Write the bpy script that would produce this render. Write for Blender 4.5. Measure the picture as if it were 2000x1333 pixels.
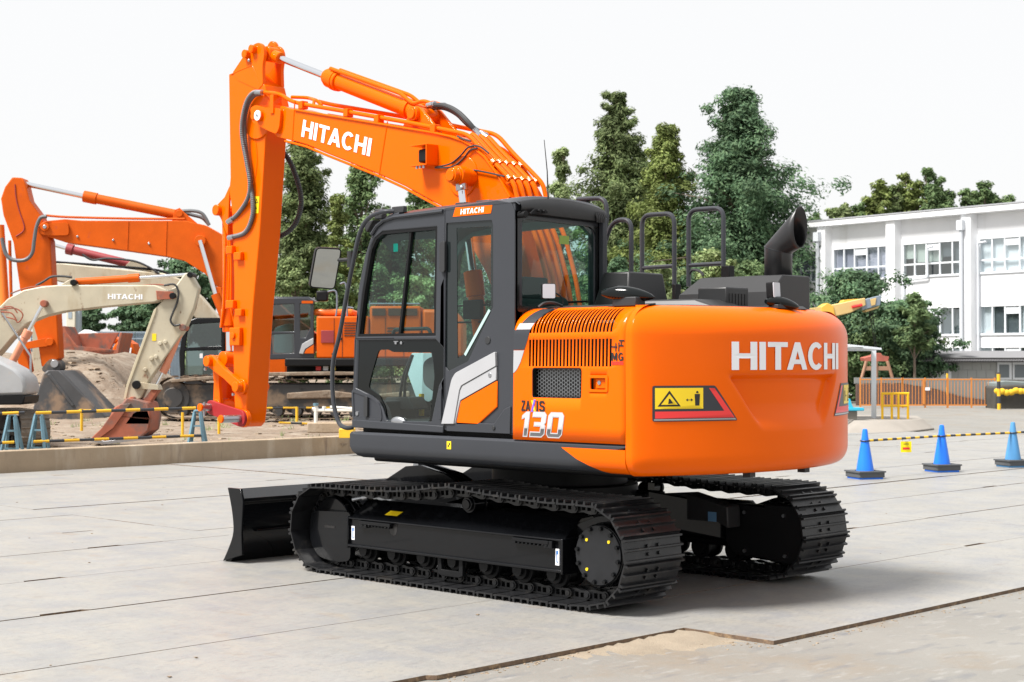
import bpy, bmesh, math, random
from math import sin, cos, pi, radians, sqrt, atan2
from mathutils import Vector, Matrix
from mathutils.geometry import tessellate_polygon
random.seed(7)
for o in list(bpy.data.objects): bpy.data.objects.remove(o)
scene = bpy.context.scene
COL = scene.collection

# ------------------------------------------------------------------ camera
CAM = Vector((-8.297, 9.027, 1.631)); YAW = -0.79768; PIT = 0.012255; FPX = 3117.09
cd = bpy.data.cameras.new('camera'); cam = bpy.data.objects.new('camera', cd); COL.objects.link(cam)
cam.location = CAM; cam.rotation_euler = (pi/2 + PIT, 0, YAW - pi/2)
cd.sensor_width = 36; cd.sensor_fit = 'HORIZONTAL'; cd.lens = FPX/2000*36
cd.clip_start = 0.1; cd.clip_end = 2000
cd.dof.use_dof = True; cd.dof.focus_distance = 12.0; cd.dof.aperture_fstop = 6.3
scene.camera = cam

# ------------------------------------------------------------------ sky and sun (thin bright cloud, hazy sun)
SUN_DIR = Vector((0.22, 0.70, 1.16)).normalized()      # towards the sun
w = bpy.data.worlds.new('World'); scene.world = w; w.use_nodes = True
nt = w.node_tree; nt.nodes.clear()
wo = nt.nodes.new('ShaderNodeOutputWorld'); bg = nt.nodes.new('ShaderNodeBackground')
sky = nt.nodes.new('ShaderNodeTexSky'); sky.sky_type = 'NISHITA'; sky.sun_disc = False
sky.sun_elevation = math.asin(SUN_DIR.z); sky.sun_rotation = atan2(SUN_DIR.x, SUN_DIR.y)
sky.air_density = 1.0; sky.dust_density = 3.0
mx = nt.nodes.new('ShaderNodeMix'); mx.data_type = 'RGBA'; mx.inputs[0].default_value = 0.90
mx.inputs[7].default_value = (8.45, 8.42, 8.40, 1)          # the white cloud layer
nt.links.new(sky.outputs[0], mx.inputs[6]); nt.links.new(mx.outputs[2], bg.inputs[0])
bg.inputs[1].default_value = 0.075; nt.links.new(bg.outputs[0], wo.inputs[0])
sl = bpy.data.lights.new('sun', 'SUN'); so = bpy.data.objects.new('sun', sl); COL.objects.link(so)
sl.energy = 5.0; sl.angle = radians(18); sl.color = (1.0, 0.965, 0.92)
so.rotation_euler = SUN_DIR.to_track_quat('Z', 'Y').to_euler(); so.location = (0, 0, 30)
vs = scene.view_settings; vs.view_transform = 'Standard'; vs.look = 'None'; vs.gamma = 1; vs.use_curve_mapping = False
vs.exposure = 0.72
scene.render.engine = 'CYCLES'

# ------------------------------------------------------------------ measuring helpers (photo measurement -> metres on a known plane)
_d = Vector((cos(YAW)*cos(PIT), sin(YAW)*cos(PIT), sin(PIT))); _r = Vector((sin(YAW), -cos(YAW), 0)); _u = _r.cross(_d)
def ray(px, py): return _d + _r*((px-1000)/FPX) - _u*((py-666.5)/FPX)
def onp(px, py, ax, val):
    d = ray(px, py); t = (val - CAM[ax])/d[ax]; return CAM + d*t
def U(px, py, y=1.22): q = onp(px, py, 1, y); return (q.x, q.z)
def UX(px, py, x): q = onp(px, py, 0, x); return (q.y, q.z)
def UZ(px, py, z=0.0): q = onp(px, py, 2, z); return (q.x, q.y)
def L(px, py, D): return ((px-1000)*D/FPX, 1.631 + (704.7-py)*D/FPX)   # across / height at distance D
def W(a, D, z=0.0): q = CAM + _r*a + Vector((cos(YAW), sin(YAW), 0))*D; return Vector((q.x, q.y, z))

# ------------------------------------------------------------------ materials
MATS = {}
def mat(name, col, rough=0.5, metal=0.0, var=0.0, scale=4.0, bump=0.0, bscale=30.0, coat=0.0, spots=None, streak=None, rvar=0.0, world=True, spec=0.5):
    """plain principled paint with optional tone variation, bump, and a second colour in noise-shaped spots (wear/dirt)."""
    m = bpy.data.materials.new(name); m.use_nodes = True; n = m.node_tree.nodes; l = m.node_tree.links
    b = n['Principled BSDF']; b.inputs['Base Color'].default_value = (*col, 1); b.inputs['Roughness'].default_value = rough
    b.inputs['Metallic'].default_value = metal; b.inputs['Coat Weight'].default_value = coat; b.inputs['Coat Roughness'].default_value = 0.06
    b.inputs['Specular IOR Level'].default_value = spec
    m.diffuse_color = (*col, 1)
    if var or bump or spots or rvar:
        if world: g = n.new('ShaderNodeNewGeometry'); co = g.outputs['Position']
        else: g = n.new('ShaderNodeTexCoord'); co = g.outputs['Object']
    def noise(s, det=6, vec=None):
        t = n.new('ShaderNodeTexNoise'); t.inputs['Scale'].default_value = s; t.inputs['Detail'].default_value = det; t.inputs['Roughness'].default_value = 0.6
        l.new(vec or co, t.inputs['Vector']); return t.outputs['Fac']
    cur = None
    if var:
        f = noise(scale); mr = n.new('ShaderNodeMapRange'); mr.inputs[1].default_value = 0.3; mr.inputs[2].default_value = 0.7
        mr.inputs[3].default_value = 1-var; mr.inputs[4].default_value = 1+var; l.new(f, mr.inputs[0])
        hs = n.new('ShaderNodeHueSaturation'); hs.inputs['Color'].default_value = (*col, 1); l.new(mr.outputs[0], hs.inputs['Value']); cur = hs.outputs[0]
    if spots:
        for (c2, lo, hi, s, st) in spots:
            vec = None
            if st:
                mp = n.new('ShaderNodeMapping'); mp.inputs['Scale'].default_value = st; l.new(co, mp.inputs[0]); vec = mp.outputs[0]
            f = noise(s, 8, vec); mr = n.new('ShaderNodeMapRange'); mr.inputs[1].default_value = lo; mr.inputs[2].default_value = hi; l.new(f, mr.inputs[0])
            mm = n.new('ShaderNodeMix'); mm.data_type = 'RGBA'; l.new(mr.outputs[0], mm.inputs[0])
            if cur: l.new(cur, mm.inputs[6])
            else: mm.inputs[6].default_value = (*col, 1)
            mm.inputs[7].default_value = (*c2, 1); cur = mm.outputs[2]
    if cur: l.new(cur, b.inputs['Base Color'])
    if rvar:
        f = noise(scale*2.3); mr = n.new('ShaderNodeMapRange'); mr.inputs[3].default_value = rough-rvar; mr.inputs[4].default_value = rough+rvar
        l.new(f, mr.inputs[0]); l.new(mr.outputs[0], b.inputs['Roughness'])
    if bump:
        bp = n.new('ShaderNodeBump'); bp.inputs['Strength'].default_value = bump; bp.inputs['Distance'].default_value = 0.02
        l.new(noise(bscale, 5), bp.inputs['Height']); l.new(bp.outputs[0], b.inputs['Normal'])
    MATS[name] = m; return m
def glass(name, tint, refl=0.12, rough=0.0):
    """thin window pane: tinted see-through plus mirror reflection growing at grazing angles."""
    m = bpy.data.materials.new(name); m.use_nodes = True; n = m.node_tree.nodes; l = m.node_tree.links; n.clear()
    o = n.new('ShaderNodeOutputMaterial'); tr = n.new('ShaderNodeBsdfTransparent'); tr.inputs[0].default_value = (*tint, 1)
    gl = n.new('ShaderNodeBsdfGlossy'); gl.inputs['Roughness'].default_value = rough; gl.inputs[0].default_value = (0.95, 1, 0.98, 1)
    fr = n.new('ShaderNodeLayerWeight'); fr.inputs[0].default_value = 0.5
    pw = n.new('ShaderNodeMath'); pw.operation = 'POWER'; pw.inputs[1].default_value = 4.0; l.new(fr.outputs['Facing'], pw.inputs[0])
    ad = n.new('ShaderNodeMath'); ad.operation = 'MULTIPLY_ADD'; ad.use_clamp = True; ad.inputs[1].default_value = 1-refl; ad.inputs[2].default_value = refl; l.new(pw.outputs[0], ad.inputs[0])
    ms = n.new('ShaderNodeMixShader'); l.new(ad.outputs[0], ms.inputs[0]); l.new(tr.outputs[0], ms.inputs[1]); l.new(gl.outputs[0], ms.inputs[2]); l.new(ms.outputs[0], o.inputs[0])
    MATS[name] = m; return m
ORANGE = mat('orange_paint', (0.80, 0.116, 0.0001), 0.30, coat=0.20, var=0.03, scale=1.5, spec=0.04)
BORANGE = mat('orange_paint_weathered', (0.56, 0.090, 0.004), 0.45, spec=.15, var=0.10, scale=2.0, spots=[((0.40, 0.07, 0.03), 0.62, 0.78, 2.5, None)])
GREY = mat('dark_grey_paint', (0.037, 0.040, 0.047), 0.34, var=0.04, scale=3, coat=0.04, spec=.28)
BLACK = mat('black_paint', (0.0042, 0.0046, 0.0056), 0.22, var=0.15, scale=4, spec=.10, coat=.35)
SATIN = mat('satin_black', (0.0075, 0.0077, 0.0085), 0.5, var=0.1, scale=6, spec=.18)
PANELBLACK = mat('black_glass_panel', (0.004, 0.0055, 0.0058), 0.08, spec=.3)
COWL = mat('black_cowl', (0.0150, 0.0153, 0.0165), 0.42, var=0.08, scale=5)
SHOE = mat('track_steel', (0.0085, 0.0088, 0.010), 0.36, spec=.42, var=0.3, scale=9, bump=0.05, bscale=60, spots=[((0.055, 0.050, 0.043), 0.58, 0.80, 9, None), ((0.035, 0.030, 0.025), 0.60, 0.72, 2.5, None)], rvar=0.1)
CHROME = mat('chrome', (0.72, 0.74, 0.77), 0.12, metal=1.0)
STEEL = mat('steel', (0.42, 0.43, 0.45), 0.35, metal=1.0)
RUBBER = mat('rubber_hose', (0.020, 0.021, 0.023), 0.55)
GREYHOSE = mat('spiral_hose_guard', (0.11, 0.115, 0.122), 0.5)
WHITE = mat('white_decal', (0.80, 0.81, 0.84), 0.4)
SILVER = mat('silver_paint', (0.36, 0.365, 0.38), 0.30, var=0.03)
YELLOW = mat('yellow_decal', (0.85, 0.60, 0.01), 0.4)
RED = mat('red_decal', (0.78, 0.035, 0.035), 0.35)
REDPAINT = mat('red_primer', (0.30, 0.020, 0.022), 0.5, spec=.2)
INK = mat('black_ink', (0.012, 0.011, 0.011), 0.5)
BLUEINK = mat('blue_ink', (0.04, 0.16, 0.42), 0.5)
BLUESTICK = mat('blue_sticker', (0.13, 0.27, 0.45), 0.45)
SEATGREY = mat('seat_cloth', (0.035, 0.042, 0.045), 0.85)
CONSOLE = mat('console_plastic', (0.34, 0.47, 0.50), 0.55)
LENS = mat('lamp_lens', (0.52, 0.53, 0.57), 0.15)
GLASS = glass('cab_glass', (0.52, 0.74, 0.69), 0.04)
GLASSL = glass('clear_glass', (0.78, 0.88, 0.86), 0.05)
MIRROR = mat('mirror_glass', (0.44, 0.455, 0.45), 0.03, metal=1.0)

# ------------------------------------------------------------------ mesh building
class MB:
    def __init__(s): s.v = []; s.f = []
    def add(s, vs, fs):
        k = len(s.v); s.v += [tuple(q) for q in vs]; s.f += [tuple(i+k for i in f) for f in fs]; return s
    def box(s, x0, x1, y0, y1, z0, z1):
        x0, x1 = min(x0, x1), max(x0, x1); y0, y1 = min(y0, y1), max(y0, y1); z0, z1 = min(z0, z1), max(z0, z1)
        return s.add([(x0,y0,z0),(x1,y0,z0),(x1,y1,z0),(x0,y1,z0),(x0,y0,z1),(x1,y0,z1),(x1,y1,z1),(x0,y1,z1)],
                     [(3,2,1,0),(4,5,6,7),(0,1,5,4),(1,2,6,5),(2,3,7,6),(3,0,4,7)])
    def obox(s, p0, p1, wd, ht, up=(0,0,1)):
        """a bar of rectangular section from p0 to p1"""
        p0 = Vector(p0); p1 = Vector(p1); d = (p1-p0).normalized(); up = Vector(up)
        if abs(d.dot(up)) > 0.98: up = Vector((1,0,0))
        sd = d.cross(up).normalized()*(wd/2); u = sd.cross(d).normalized()*(ht/2)
        q = [p0-sd-u, p0+sd-u, p0+sd+u, p0-sd+u, p1-sd-u, p1+sd-u, p1+sd+u, p1-sd+u]
        return s.add(q, [(3,2,1,0),(4,5,6,7),(0,1,5,4),(1,2,6,5),(2,3,7,6),(3,0,4,7)])
    def cyl(s, p0, p1, r0, r1=None, n=16, cap=True):
        r1 = r0 if r1 is None else r1; p0 = Vector(p0); p1 = Vector(p1); d = (p1-p0).normalized()
        a = d.orthogonal().normalized(); b = d.cross(a)
        vs = [p0+(a*cos(2*pi*i/n)+b*sin(2*pi*i/n))*r0 for i in range(n)] + [p1+(a*cos(2*pi*i/n)+b*sin(2*pi*i/n))*r1 for i in range(n)]
        fs = [(i, (i+1)%n, n+(i+1)%n, n+i) for i in range(n)]
        if cap: fs += [tuple(range(n-1,-1,-1)), tuple(range(n, 2*n))]
        return s.add(vs, fs)
    def pipe(s, p0, p1, r0, r1, n=24):
        """open ended tube with wall thickness"""
        p0 = Vector(p0); p1 = Vector(p1); d = (p1-p0).normalized(); a = d.orthogonal().normalized(); b = d.cross(a)
        R = [[p+(a*cos(2*pi*i/n)+b*sin(2*pi*i/n))*r for i in range(n)] for p, r in ((p0,r0),(p1,r0),(p1,r1),(p0,r1))]
        return s.add(sum(R, []), [(k*n+i, k*n+(i+1)%n, ((k+1)%4)*n+(i+1)%n, ((k+1)%4)*n+i) for k in range(4) for i in range(n)])
    def tube(s, pts, r, n=8, cap=True):
        pts = [Vector(q) for q in pts]; rr = r if isinstance(r, (list, tuple)) else [r]*len(pts)
        t0 = (pts[1]-pts[0]).normalized(); a = t0.orthogonal().normalized(); vs = []; m = len(pts)
        for i, q in enumerate(pts):
            t = ((pts[min(i+1,m-1)]-pts[i]).normalized() + (pts[i]-pts[max(i-1,0)]).normalized()).normalized()
            a = (a - t*a.dot(t)).normalized(); b = t.cross(a)
            vs += [q+(a*cos(2*pi*k/n)+b*sin(2*pi*k/n))*rr[i] for k in range(n)]
        fs = [(i*n+k, i*n+(k+1)%n, (i+1)*n+(k+1)%n, (i+1)*n+k) for i in range(m-1) for k in range(n)]
        if cap: fs += [tuple(range(n-1,-1,-1)), tuple(range((m-1)*n, m*n))]
        return s.add(vs, fs)
    def prism(s, loops, to3, h0, h1):
        """a flat outline (with holes) of thickness h0..h1; to3(a, b, h) places it"""
        if not isinstance(loops[0][0], (tuple, list)): loops = [loops]
        tri = tessellate_polygon([[Vector((a, b, 0)) for a, b in lp] for lp in loops])
        flat = [q for lp in loops for q in lp]; n = len(flat)
        s.add([to3(a, b, h0) for a, b in flat] + [to3(a, b, h1) for a, b in flat],
              [tuple(reversed(t)) for t in tri] + [tuple(i+n for i in t) for t in tri] +
              [(o+i, o+(i+1)%len(lp), o+(i+1)%len(lp)+n, o+i+n) for lp, o in zip(loops, [sum(len(q) for q in loops[:k]) for k in range(len(loops))]) for i in range(len(lp))])
        return s
    def grid(s, rows, closed=False):
        m = len(rows); n = len(rows[0])
        return s.add(sum([list(r) for r in rows], []), [(i*n+k, i*n+(k+1)%n, (i+1)*n+(k+1)%n, (i+1)*n+k) for i in range(m-1) for k in range(n if closed else n-1)])
    def ball(s, c, r, n=10, sq=(1,1,1)):
        c = Vector(c); rows = []
        for i in range(n+1):
            th = pi*i/n; rr = max(sin(th), 0.001)
            rows.append([c+Vector((rr*cos(2*pi*k/(2*n))*r*sq[0], rr*sin(2*pi*k/(2*n))*r*sq[1], cos(th)*r*sq[2])) for k in range(2*n)])
        return s.grid(rows, True)
    def mesh(s, name, m=None, smooth=30, fix=True):
        me = bpy.data.meshes.new(name); me.from_pydata(s.v, [], s.f)
        if fix:
            b = bmesh.new(); b.from_mesh(me); bmesh.ops.recalc_face_normals(b, faces=b.faces); b.to_mesh(me); b.free()
        if smooth:
            me.shade_smooth(); me.set_sharp_from_angle(angle=radians(smooth))
        if m: me.materials.append(m)
        return me
    def build(s, name, m, parent=None, smooth=30, bevel=0, seg=2, fix=True, **tags):
        return link(s.mesh(name, m, smooth, fix), name, parent, bevel, seg, **tags)
def link(me, name, parent=None, bevel=0, seg=2, **tags):
    o = bpy.data.objects.new(name, me); COL.objects.link(o)
    if parent: o.parent = parent
    if bevel:
        b = o.modifiers.new('bevel', 'BEVEL'); b.width = bevel; b.segments = seg; b.limit_method = 'ANGLE'; b.angle_limit = radians(40)
    for k, v in tags.items(): o[k] = v
    return o
def thing(name, label, category, loc=(0,0,0), rz=0.0, group=None):
    o = bpy.data.objects.new(name, None); COL.objects.link(o); o.location = loc; o.rotation_euler = (0,0,rz); o.empty_display_size = 0.3
    o['label'] = label; o['category'] = category
    if group: o['group'] = group
    return o
VIEWROT = YAW - pi/2
def XZ(y): return lambda a, b, h: (a, y+h, b)           # outlines in the x-z plane, thickness along y
def YZ(x): return lambda a, b, h: (x+h, a, b)
def XY(z): return lambda a, b, h: (a, b, z+h)
def rounded(pts, r, n=4):
    """round the corners of a 2D outline"""
    out = []; m = len(pts); rr = r if isinstance(r, (list, tuple)) else [r]*m
    for i, q in enumerate(pts):
        if rr[i] <= 0: out.append(tuple(q)); continue
        a = Vector(pts[i-1]); b = Vector(q); c = Vector(pts[(i+1)%m]); u = (a-b); v = (c-b)
        k = min(rr[i], u.length*0.45, v.length*0.45); p0 = b+u.normalized()*k; p1 = b+v.normalized()*k
        for j in range(n+1):
            t = j/n; q2 = p0*(1-t)**2 + b*2*t*(1-t) + p1*t*t; out.append((q2.x, q2.y))
    return out
def smooth_path(pts, n=6):
    """Catmull-Rom through the points"""
    P = [Vector(q) for q in pts]; out = []
    for i in range(len(P)-1):
        a = P[max(i-1,0)]; b = P[i]; c = P[i+1]; d = P[min(i+2,len(P)-1)]
        for j in range(n):
            t = j/n; out.append(0.5*((2*b)+(c-a)*t+(2*a-5*b+4*c-d)*t*t+(3*b-a-3*c+d)*t**3))
    out.append(P[-1]); return out
def fillet_path(pts, r, n=6):
    """straight pipes joined by bends"""
    P = [Vector(q) for q in pts]; out = [P[0]]
    for i in range(1, len(P)-1):
        u = P[i-1]-P[i]; v = P[i+1]-P[i]; k = min(r, u.length*0.48, v.length*0.48); a = P[i]+u.normalized()*k; b = P[i]+v.normalized()*k
        for j in range(n+1):
            t = j/n; out.append(a*(1-t)**2 + P[i]*2*t*(1-t) + b*t*t)
    out.append(P[-1]); return out
# ---- lettering: bold block capitals as flat outlines (unit height)
def _arc(cx, cy, rx, ry, a0, a1, n=10): return [(cx+rx*cos(radians(a0+(a1-a0)*i/n)), cy+ry*sin(radians(a0+(a1-a0)*i/n))) for i in range(n+1)]
def glyph(ch):
    t = 0.20
    if ch == 'H': return 0.74, [[(0,0),(t,0),(t,.41),(.54,.41),(.54,0),(.74,0),(.74,1),(.54,1),(.54,.59),(t,.59),(t,1),(0,1)]]
    if ch == 'I': return 0.20, [[(0,0),(t,0),(t,1),(0,1)]]
    if ch == 'T': return 0.70, [[(.25,0),(.45,0),(.45,.82),(.70,.82),(.70,1),(0,1),(0,.82),(.25,.82)]]
    if ch == 'A': return 0.84, [[(0,0),(.21,0),(.275,.20),(.565,.20),(.63,0),(.84,0),(.525,1),(.315,1)], [(.33,.37),(.51,.37),(.42,.68)]]
    if ch == 'C':
        o = _arc(.40,.5,.40,.52,42,318,16); i = _arc(.40,.5,.20,.33,318-8,42+8,16); return 0.76, [o+i]
    if ch == 'Z': return 0.68, [[(0,0),(.68,0),(.68,.18),(.25,.18),(.67,.84),(.67,1),(.03,1),(.03,.82),(.42,.82),(0,.16)]]
    if ch == 'S': return 0.66, [[(0,.28),(.02,.12),(.14,0),(.50,0),(.66,.14),(.66,.44),(.54,.56),(.24,.62),(.20,.70),(.24,.82),(.42,.82),(.45,.72),(.65,.72),(.62,.90),(.50,1),(.16,1),(.02,.88),(.02,.60),(.12,.48),(.42,.40),(.46,.30),(.42,.18),(.24,.18),(.20,.28)]]
    if ch == 'M': return 0.86, [[(0,0),(.18,0),(.18,.62),(.36,.10),(.50,.10),(.68,.62),(.68,0),(.86,0),(.86,1),(.62,1),(.43,.45),(.24,1),(0,1)]]
    if ch == 'F': return 0.60, [[(0,0),(.18,0),(.18,.42),(.54,.42),(.54,.58),(.18,.58),(.18,.83),(.60,.83),(.60,1),(0,1)]]
    if ch == 'G':
        return 0.80, [_arc(.40,.5,.40,.52,42,300,14)+[(.78,.06),(.78,.52),(.42,.52),(.42,.36),(.60,.36),(.60,.22)]+_arc(.40,.5,.20,.33,300,50,12)]
    if ch == '1': return 0.42, [[(.16,0),(.40,0),(.40,1),(.20,1),(0,.84),(0,.68),(.16,.74)]]
    if ch == '3': return 0.76, [[(0,0),(.62,0),(.76,.12),(.76,.44),(.70,.51),(.76,.58),(.76,.88),(.64,1),(.04,1),(.04,.78),(.50,.78),(.50,.60),(.16,.60),(.16,.42),(.50,.42),(.50,.22),(0,.22)]]
    if ch == '0': return 0.80, [[(.12,0),(.68,0),(.80,.14),(.80,.86),(.68,1),(.12,1),(0,.86),(0,.14)], [(.25,.20),(.25,.80),(.55,.80),(.55,.20)]]
    if ch == 'X': return 0.72, [[(0,0),(.24,0),(.37,.27),(.50,0),(.72,0),(.49,.50),(.71,1),(.48,1),(.36,.73),(.24,1),(.01,1),(.24,.50)]]
    return 0.3, []
def word(txt, gap=0.10, slant=0.0):
    """-> list of (loops) per letter, total width"""
    x = 0; out = []
    for ch in txt:
        if out and txt[len(out)-1]+ch in ('TA','AC'): x -= .10 if ch == 'A' else .03
        wd, lp = glyph(ch); out.append([[(a+x+slant*b, b) for a, b in q] for q in lp]); x += wd+gap
    return out, x-gap
def lettering(name, txt, to3, width, height, m, parent, th=0.0015, gap=0.10, slant=0.0, maxseg=None, **tags):
    """to3(a, b, h): a in 0..width, b in 0..height"""
    ls, tw = word(txt, gap, slant); sx = width/tw; mb = MB()
    for lp in ls:
        if not lp: continue
        q = [[(a*sx, b*height) for a, b in one] for one in lp]
        if maxseg:
            q = [dens(one, maxseg) for one in q]
        mb.prism(q, to3, 0, th)
    return mb.build(name, m, parent, smooth=0, fix=False, **tags)
def dens(lp, mx):
    out = []
    for i, a in enumerate(lp):
        b = lp[(i+1)%len(lp)]; k = max(1, int(math.hypot(b[0]-a[0], b[1]-a[1])/mx))
        out += [(a[0]+(b[0]-a[0])*j/k, a[1]+(b[1]-a[1])*j/k) for j in range(k)]
    return out
# ================================================================== SETTING: yard, steel plates, dirt
YARD = mat('yard_concrete', (0.196, 0.189, 0.172), 0.62, var=0.12, scale=0.6, bump=0.25, bscale=25,
           spots=[((0.196, 0.160, 0.118), 0.52, 0.70, 0.9, None), ((0.132, 0.135, 0.141), 0.55, 0.74, 2.4, (3, 1, 1)), ((0.240, 0.234, 0.218), 0.56, 0.70, 5.0, (2.5, 1, 1)), ((0.104, 0.094, 0.084), 0.68, 0.76, 3.1, (1, 4, 1))])
PLATE = mat('dusty_steel_plate', (0.240, 0.236, 0.223), 0.46, var=0.10, scale=0.7, bump=0.16, bscale=70,
            spots=[((0.193, 0.197, 0.208), 0.46, 0.72, 1.1, (2.4, 1, 1)), ((0.275, 0.260, 0.229), 0.46, 0.72, 1.9, (1, 2, 1)),
                   ((0.174, 0.171, 0.165), 0.56, 0.76, 4.2, (3.6, .8, 1)), ((0.292, 0.285, 0.267), 0.58, 0.74, 7.0, (4, 1, 1)), ((0.222, 0.168, 0.119), 0.60, 0.80, 1.6, (1, 1.7, 1)),
                   ((0.142, 0.131, 0.121), 0.67, 0.77, 2.6, (1, 6, 1)), ((0.095, 0.079, 0.064), 0.75, 0.81, 11, None), ((0.175, 0.175, 0.176), 0.54, 0.68, 16, (3.5, 1, 1)), ((0.30, 0.292, 0.275), 0.58, 0.70, 26, (4, 1, 1)), ((0.13, 0.118, 0.105), 0.66, 0.72, 34, (1, 5, 1))], rvar=0.12)
RUSTEDGE = mat('rusty_plate_edge', (0.13, 0.085, 0.055), 0.85, var=0.35, scale=14, spots=[((0.30, 0.20, 0.11), 0.52, 0.7, 20, None)])
DIRT = mat('dirt', (0.189, 0.141, 0.101), 0.95, var=0.22, scale=0.8, bump=1.0, bscale=9,
           spots=[((0.264, 0.220, 0.172), 0.47, 0.66, 2.6, None), ((0.119, 0.084, 0.057), 0.55, 0.68, 6.0, None), ((0.264, 0.229, 0.185), 0.60, 0.70, 18.0, None)])
WALLC = mat('old_concrete', (0.330, 0.252, 0.172), 0.9, var=0.14, scale=1.4, bump=0.35, bscale=18,
            spots=[((0.440, 0.367, 0.282), 0.52, 0.72, 2.4, (1, 1, 0.25)), ((0.184, 0.134, 0.099), 0.60, 0.76, 6.0, (1, 1, 0.15))])
ground = MB().add([(-400,-400,-0.03),(400,-400,-0.03),(400,400,-0.03),(-400,400,-0.03)], [(0,1,2,3)]).build('ground', YARD, smooth=0, kind='structure')

def plate(x0, x1, y0, y1, z, notch):
    """one road plate: outline with cut-outs for the lifting hook, rusty edges"""
    rz = random.uniform(-0.004, 0.004); cx, cy = (x0+x1)/2, (y0+y1)/2; g = 0.0042
    hx, hy = (x1-x0)/2-g, (y1-y0)/2-g; lp = [(-hx,-hy)]
    for t in notch:
        yy = -hy+t*2*hy; lp += [(-hx,yy-.17),(-hx+.045,yy-.13),(-hx+.045,yy+.17),(-hx,yy+.19)]
    lp += [(-hx,hy),(hx,hy),(hx,-hy)]
    m = MB(); th = 0.024; tri = tessellate_polygon([[Vector((a,b,0)) for a,b in lp]]); n = len(lp)
    me = bpy.data.meshes.new('steel_plate')
    tilt = random.uniform(-.0012, .0012)
    vs = [(a,b,a*tilt) for a,b in lp]+[(a,b,a*tilt-th) for a,b in lp]
    fs = [tuple(t) for t in tri]+[(i,(i+1)%n,(i+1)%n+n,i+n) for i in range(n)]
    me.from_pydata(vs, [], fs); me.materials.append(PLATE); me.materials.append(RUSTEDGE)
    for i, p in enumerate(me.polygons): p.material_index = 0 if i < len(tri) else 1
    bm = bmesh.new(); bm.from_mesh(me); bmesh.ops.recalc_face_normals(bm, faces=bm.faces)
    if bm.faces[:] and sum(f.normal.z for f in bm.faces if abs(f.normal.z) > .5) < 0:
        for f in bm.faces: f.normal_flip()
    bm.to_mesh(me); bm.free()
    o = link(me, 'steel_plate', ground); o.location = (cx, cy, z); o.rotation_euler = (0, 0, rz)
ex_l = [-2.22, -0.58, 1.00, 2.52, 4.05, 5.30, 6.85, 8.38, 9.92, 11.5, 13.15]
ex_r = [-2.87, -1.34, 0.20, 1.72, 3.05, 4.6, 6.15, 7.7, 9.25, 10.8, 12.2, 13.15]
for i in range(len(ex_l)-1):
    j = 1.28 if i < 2 else (0.9 if i < 4 else 0.16)
    for a, b in ((j, j+6.1), (j+6.1, j+12.2)):
        plate(ex_l[i], ex_l[i+1], a, b, -0.002+random.uniform(-.003,.001), [random.uniform(.12,.5), random.uniform(.6,.9)] if random.random() < .7 else [])
for i in range(len(ex_r)-1):
    j = 1.28 if ex_r[i] < .9 else (0.9 if ex_r[i] < 4 else 0.16)
    ys = [j, -5.85 if ex_r[i] < 2 else -5.2]; ys += [ys[-1]-6.1*k for k in (1,2,3)]
    for a, b in zip(ys[1:], ys[:-1]):
        plate(ex_r[i], ex_r[i+1], a, b, (0.006 if (ex_r[i] > 3 and a < -8) else -0.002)+random.uniform(-.003,.001), [random.uniform(.15,.8)] if random.random() < .6 else [])
# crumbs of dirt and stones lying along the front plate edge
RUBBLE = mat('rubble', (0.26, 0.20, 0.14), 0.95, var=0.3, scale=20)
m = MB(); rnd = random.Random(3)
def stone(m, x, y, z, s):
    v = [(x+s*rnd.uniform(.5,1)*sx, y+s*rnd.uniform(.5,1)*sy, z+s*.5*rnd.uniform(.6,1)*sz) for sx in (-1,1) for sy in (-1,1) for sz in (0,1)]
    m.add(v, [(0,1,3,2),(4,6,7,5),(0,4,5,1),(2,3,7,6),(0,2,6,4),(1,5,7,3)])
for k in range(420):
    if rnd.random() < .5: x, y = -2.22-abs(rnd.gauss(0,.05)), rnd.uniform(1.3,5.2)
    elif rnd.random() < .7: x, y = -2.88-abs(rnd.gauss(0,.06)), rnd.uniform(-4,1.4)
    else: x, y = rnd.uniform(-2.85,-2.25), 1.30+abs(rnd.gauss(0,.12))
    stone(m, x, y, -.03, rnd.uniform(.003,.010))
for k in range(60): stone(m, rnd.uniform(-2,12), rnd.uniform(-9,7), -.001, rnd.uniform(.004,.012))
m.build('gravel_crumbs', RUBBLE, smooth=0, kind='stuff', label='loose crumbs of dirt and stone along the plate edges')
# sand drifted against the plate corner
m = MB(); rows = []
for i in range(9):
    rows.append([])
    for k in range(33):
        u = i/8; v = k/32; x = -2.215-u*0.75; y = 1.30+v*1.5
        rows[-1].append((x, y, -.036+.024*max(0,1-u*1.1)**1.2*max(0,1-v*1.0)**1.0*(0.55+.8*rnd.random())))
SAND = mat('drifted_sand', (0.235, 0.195, 0.145), 0.95, var=0.15, scale=5, bump=0.4, bscale=60)
m.grid(rows).build('drifted_sand', SAND, smooth=180, kind='stuff', label='pale sand drifted into the corner of the steel plates')

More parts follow.
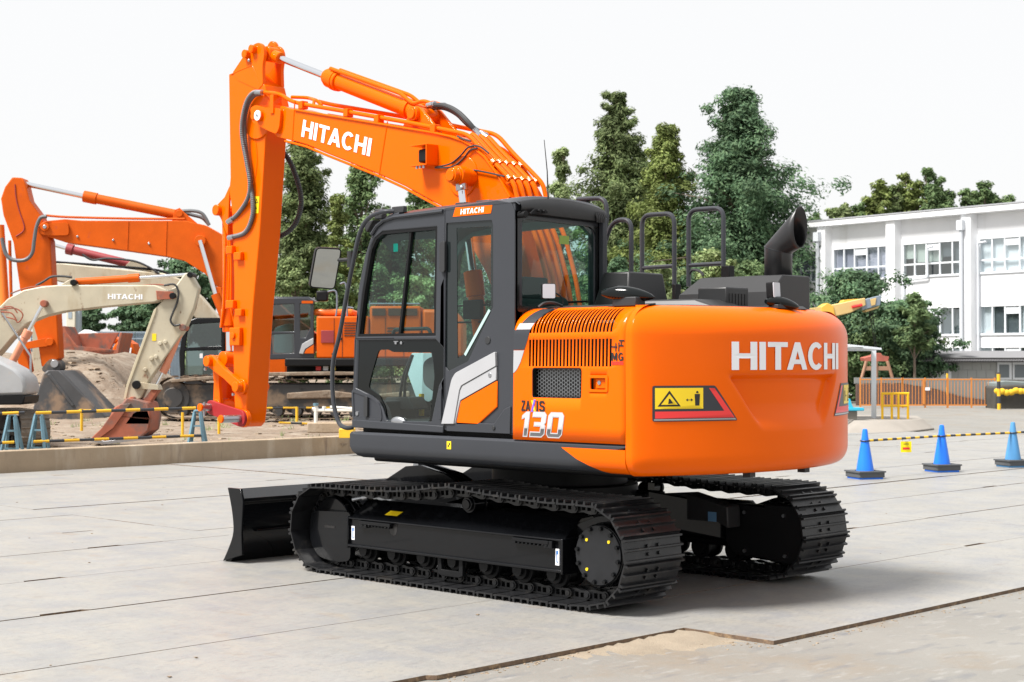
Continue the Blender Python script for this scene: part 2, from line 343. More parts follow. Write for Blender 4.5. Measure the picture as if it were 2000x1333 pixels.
# ---- dirt ground behind the low wall (with the heap)
def nz(x, y): return sin(x*1.3+.7)*cos(y*1.1)*.5 + sin(x*2.9+y*1.7)*.3 + sin(x*.45-y*.6)*.8
def sst(a, b, x):
    t = max(0, min(1, (x-a)/(b-a))); return t*t*(3-2*t)
def dirt_h(a, D):
    px = 1000+a*FPX/D
    h = 0.16+0.06*nz(a, D)*sst(26,32,D)
    hp = 1.62*sst(42.6, 47.5, D+.5*sin(a*.9))*(1-sst(215, 360, px+40*sin(D*.7)))
    return h+hp*(1+.06*nz(a*2,D*2)) + .05*nz(a*2.3,D*2.1)*sst(38,42,D)*(1-sst(300,420,px))
m = MB(); rows = []
for i in range(70):
    t = i/69; row = []
    for k in range(90):
        s = -0.62+0.60*k/89
        D0 = 21.75/(.6983-.7158*s); D = D0 + (170-D0)*t**2.6
        a = s*D; q = W(a, D); row.append((q.x, q.y, dirt_h(a, D)))
    rows.append(row)
m.grid(rows).build('dirt_ground', DIRT, smooth=180, kind='structure')
# concrete retaining kerb between plates and dirt
m = MB(); m.box(13.25, 13.47, -14, 20, -0.03, 0.312)
kw = m.build('low_concrete_wall', WALLC, bevel=0.015, label='long low brown concrete wall in front of the dirt yard', category='wall')

# clods of earth on the heap and the yard
m = MB()
for k in range(1500):
    px = rnd.uniform(0,800); D = rnd.uniform(27,50) if rnd.random() < .5 else rnd.uniform(42,48); a = (px-1000)*D/FPX; z = dirt_h(a, D); q = W(a, D, z); stone(m, q.x, q.y, q.z-.01, abs(rnd.gauss(.0,.035))+.010)
m.build('earth_clods', RUBBLE, smooth=0, kind='stuff', label='clods of earth scattered over the dirt heap and yard')
# ================================================================== THE NEW ORANGE EXCAVATOR (x forward, y to its left)
EXC = thing('excavator', 'new orange and dark grey crawler excavator with black tracks and blade on the steel plates', 'excavator')
def part(name, m=None, parent=None):
    o = bpy.data.objects.new(name, None); COL.objects.link(o); o.parent = parent or EXC; return o
# ---- track path (grouser tips), x-z
XS, ZS, RS = -1.410, 0.358, 0.360; XI, ZI, RI = 1.412, 0.344, 0.345
def track_path():
    P = []
    for i in range(60): P.append((-1.25+2.5*i/59, 0.0))                         # bottom run, to the front
    for i in range(1, 41):
        t = -pi/2+ pi*i/40*1.0; P.append((XI-.06+ (RI)*cos(t)+.02, ZI+RI*sin(t)))
    top = [(1.25,.688),(.95,.692),(.62,.700),(.35,.716),(.10,.748),(-.08,.768),(-.25,.758),(-.55,.736),(-.95,.720),(-1.25,.718)]
    P += [(q.x, q.y) for q in smooth_path([(a,b,0) for a,b in top], 8)]
    for i in range(1, 44):
        t = pi/2 + pi*i/44*.93; P.append((XS+RS*cos(t), ZS+RS*sin(t)+.006))
    return P
def resample(P, N):
    P = [Vector(q) for q in P]+[Vector(P[0])]; d = [0]
    for a, b in zip(P, P[1:]): d.append(d[-1]+(b-a).length)
    T = d[-1]; out = []; j = 0
    for i in range(N):
        s = T*i/N
        while d[j+1] < s: j += 1
        out.append(P[j].lerp(P[j+1], (s-d[j])/max(1e-9, d[j+1]-d[j])))
    return out, T
NSH = 45; TP, TLEN = resample(track_path(), NSH); PITCH = TLEN/NSH
SW = 0.290
m = MB()
hl = PITCH*.485
prof = [(-hl,-.036),(hl*.80,-.036),(hl,-.030),(hl,-.020),(hl*.86,-.022),(hl*.83,0),(hl*.68,0),(hl*.62,-.025),(hl*.02,-.025),(-hl*.03,0),(-hl*.16,0),(-hl*.22,-.025),(-hl*.74,-.025),(-hl*.78,0),(-hl*.92,0),(-hl,-.026)]
m.prism(prof, lambda a,b,h: (a,h,b), -SW, SW)
for sx in (-.30,.32):
    for sy in (-.055,.055): m.cyl((sx*hl,sy,-.027),(sx*hl,sy,-.011),.012,n=6)
SHOE_ME = m.mesh('track_shoe', SHOE)
m = MB()      # link pair with pin and bush
for s in (-1,1):
    y0 = s*.062
    out = rounded([(-hl*1.12,-.058),(-hl*1.05,-.105),(-hl*.4,-.098),(hl*.4,-.112),(hl*1.05,-.105),(hl*1.12,-.060),(hl*.9,-.037),(-hl*.9,-.037)], .012, 2)
    m.prism([out, [(-hl*.52,-.052),(-hl*.52,-.085),(-hl*.14,-.085),(-hl*.14,-.052)], [(hl*.06,-.052),(hl*.06,-.088),(hl*.44,-.088),(hl*.44,-.052)]], lambda a,b,h: (a,y0+h,b), -.016, .016)
    m.cyl((hl*.98,s*.02,-.076),(hl*.98,s*.098,-.076),.029,n=12); m.cyl((hl*.98,s*.098,-.076),(hl*.98,s*.106,-.076),.018,n=10)
LINK_ME = m.mesh('track_link', SHOE)
def make_track(yc):
    t = part('crawler_track')
    for i in range(NSH):
        a = TP[i]; b = TP[(i+1)%NSH]; c = (a+b)/2; ang = atan2(b.y-a.y, b.x-a.x)
        # path runs bottom->front->top->rear, outward normal is to the right of travel
        M = Matrix.Translation((c.x, yc, c.y)) @ Matrix(((cos(ang),0,sin(ang),0),(0,1,0,0),(sin(ang),0,-cos(ang),0),(0,0,0,1)))
        for me, nm in ((SHOE_ME,'track_shoe'),(LINK_ME,'track_link')):
            o = link(me, nm, t); o.matrix_local = M
    return t
YL, YR = .995, -.995
make_track(YL); make_track(YR)
# ---- track frames with wheels
def frame(yc, s):
    """s = +1 outer side towards +y (left track)"""
    Yf = lambda y: yc+s*(y-.995)
    sec = [(1.165,.222),(1.165,.432),(.99,.565),(.86,.575),(.80,.54),(.80,.222)]
    m = MB(); m.prism([(Yf(a),b) for a,b in sec], YZ(0), -1.10, 1.10)
    m.box(-1.105,1.105,Yf(1.160),Yf(1.185),.424,.440); m.box(-1.105,1.105,Yf(1.150),Yf(1.190),.214,.236)
    m.box(-1.118,-1.098,Yf(1.02),Yf(1.19),.205,.445); m.box(1.098,1.116,Yf(1.02),Yf(1.19),.205,.445)
    f = m.build('track_frame', BLACK, EXC, bevel=.006)
    # front idler yoke and guard plate
    m = MB(); g = rounded([(1.115,.475),(1.58,.455),(1.615,.36),(1.60,.20),(1.50,.10),(1.28,.075),(1.115,.10)], .05, 3)
    m.prism(g, XZ(Yf(1.10)), 0, s*.05); m.box(1.12,1.60,Yf(.86),Yf(1.10),.28,.47); m.build('idler_guard', BLACK, f, bevel=.012)
    m = MB(); m.box(1.30,1.42,Yf(1.149),Yf(1.153),.335,.352); m.build('guard_slot', INK, f)
    m = MB(); m.cyl((XI,Yf(.90),ZI),(XI,Yf(1.09),ZI),.225,n=36); m.cyl((XI,Yf(.965),ZI),(XI,Yf(1.025),ZI),.245,n=36); m.build('idler_wheel', BLACK, f, bevel=.01)
    m = MB(); m.cyl((1.02,Yf(1.0),.60),(1.15,Yf(1.10),.565),.020,n=12); m.cyl((1.06,Yf(1.03),.59),(1.09,Yf(1.055),.58),.034,n=14); m.build('grease_fitting', STEEL, f)
    # sprocket
    m = MB(); n = 21; lp = []
    for i in range(n):
        for q, r in ((0,.232),(.22,.268),(.50,.268),(.72,.232)): t = 2*pi*(i+q)/n; lp.append((XS+r*cos(t), ZS+r*sin(t)))
    m.prism(lp, XZ(Yf(.995)), -.025, .025); m.build('sprocket', BLACK, f, bevel=.004)
    m = MB(); m.cyl((XS,Yf(.82),ZS),(XS,Yf(1.10),ZS),.225,.212,n=40); m.cyl((XS,Yf(1.10),ZS),(XS,Yf(1.15),ZS),.207,.204,n=40); m.build('travel_motor_housing', BLACK, f, bevel=.008)
    m = MB(); m.cyl((XS,Yf(1.15),ZS),(XS,Yf(1.166),ZS),.196,n=48); hub = m.build('hub_cover', mat('hub_paint', (.0125,.0132,.015), .36, spec=.3, var=.15, scale=9) if 'hub_paint' not in MATS else MATS['hub_paint'], f, bevel=.004)
    for i in range(12):
        t = 2*pi*(i+.3)/12; cx, cz = XS+.178*cos(t), ZS+.178*sin(t)
        m = MB(); m.cyl((cx,Yf(1.164),cz),(cx,Yf(1.184),cz),.0135,n=6); m.cyl((cx,Yf(1.164),cz),(cx,Yf(1.170),cz),.018,n=12); m.build('bolt', BLACK, f)
    for t in (2.35,.78,3.95):
        cx, cz = XS-.135*cos(t), ZS+.135*sin(t)
        m = MB(); m.cyl((cx,Yf(1.164),cz),(cx,Yf(1.172),cz),.0105,n=14); m.build('drain_plug', YELLOW, f)
    # rear guard plates
    m = MB(); m.prism(rounded([(-1.10,.53),(-1.30,.60),(-1.46,.60),(-1.50,.52),(-1.20,.46),(-1.12,.30)],.03,2), XZ(Yf(1.00)), 0, s*.03); m.build('motor_bracket', BLACK, f, bevel=.005)
    # rollers
    for i in range(7):
        x = -.98+i*.325
        m = MB(); m.cyl((x,Yf(.87),.185),(x,Yf(1.12),.185),.062,n=20)
        for y in (.90,1.05): m.cyl((x,Yf(y),.185),(x,Yf(y+.035),.185),.088,n=24)
        m.build('track_roller', SATIN, f, bevel=.004)
        m = MB(); m.prism(rounded([(x-.045,.225),(x+.045,.225),(x+.04,.165),(x,.145),(x-.04,.165)],.02,2), XZ(Yf(1.12)), 0, s*.03); m.build('roller_bracket', SATIN, f)
    m = MB(); m.prism([(-.13,.22),(-.13,.10),(-.09,.085),(.09,.085),(.13,.10),(.13,.22),(.095,.22),(.09,.13),(-.09,.13),(-.095,.22)], XZ(Yf(1.13)), 0, s*.03); m.build('track_guide', SATIN, f, bevel=.004)
    for x in (-.10,):
        m = MB(); m.cyl((x,Yf(.87),.605),(x,Yf(1.09),.605),.050,n=20); m.cyl((x,Yf(.93),.605),(x,Yf(.95),.605),.064,n=24); m.cyl((x,Yf(1.05),.605),(x,Yf(1.07),.605),.064,n=24); m.cyl((x,Yf(1.09),.605),(x,Yf(1.10),.605),.036,n=18)
        m.build('carrier_roller', BLACK, f, bevel=.003); m = MB(); m.box(x-.10,x-.02,Yf(.82),Yf(.90),.52,.66); m.build('roller_mount', BLACK, f)
    # sunken steps and oval opening on the beam face
    for x in (.77,-.83):
        m = MB(); m.box(x-.17,x+.17,Yf(1.166),Yf(1.205),.398,.424)
        for k in range(9): m.box(x-.16+k*.037,x-.145+k*.037,Yf(1.168),Yf(1.206),.384,.398)
        m.box(x-.20 if x<0 else x+.10,x-.12 if x<0 else x+.19,Yf(1.166),Yf(1.20),.372,.424)
        m.build('step', BLACK, f, bevel=.003)
    m = MB(); m.cyl((.60,Yf(1.164),.375),(.60,Yf(1.1665),.375),.040,n=20); m.box(.56,.64,Yf(1.164),Yf(1.1662),.375,.42); m.build('oval_opening', INK, f)
    return f
FL = frame(YL, 1); FR = frame(YR, -1)
def quad(name, q, m, parent, **k): return MB().add(q, [tuple(range(len(q)))]).build(name, m, parent, smooth=0, fix=False, **k)
def sideplate(name, x0, x1, z0, z1, y, m, parent, th=.0015): return MB().box(x0,x1,y,y+th,z0,z1).build(name, m, parent)
# stickers on the near frame
sideplate('tie_down_sticker', 1.045, 1.08, .268, .372, 1.1655, WHITE, FL); sideplate('tie_down_sticker', -1.068, -1.033, .262, .372, 1.1655, WHITE, FL)
for x in (1.0625,-1.0505):
    m = MB(); pts = [(x+.006*cos(t)*1.2, 1.1675, .292+.010*sin(t)) for t in [pi*(.9+i*.16) for i in range(9)]]
    m.tube(pts, .0028, 5); m.box(x-.002+.006,x+.002+.006,1.167,1.169,.295,.335); m.box(x-.009,x+.009,1.167,1.1685,.335,.36); m.build('hook_symbol', BLUEINK, FL)
MB().add([(.62,1.115,.4735),(.76,1.115,.4735),(.735,1.075,.5040),(.595,1.075,.5040)], [(0,1,2,3)]).build('yellow_sticker', YELLOW, FL, smooth=0)
MB().box(-.36,-.50,1.03,1.09,.5155,.5175)
# ---- centre frame, slewing ring, X legs
m = MB(); m.cyl((0,0,.62),(0,0,.70),.60,n=48); m.cyl((0,0,.70),(0,0,.86),.52,n=48); m.build('slewing_ring', SATIN, EXC, bevel=.006)
m = MB(); lp = rounded([(.62,.58),(.62,-.58),(-.62,-.58),(-.62,.58)], .12, 4); m.prism(lp, XY(0), .42, .63)
cf = m.build('centre_frame', BLACK, EXC, bevel=.015)
for sx in (1,-1):
    for sy in (1,-1):
        m = MB(); p = [(sx*.35,.40),(sx*.35,.66),(sx*.62,.66),(sx*1.02,.55),(sx*1.02,.30)]
        # leg: box sweeping out to the track frame
        a = [(sx*.30,sy*.30),(sx*.62,sy*.30),(sx*1.00,sy*.82),(sx*.55,sy*.82)]
        vs = [(x,y,.40 if abs(y)<.5 else .26) for x,y in a]+[(x,y,.655 if abs(y)<.5 else .53) for x,y in a]
        m.add(vs, [(0,1,2,3),(4,5,6,7),(0,1,5,4),(1,2,6,5),(2,3,7,6),(3,0,4,7)]); m.build('frame_leg', BLACK, cf, bevel=.012)
# right hand track: inner motor cover seen from behind, bolts
m = MB(); m.prism(rounded([U(1418,990,-.735),U(1430,984,-.735),U(1560,990,-.735),U(1566,1050,-.735),U(1555,1105,-.735),U(1440,1085,-.735),U(1418,1060,-.735)],.03,3), XZ(-.735), -.09, 0)
mc = m.build('motor_cover', SATIN, FR, bevel=.008)
for px, py in ((1454,1001),(1531,1008),(1455,1076),(1534,1087)):
    x, z = U(px, py, -.735); m = MB(); m.cyl((x,-.737,z),(x,-.722,z),.014,n=8); m.build('bolt', STEEL, FR)
# x-leg reaching to the far track: visible plate with blue sticker
m = MB(); m.prism([U(1218,968,-.55),U(1340,963,-.55),U(1420,990,-.55),U(1422,1033,-.55),U(1400,1020,-.55),U(1340,1015,-.55),U(1230,1012,-.55)], XZ(-.55), -.16, 0); m.build('frame_leg', mat('black_paint_satin', (.020,.020,.021), .55), cf, bevel=.01)
x0, z0 = U(1383,1018,-.548); x1, z1 = U(1399,1001,-.548); MB().box(x0,x1,-.549,-.546,z0,z1).build('blue_sticker', BLUESTICK, cf)
# ---- dozer blade
Bp = part('dozer_blade')
back = [(2.475,0),(2.392,.12),(2.335,.25),(2.352,.41),(2.40,.565)]
back = [(q.x,q.y) for q in smooth_path([(a,b,0) for a,b in back], 4)]
rear = [(2.385,.590),(2.225,.520),(2.232,.49),(2.27,.47),(2.262,.25),(2.31,.11),(2.40,.0)]
m = MB(); m.prism(back+rear, XZ(0), -1.335, 1.335); m.build('mouldboard', BLACK, Bp, bevel=.004)
m = MB(); m.prism([(2.478,0)]+back[1:]+[(2.412,.600),(2.235,.600),(2.205,.50),(2.225,.25),(2.215,.07)], XZ(1.336), 0, .022); m.build('end_plate', BLACK, Bp, bevel=.004)
m = MB(); m.prism([(2.478,0)]+back[1:]+[(2.405,.590),(2.22,.590),(2.205,.50),(2.225,.25),(2.215,.07)], XZ(-1.358), 0, .022); m.build('end_plate', BLACK, Bp, bevel=.004)
m = MB(); m.prism([(2.484,0.004),(2.402,.125),(2.418,.135),(2.503,.004)], XZ(0), -1.33, 1.33); m.build('cutting_edge', STEEL, Bp)
m = MB(); m.box(2.222,2.262,-1.2,1.2,.245,.262); m.build('stiffener', BLACK, Bp, bevel=.004)
for y in (.42,-.42):
    # push arm: welded box rising over the track then falling to the centre frame, twin edge plates
    for d in (-.075,.075):
        m = MB(); lp = [(2.25,.22),(2.25,.46),(1.70,.60),(1.22,.935),(1.02,.945),(.60,.70),(.60,.40),(1.0,.42),(1.5,.34)]
        lp = [(2.25,.20),(2.25,.40)]+[U(px_,py_,.42) for px_,py_ in ((752,944),(775,932),(808,910),(838,908),(888,925),(915,944))]+[(.42,.50),(1.10,.40)]
        m.prism(lp, XZ(y+d), -.018, .018); m.build('push_arm', BLACK, Bp, bevel=.006)
    m = MB(); m.box(.55,2.22,y-.063,y+.063,.42,.52); m.build('arm_web', BLACK, Bp)
    m = MB(); m.cyl((1.9,y,.40),(.95,y,.70),.055,n=16); m.build('blade_cylinder', BLACK, Bp)
    m = MB(); m.cyl((1.10,y-.07,.80),(1.10,y+.07,.80),.030,n=16); m.build('pivot_pin', STEEL, Bp)
m = MB(); m.box(.30,.46,-.12,.10,.72,.90); m.build('swivel_cover', GREY, EXC, bevel=.01)
# ================================================================== upper structure
# ---- revolving frame and left side deck
m = MB(); m.box(-1.62,1.0,-1.12,1.02,.862,.965); m.build('revolving_frame', SATIN, EXC, bevel=.02)
m = MB(); m.box(.55,1.35,-.36,-.30,.95,1.9); m.box(.3,1.35,.05,.11,.95,1.55)
m = MB()
sec = [(1.10,.905),(1.155,.90),(1.195,.915),(1.222,.945),(1.232,.985),(1.232,1.076),(1.214,1.093),(1.12,1.095)]
def strip(x0s, x1s, name, mm):
    rows = [[(x, y, z) for y, z in sec] for x in []]
    m = MB(); N = 14; rows = []
    for i in range(N+1):
        t = i/N; rows.append([(x0s(z)+(x1s(z)-x0s(z))*t, y, z) for y, z in sec])
    m.grid(rows); n = len(sec)
    m.f += [tuple(range(n)), tuple(range(N*n,(N+1)*n))]
    return m.build(name, mm, EXC, smooth=40)
def sfront(z): return 1.025-.07*max(0,(1.0-z)/.1)**2
def sedge(z): return -1.145-.02*max(0,(1.06-z)/.05) - .30*max(0,(1.045-z)/.145)**1.15
strip(lambda z: sfront(z), lambda z: sedge(z)+.002 if z < 1.06 else -1.70, 'side_deck', GREY)
sec_full = sec; sec = [q for q in sec_full if q[1] <= 1.062]+[(1.233,1.062)]
sec = [(1.10,.903),(1.155,.898),(1.196,.913),(1.2235,.944),(1.2335,.985),(1.2335,1.058),(1.12,1.0585)]
strip(lambda z: sedge(z), lambda z: -1.70, 'deck_corner_panel', ORANGE)
sec = sec_full
x, z = U(877,870,1.2335); MB().box(x-.022,x+.022,1.2335,1.2350,z-.028,z+.028).build('yellow_sticker', YELLOW, EXC, bevel=.0)
for dx, dz in ((-.006,.008),(.006,-.006)): MB().box(x+dx-.006,x+dx+.006,1.2352,1.2358,z+dz-.008,z+dz+.008).build('sticker_mark', INK, EXC)

# ---- engine hood side panel (slotted grille that bends over the shoulder)
HS = []                                            # section: arc length -> (y, z)
def hsec(z_s):
    """section parameter s from 0 (bottom z=1.095) upward"""
    s = z_s; z1 = 1.80-1.095                       # straight up to 1.80, then a big shoulder radius
    if s <= z1: return (1.232-.012*(s/z1)**2, 1.095+s)
    R = .235; a = min((s-z1)/R, pi/2); y = 1.22-R*(1-cos(a)); z = 1.80+R*sin(a)*.82
    return (y-max(0, s-z1-R*pi/2), z)
SMAX = (1.80-1.095)+.235*pi/2
def build_panel():
    s_of = lambda z: z-1.095
    # rows: (s0, s1, kind)
    lowr = (s_of(1.592), s_of(1.772)); upr = (s_of(1.820), s_of(1.820)+.245)
    win = (s_of(1.385), s_of(1.576)); lat = (s_of(1.435), s_of(1.525))
    sb = sorted({0, win[0], lat[0], lat[1], win[1], lowr[0], lowr[1], upr[0], upr[1], SMAX, SMAX-.05} | {upr[0]+.245*k/8 for k in range(9)} | {s_of(1.795)} | {.1,.2})
    sb = [s for s in sb]
    x0, x1 = -.700, -1.698; slots = []
    for k in range(24): c = -.852-k*.0312; slots.append((c+.0095, c-.0095))
    wx = (-.885, -1.317); lx = (-1.395,-1.545)
    xb = sorted({x0, x1, wx[0], wx[1], lx[0], lx[1], -.745, -.72, -1.65} | {v for s in slots for v in s}, reverse=True)
    def front(s):   # front edge leans back towards the top (cab corner trim)
        return x0
    m = MB(); V = {}
    def vid(i, j):
        if (i,j) not in V:
            y, z = hsec(sb[j]); V[(i,j)] = len(m.v); m.v.append((xb[i], y, z))
        return V[(i,j)]
    for i in range(len(xb)-1):
        xc = (xb[i]+xb[i+1])/2
        for j in range(len(sb)-1):
            sc = (sb[j]+sb[j+1])/2
            slot = any(b < xc < a for a, b in slots)
            if slot and (lowr[0] < sc < lowr[1] or upr[0] < sc < upr[1]): continue
            if wx[1] < xc < wx[0] and win[0] < sc < win[1]: continue
            if lx[1] < xc < lx[0] and lat[0] < sc < lat[1]: continue
            m.f.append((vid(i,j), vid(i+1,j), vid(i+1,j+1), vid(i,j+1)))
    o = m.build('hood_side_panel', ORANGE, EXC, smooth=40)
    sd = o.modifiers.new('thick', 'SOLIDIFY'); sd.thickness = .005; sd.offset = 1 if o.data.polygons[0].normal.y < 0 else -1
    return o
HP = build_panel()
# what shows through the slots
m = MB(); m.box(-.74,-1.69,.95,1.12,1.10,1.88); m.build('radiator_core', mat('radiator', (.008,.006,.005), .7, spec=.1, var=.3, scale=30), EXC)
for k in range(9): MB().box(-1.38,-1.68,1.142,1.146,1.60+k*.022,1.606+k*.022).build('core_fin', STEEL, EXC) if False else None
# honeycomb mesh in the window
m = MB(); hx0, hx1, hz0, hz1 = -.885, -1.317, 1.385, 1.576; hs = .0145
i = 0
x = hx0-.01
while x > hx1+.005:
    k = 0; z = hz0+.012+(hs*.866 if i % 2 else 0)
    while z < hz1-.008:
        ring = [(x+hs*.98*cos(pi/3*q), z+hs*.98*sin(pi/3*q)) for q in range(6)]; hole = [(x+hs*.76*cos(pi/3*q), z+hs*.76*sin(pi/3*q)) for q in range(6)]
        m.add([(a,1.196,b) for a,b in ring]+[(a,1.196,b) for a,b in hole], [(q,(q+1)%6,6+(q+1)%6,6+q) for q in range(6)])
        z += hs*1.732
    x -= hs*1.5; i += 1
m.build('honeycomb_mesh', mat('mesh_steel', (.22,.23,.24), .35, metal=.8), EXC, smooth=0, kind='stuff')
m = MB(); fr = rounded([(hx0,hz0),(hx0,hz1),(hx1,hz1),(hx1,hz0)], .02, 3); m.prism([rounded([(hx0+.006,hz0-.006),(hx0+.006,hz1+.006),(hx1-.006,hz1+.006),(hx1-.006,hz0-.006)],.022,3), fr], XZ(1.200), 0, .030)
m.build('mesh_frame', SATIN, EXC)
m = MB(); m.box(hx0-.005,hx1+.005,1.146,1.150,hz0,hz1); m.build('duct_back', mat('duct_dark',(.012,.012,.012),.7), EXC)
# latch in its recess
m = MB(); m.prism([rounded([(-1.385,1.425),(-1.385,1.535),(-1.555,1.535),(-1.555,1.425)],.012,2), rounded([(-1.405,1.443),(-1.405,1.517),(-1.535,1.517),(-1.535,1.443)],.008,2)], XZ(1.222), 0, .014); m.build('latch_frame', ORANGE, EXC, bevel=.003)
m = MB(); m.box(-1.40,-1.54,1.190,1.196,1.44,1.52); m.build('latch_recess', ORANGE, EXC); m = MB(); m.box(-1.435,-1.533,1.196,1.216,1.447,1.514); m.build('latch', ORANGE, EXC, bevel=.006)
m = MB(); m.cyl((-1.47,1.214,1.487),(-1.47,1.222,1.487),.014,n=16); m.build('latch_lock', STEEL, EXC)
# silver and grey corner trim on the front of the hood panel
def trim(name, pts, mm, yoff=.0025):
    """patch lying on the hood section, pts as (x, z) on the side view"""
    tri = tessellate_polygon([[Vector((a,b,0)) for a,b in pts]])
    m = MB(); m.add([(a, ysec(b)+yoff, b) for a,b in pts], tri); return m.build(name, mm, EXC, smooth=60)
def ysec(z):
    if z <= 1.80: return 1.232-.012*((z-1.095)/.705)**2
    a = math.asin(min(1, (z-1.80)/(.235*.82))); return 1.22-.235*(1-cos(a))
def curve_strip(name, fl, fr, z0, z1, mm, n=12, yoff=.003):
    m = MB(); rows = []
    for i in range(n+1):
        z = z0+(z1-z0)*i/n; a, b = fl(z), fr(z); rows.append([(a+(b-a)*k/3, ysec(z)+yoff, z) for k in range(4)])
    m.grid(rows); return m.build(name, mm, EXC, smooth=60, fix=False)
lerp = lambda a, b, t: a+(b-a)*max(0, min(1, t))
redge = lambda z: -.835-.02*max(0,(z-1.80)/.17)**2*4 if z > 1.70 else lerp(-.72,-.835,((z-1.55)/.15)**.8 if z > 1.55 else 0)
def redge(z):
    P = [(1.545,-.705),(1.57,-.735),(1.62,-.768),(1.70,-.800),(1.78,-.832),(1.84,-.850),(1.90,-.880),(1.95,-.925),(1.99,-.965)]
    for (a,b),(c,d) in zip(P,P[1:]):
        if z <= c: return b+(d-b)*max(0,(z-a)/(c-a))
    return P[-1][1]
curve_strip('hood_trim_silver', lambda z: -.7005, redge, 1.548, 1.70, SILVER)
curve_strip('hood_trim_grey', lambda z: -.7005, redge, 1.705, 1.84, GREY)
curve_strip('hood_trim_light', lambda z: -.7005-.04*max(0,(z-1.80)/.1), redge, 1.842, 1.885, SILVER)
curve_strip('hood_trim_dark', lambda z: -.7005-.06*max(0,(z-1.80)/.1), redge, 1.887, 1.985, GREY)
# ---- lettering on the hood
def side_to3(x0, z0, y): return lambda a, b, h: (x0-a, ysec(z0+b)+y+h, z0+b)
xa, za = U(1019,803,1.23); xb_, zb_ = U(1065,787,1.23)
lettering('model_name_lettering', 'ZA', side_to3(xa, za, .003), .084, .072, INK, HP, gap=.08)
lettering('model_name_lettering', 'IS', side_to3(xa-.140, za, .003), .078, .072, INK, HP, gap=.12)
m = MB(); m.prism([(0,0),(.017,0),(.044,.084),(.027,.084)], side_to3(xa-.090, za-.004, .0033), 0, .001); m.build('blue_slash', mat('violet_ink',(.16,.10,.60),.4), HP, smooth=0)
m = MB(); m.prism([(0,.074),(.017,.074),(.044,0),(.027,0)], side_to3(xa-.090, za, .0025), 0, .0004); m.build('yellow_slash', YELLOW, HP, smooth=0)
xa, za = U(1016,853,1.23)
lettering('model_number', '130', side_to3(xa, za, .0028), .385, .172, mat('number_outline',(.62,.63,.65),.3,metal=.6), HP, gap=.08, slant=.16)
ls, tw = word('130', .08, .16); m = MB(); m2 = MB()
def number_fill():
    g = mat('chrome_print', (.5,.5,.5), .3, metal=.5); n = g.node_tree.nodes; l = g.node_tree.links; b = n['Principled BSDF']
    gp = n.new('ShaderNodeNewGeometry'); sp = n.new('ShaderNodeSeparateXYZ'); l.new(gp.outputs['Position'], sp.inputs[0])
    mr = n.new('ShaderNodeMapRange'); mr.inputs[1].default_value = za; mr.inputs[2].default_value = za+.172; l.new(sp.outputs['Z'], mr.inputs[0])
    cr = n.new('ShaderNodeValToRGB'); e = cr.color_ramp.elements; e[0].position = 0.0; e[0].color = (.16,.16,.17,1); e[1].position = 1; e[1].color = (.75,.76,.8,1)
    for p_, c in ((.32,.10),(.36,.55),(.6,.8)): q = e.new(p_); q.color = (c,c,c*1.03,1)
    l.new(mr.outputs[0], cr.inputs[0]); l.new(cr.outputs[0], b.inputs['Base Color']); return g
NF = number_fill()
def shrink(lp, d):
    n = len(lp); area = sum(lp[i][0]*lp[(i+1)%n][1]-lp[(i+1)%n][0]*lp[i][1] for i in range(n)); sg = 1 if area > 0 else -1; out = []
    for i in range(n):
        a = Vector(lp[i-1]); b = Vector(lp[i]); c = Vector(lp[(i+1)%n]); u = (b-a).normalized(); v = (c-b).normalized()
        n1 = Vector((-u.y,u.x))*sg; n2 = Vector((-v.y,v.x))*sg; nn = (n1+n2); k = nn.length_squared
        q = b+nn*(2*d/k if k > .3 else d); out.append((q.x,q.y))
    return out
sx = .385/tw
for lp in ls:
    q = [[(a*sx, b*.172) for a,b in one] for one in lp]; q[0] = shrink(q[0], .0075)
    if len(q) > 1: q[1] = shrink(q[1], -.0075)
    m.prism(q, side_to3(xa, za, .0045), 0, .001)
m.build('model_number_fill', NF, HP, smooth=0, fix=False)
# small dealer mark at the rear edge (stacked letters and a thin red line)
x, z = U(1194,705,1.23)
lettering('dealer_mark', 'MG', side_to3(x, z, .003), .100, .052, INK, HP, gap=.15)
m = MB()
for (a0,a1,b0,b1) in ((.03,.038,.058,.115),(.0,.045,.085,.094),(.055,.063,.058,.118),(.055,.098,.092,.101),(.075,.083,.092,.125),(.06,.105,.125,.134)): m.prism([(a0,b0),(a1,b0),(a1,b1),(a0,b1)], side_to3(x, z, .003+.0002*len(m.f)/10), 0, .001)
m.build('dealer_mark', INK, HP, smooth=0)
m = MB()
for b0 in (-.012,-.024): m.prism([(0,b0),(.1,b0),(.1,b0+.006),(0,b0+.006)], side_to3(x, z, .003), 0, .001)
m.build('dealer_line', RED, HP, smooth=0)

# ---- counterweight
CWP = []
def cw_plan(t):
    """plan outline, t in -1 (right side) .. 1 (left side); returns x, y"""
    s = abs(t); sg = 1 if t >= 0 else -1
    # polyline with smooth corner : rear arc R=2.17 to y=.80, then an ellipse-like corner, then a straight side
    if s < .60:
        th = s/.60*.395; return (-2.165*cos(th), sg*2.165*sin(th))
    if s < .92:
        u = (s-.60)/.32; th0 = .395; p0 = Vector((-2.165*cos(th0), 2.165*sin(th0))); p2 = Vector((-1.745,1.232)); t0 = Vector((sin(th0),cos(th0)))
        # control point: along the tangent to y = 1.232
        k = (1.232-p0.y)/t0.y; p1 = p0+t0*k; p1 = Vector((p1.x,1.232))
        w1 = .72; a = (1-u)**2; b = 2*u*(1-u)*w1; c = u*u; q = (p0*a+p1*b+p2*c)/(a+b+c); return (q.x, sg*q.y)
    u = (s-.92)/.08; return (-1.70+u*.0, sg*1.232) if False else (-1.745+.042*u, sg*1.232)
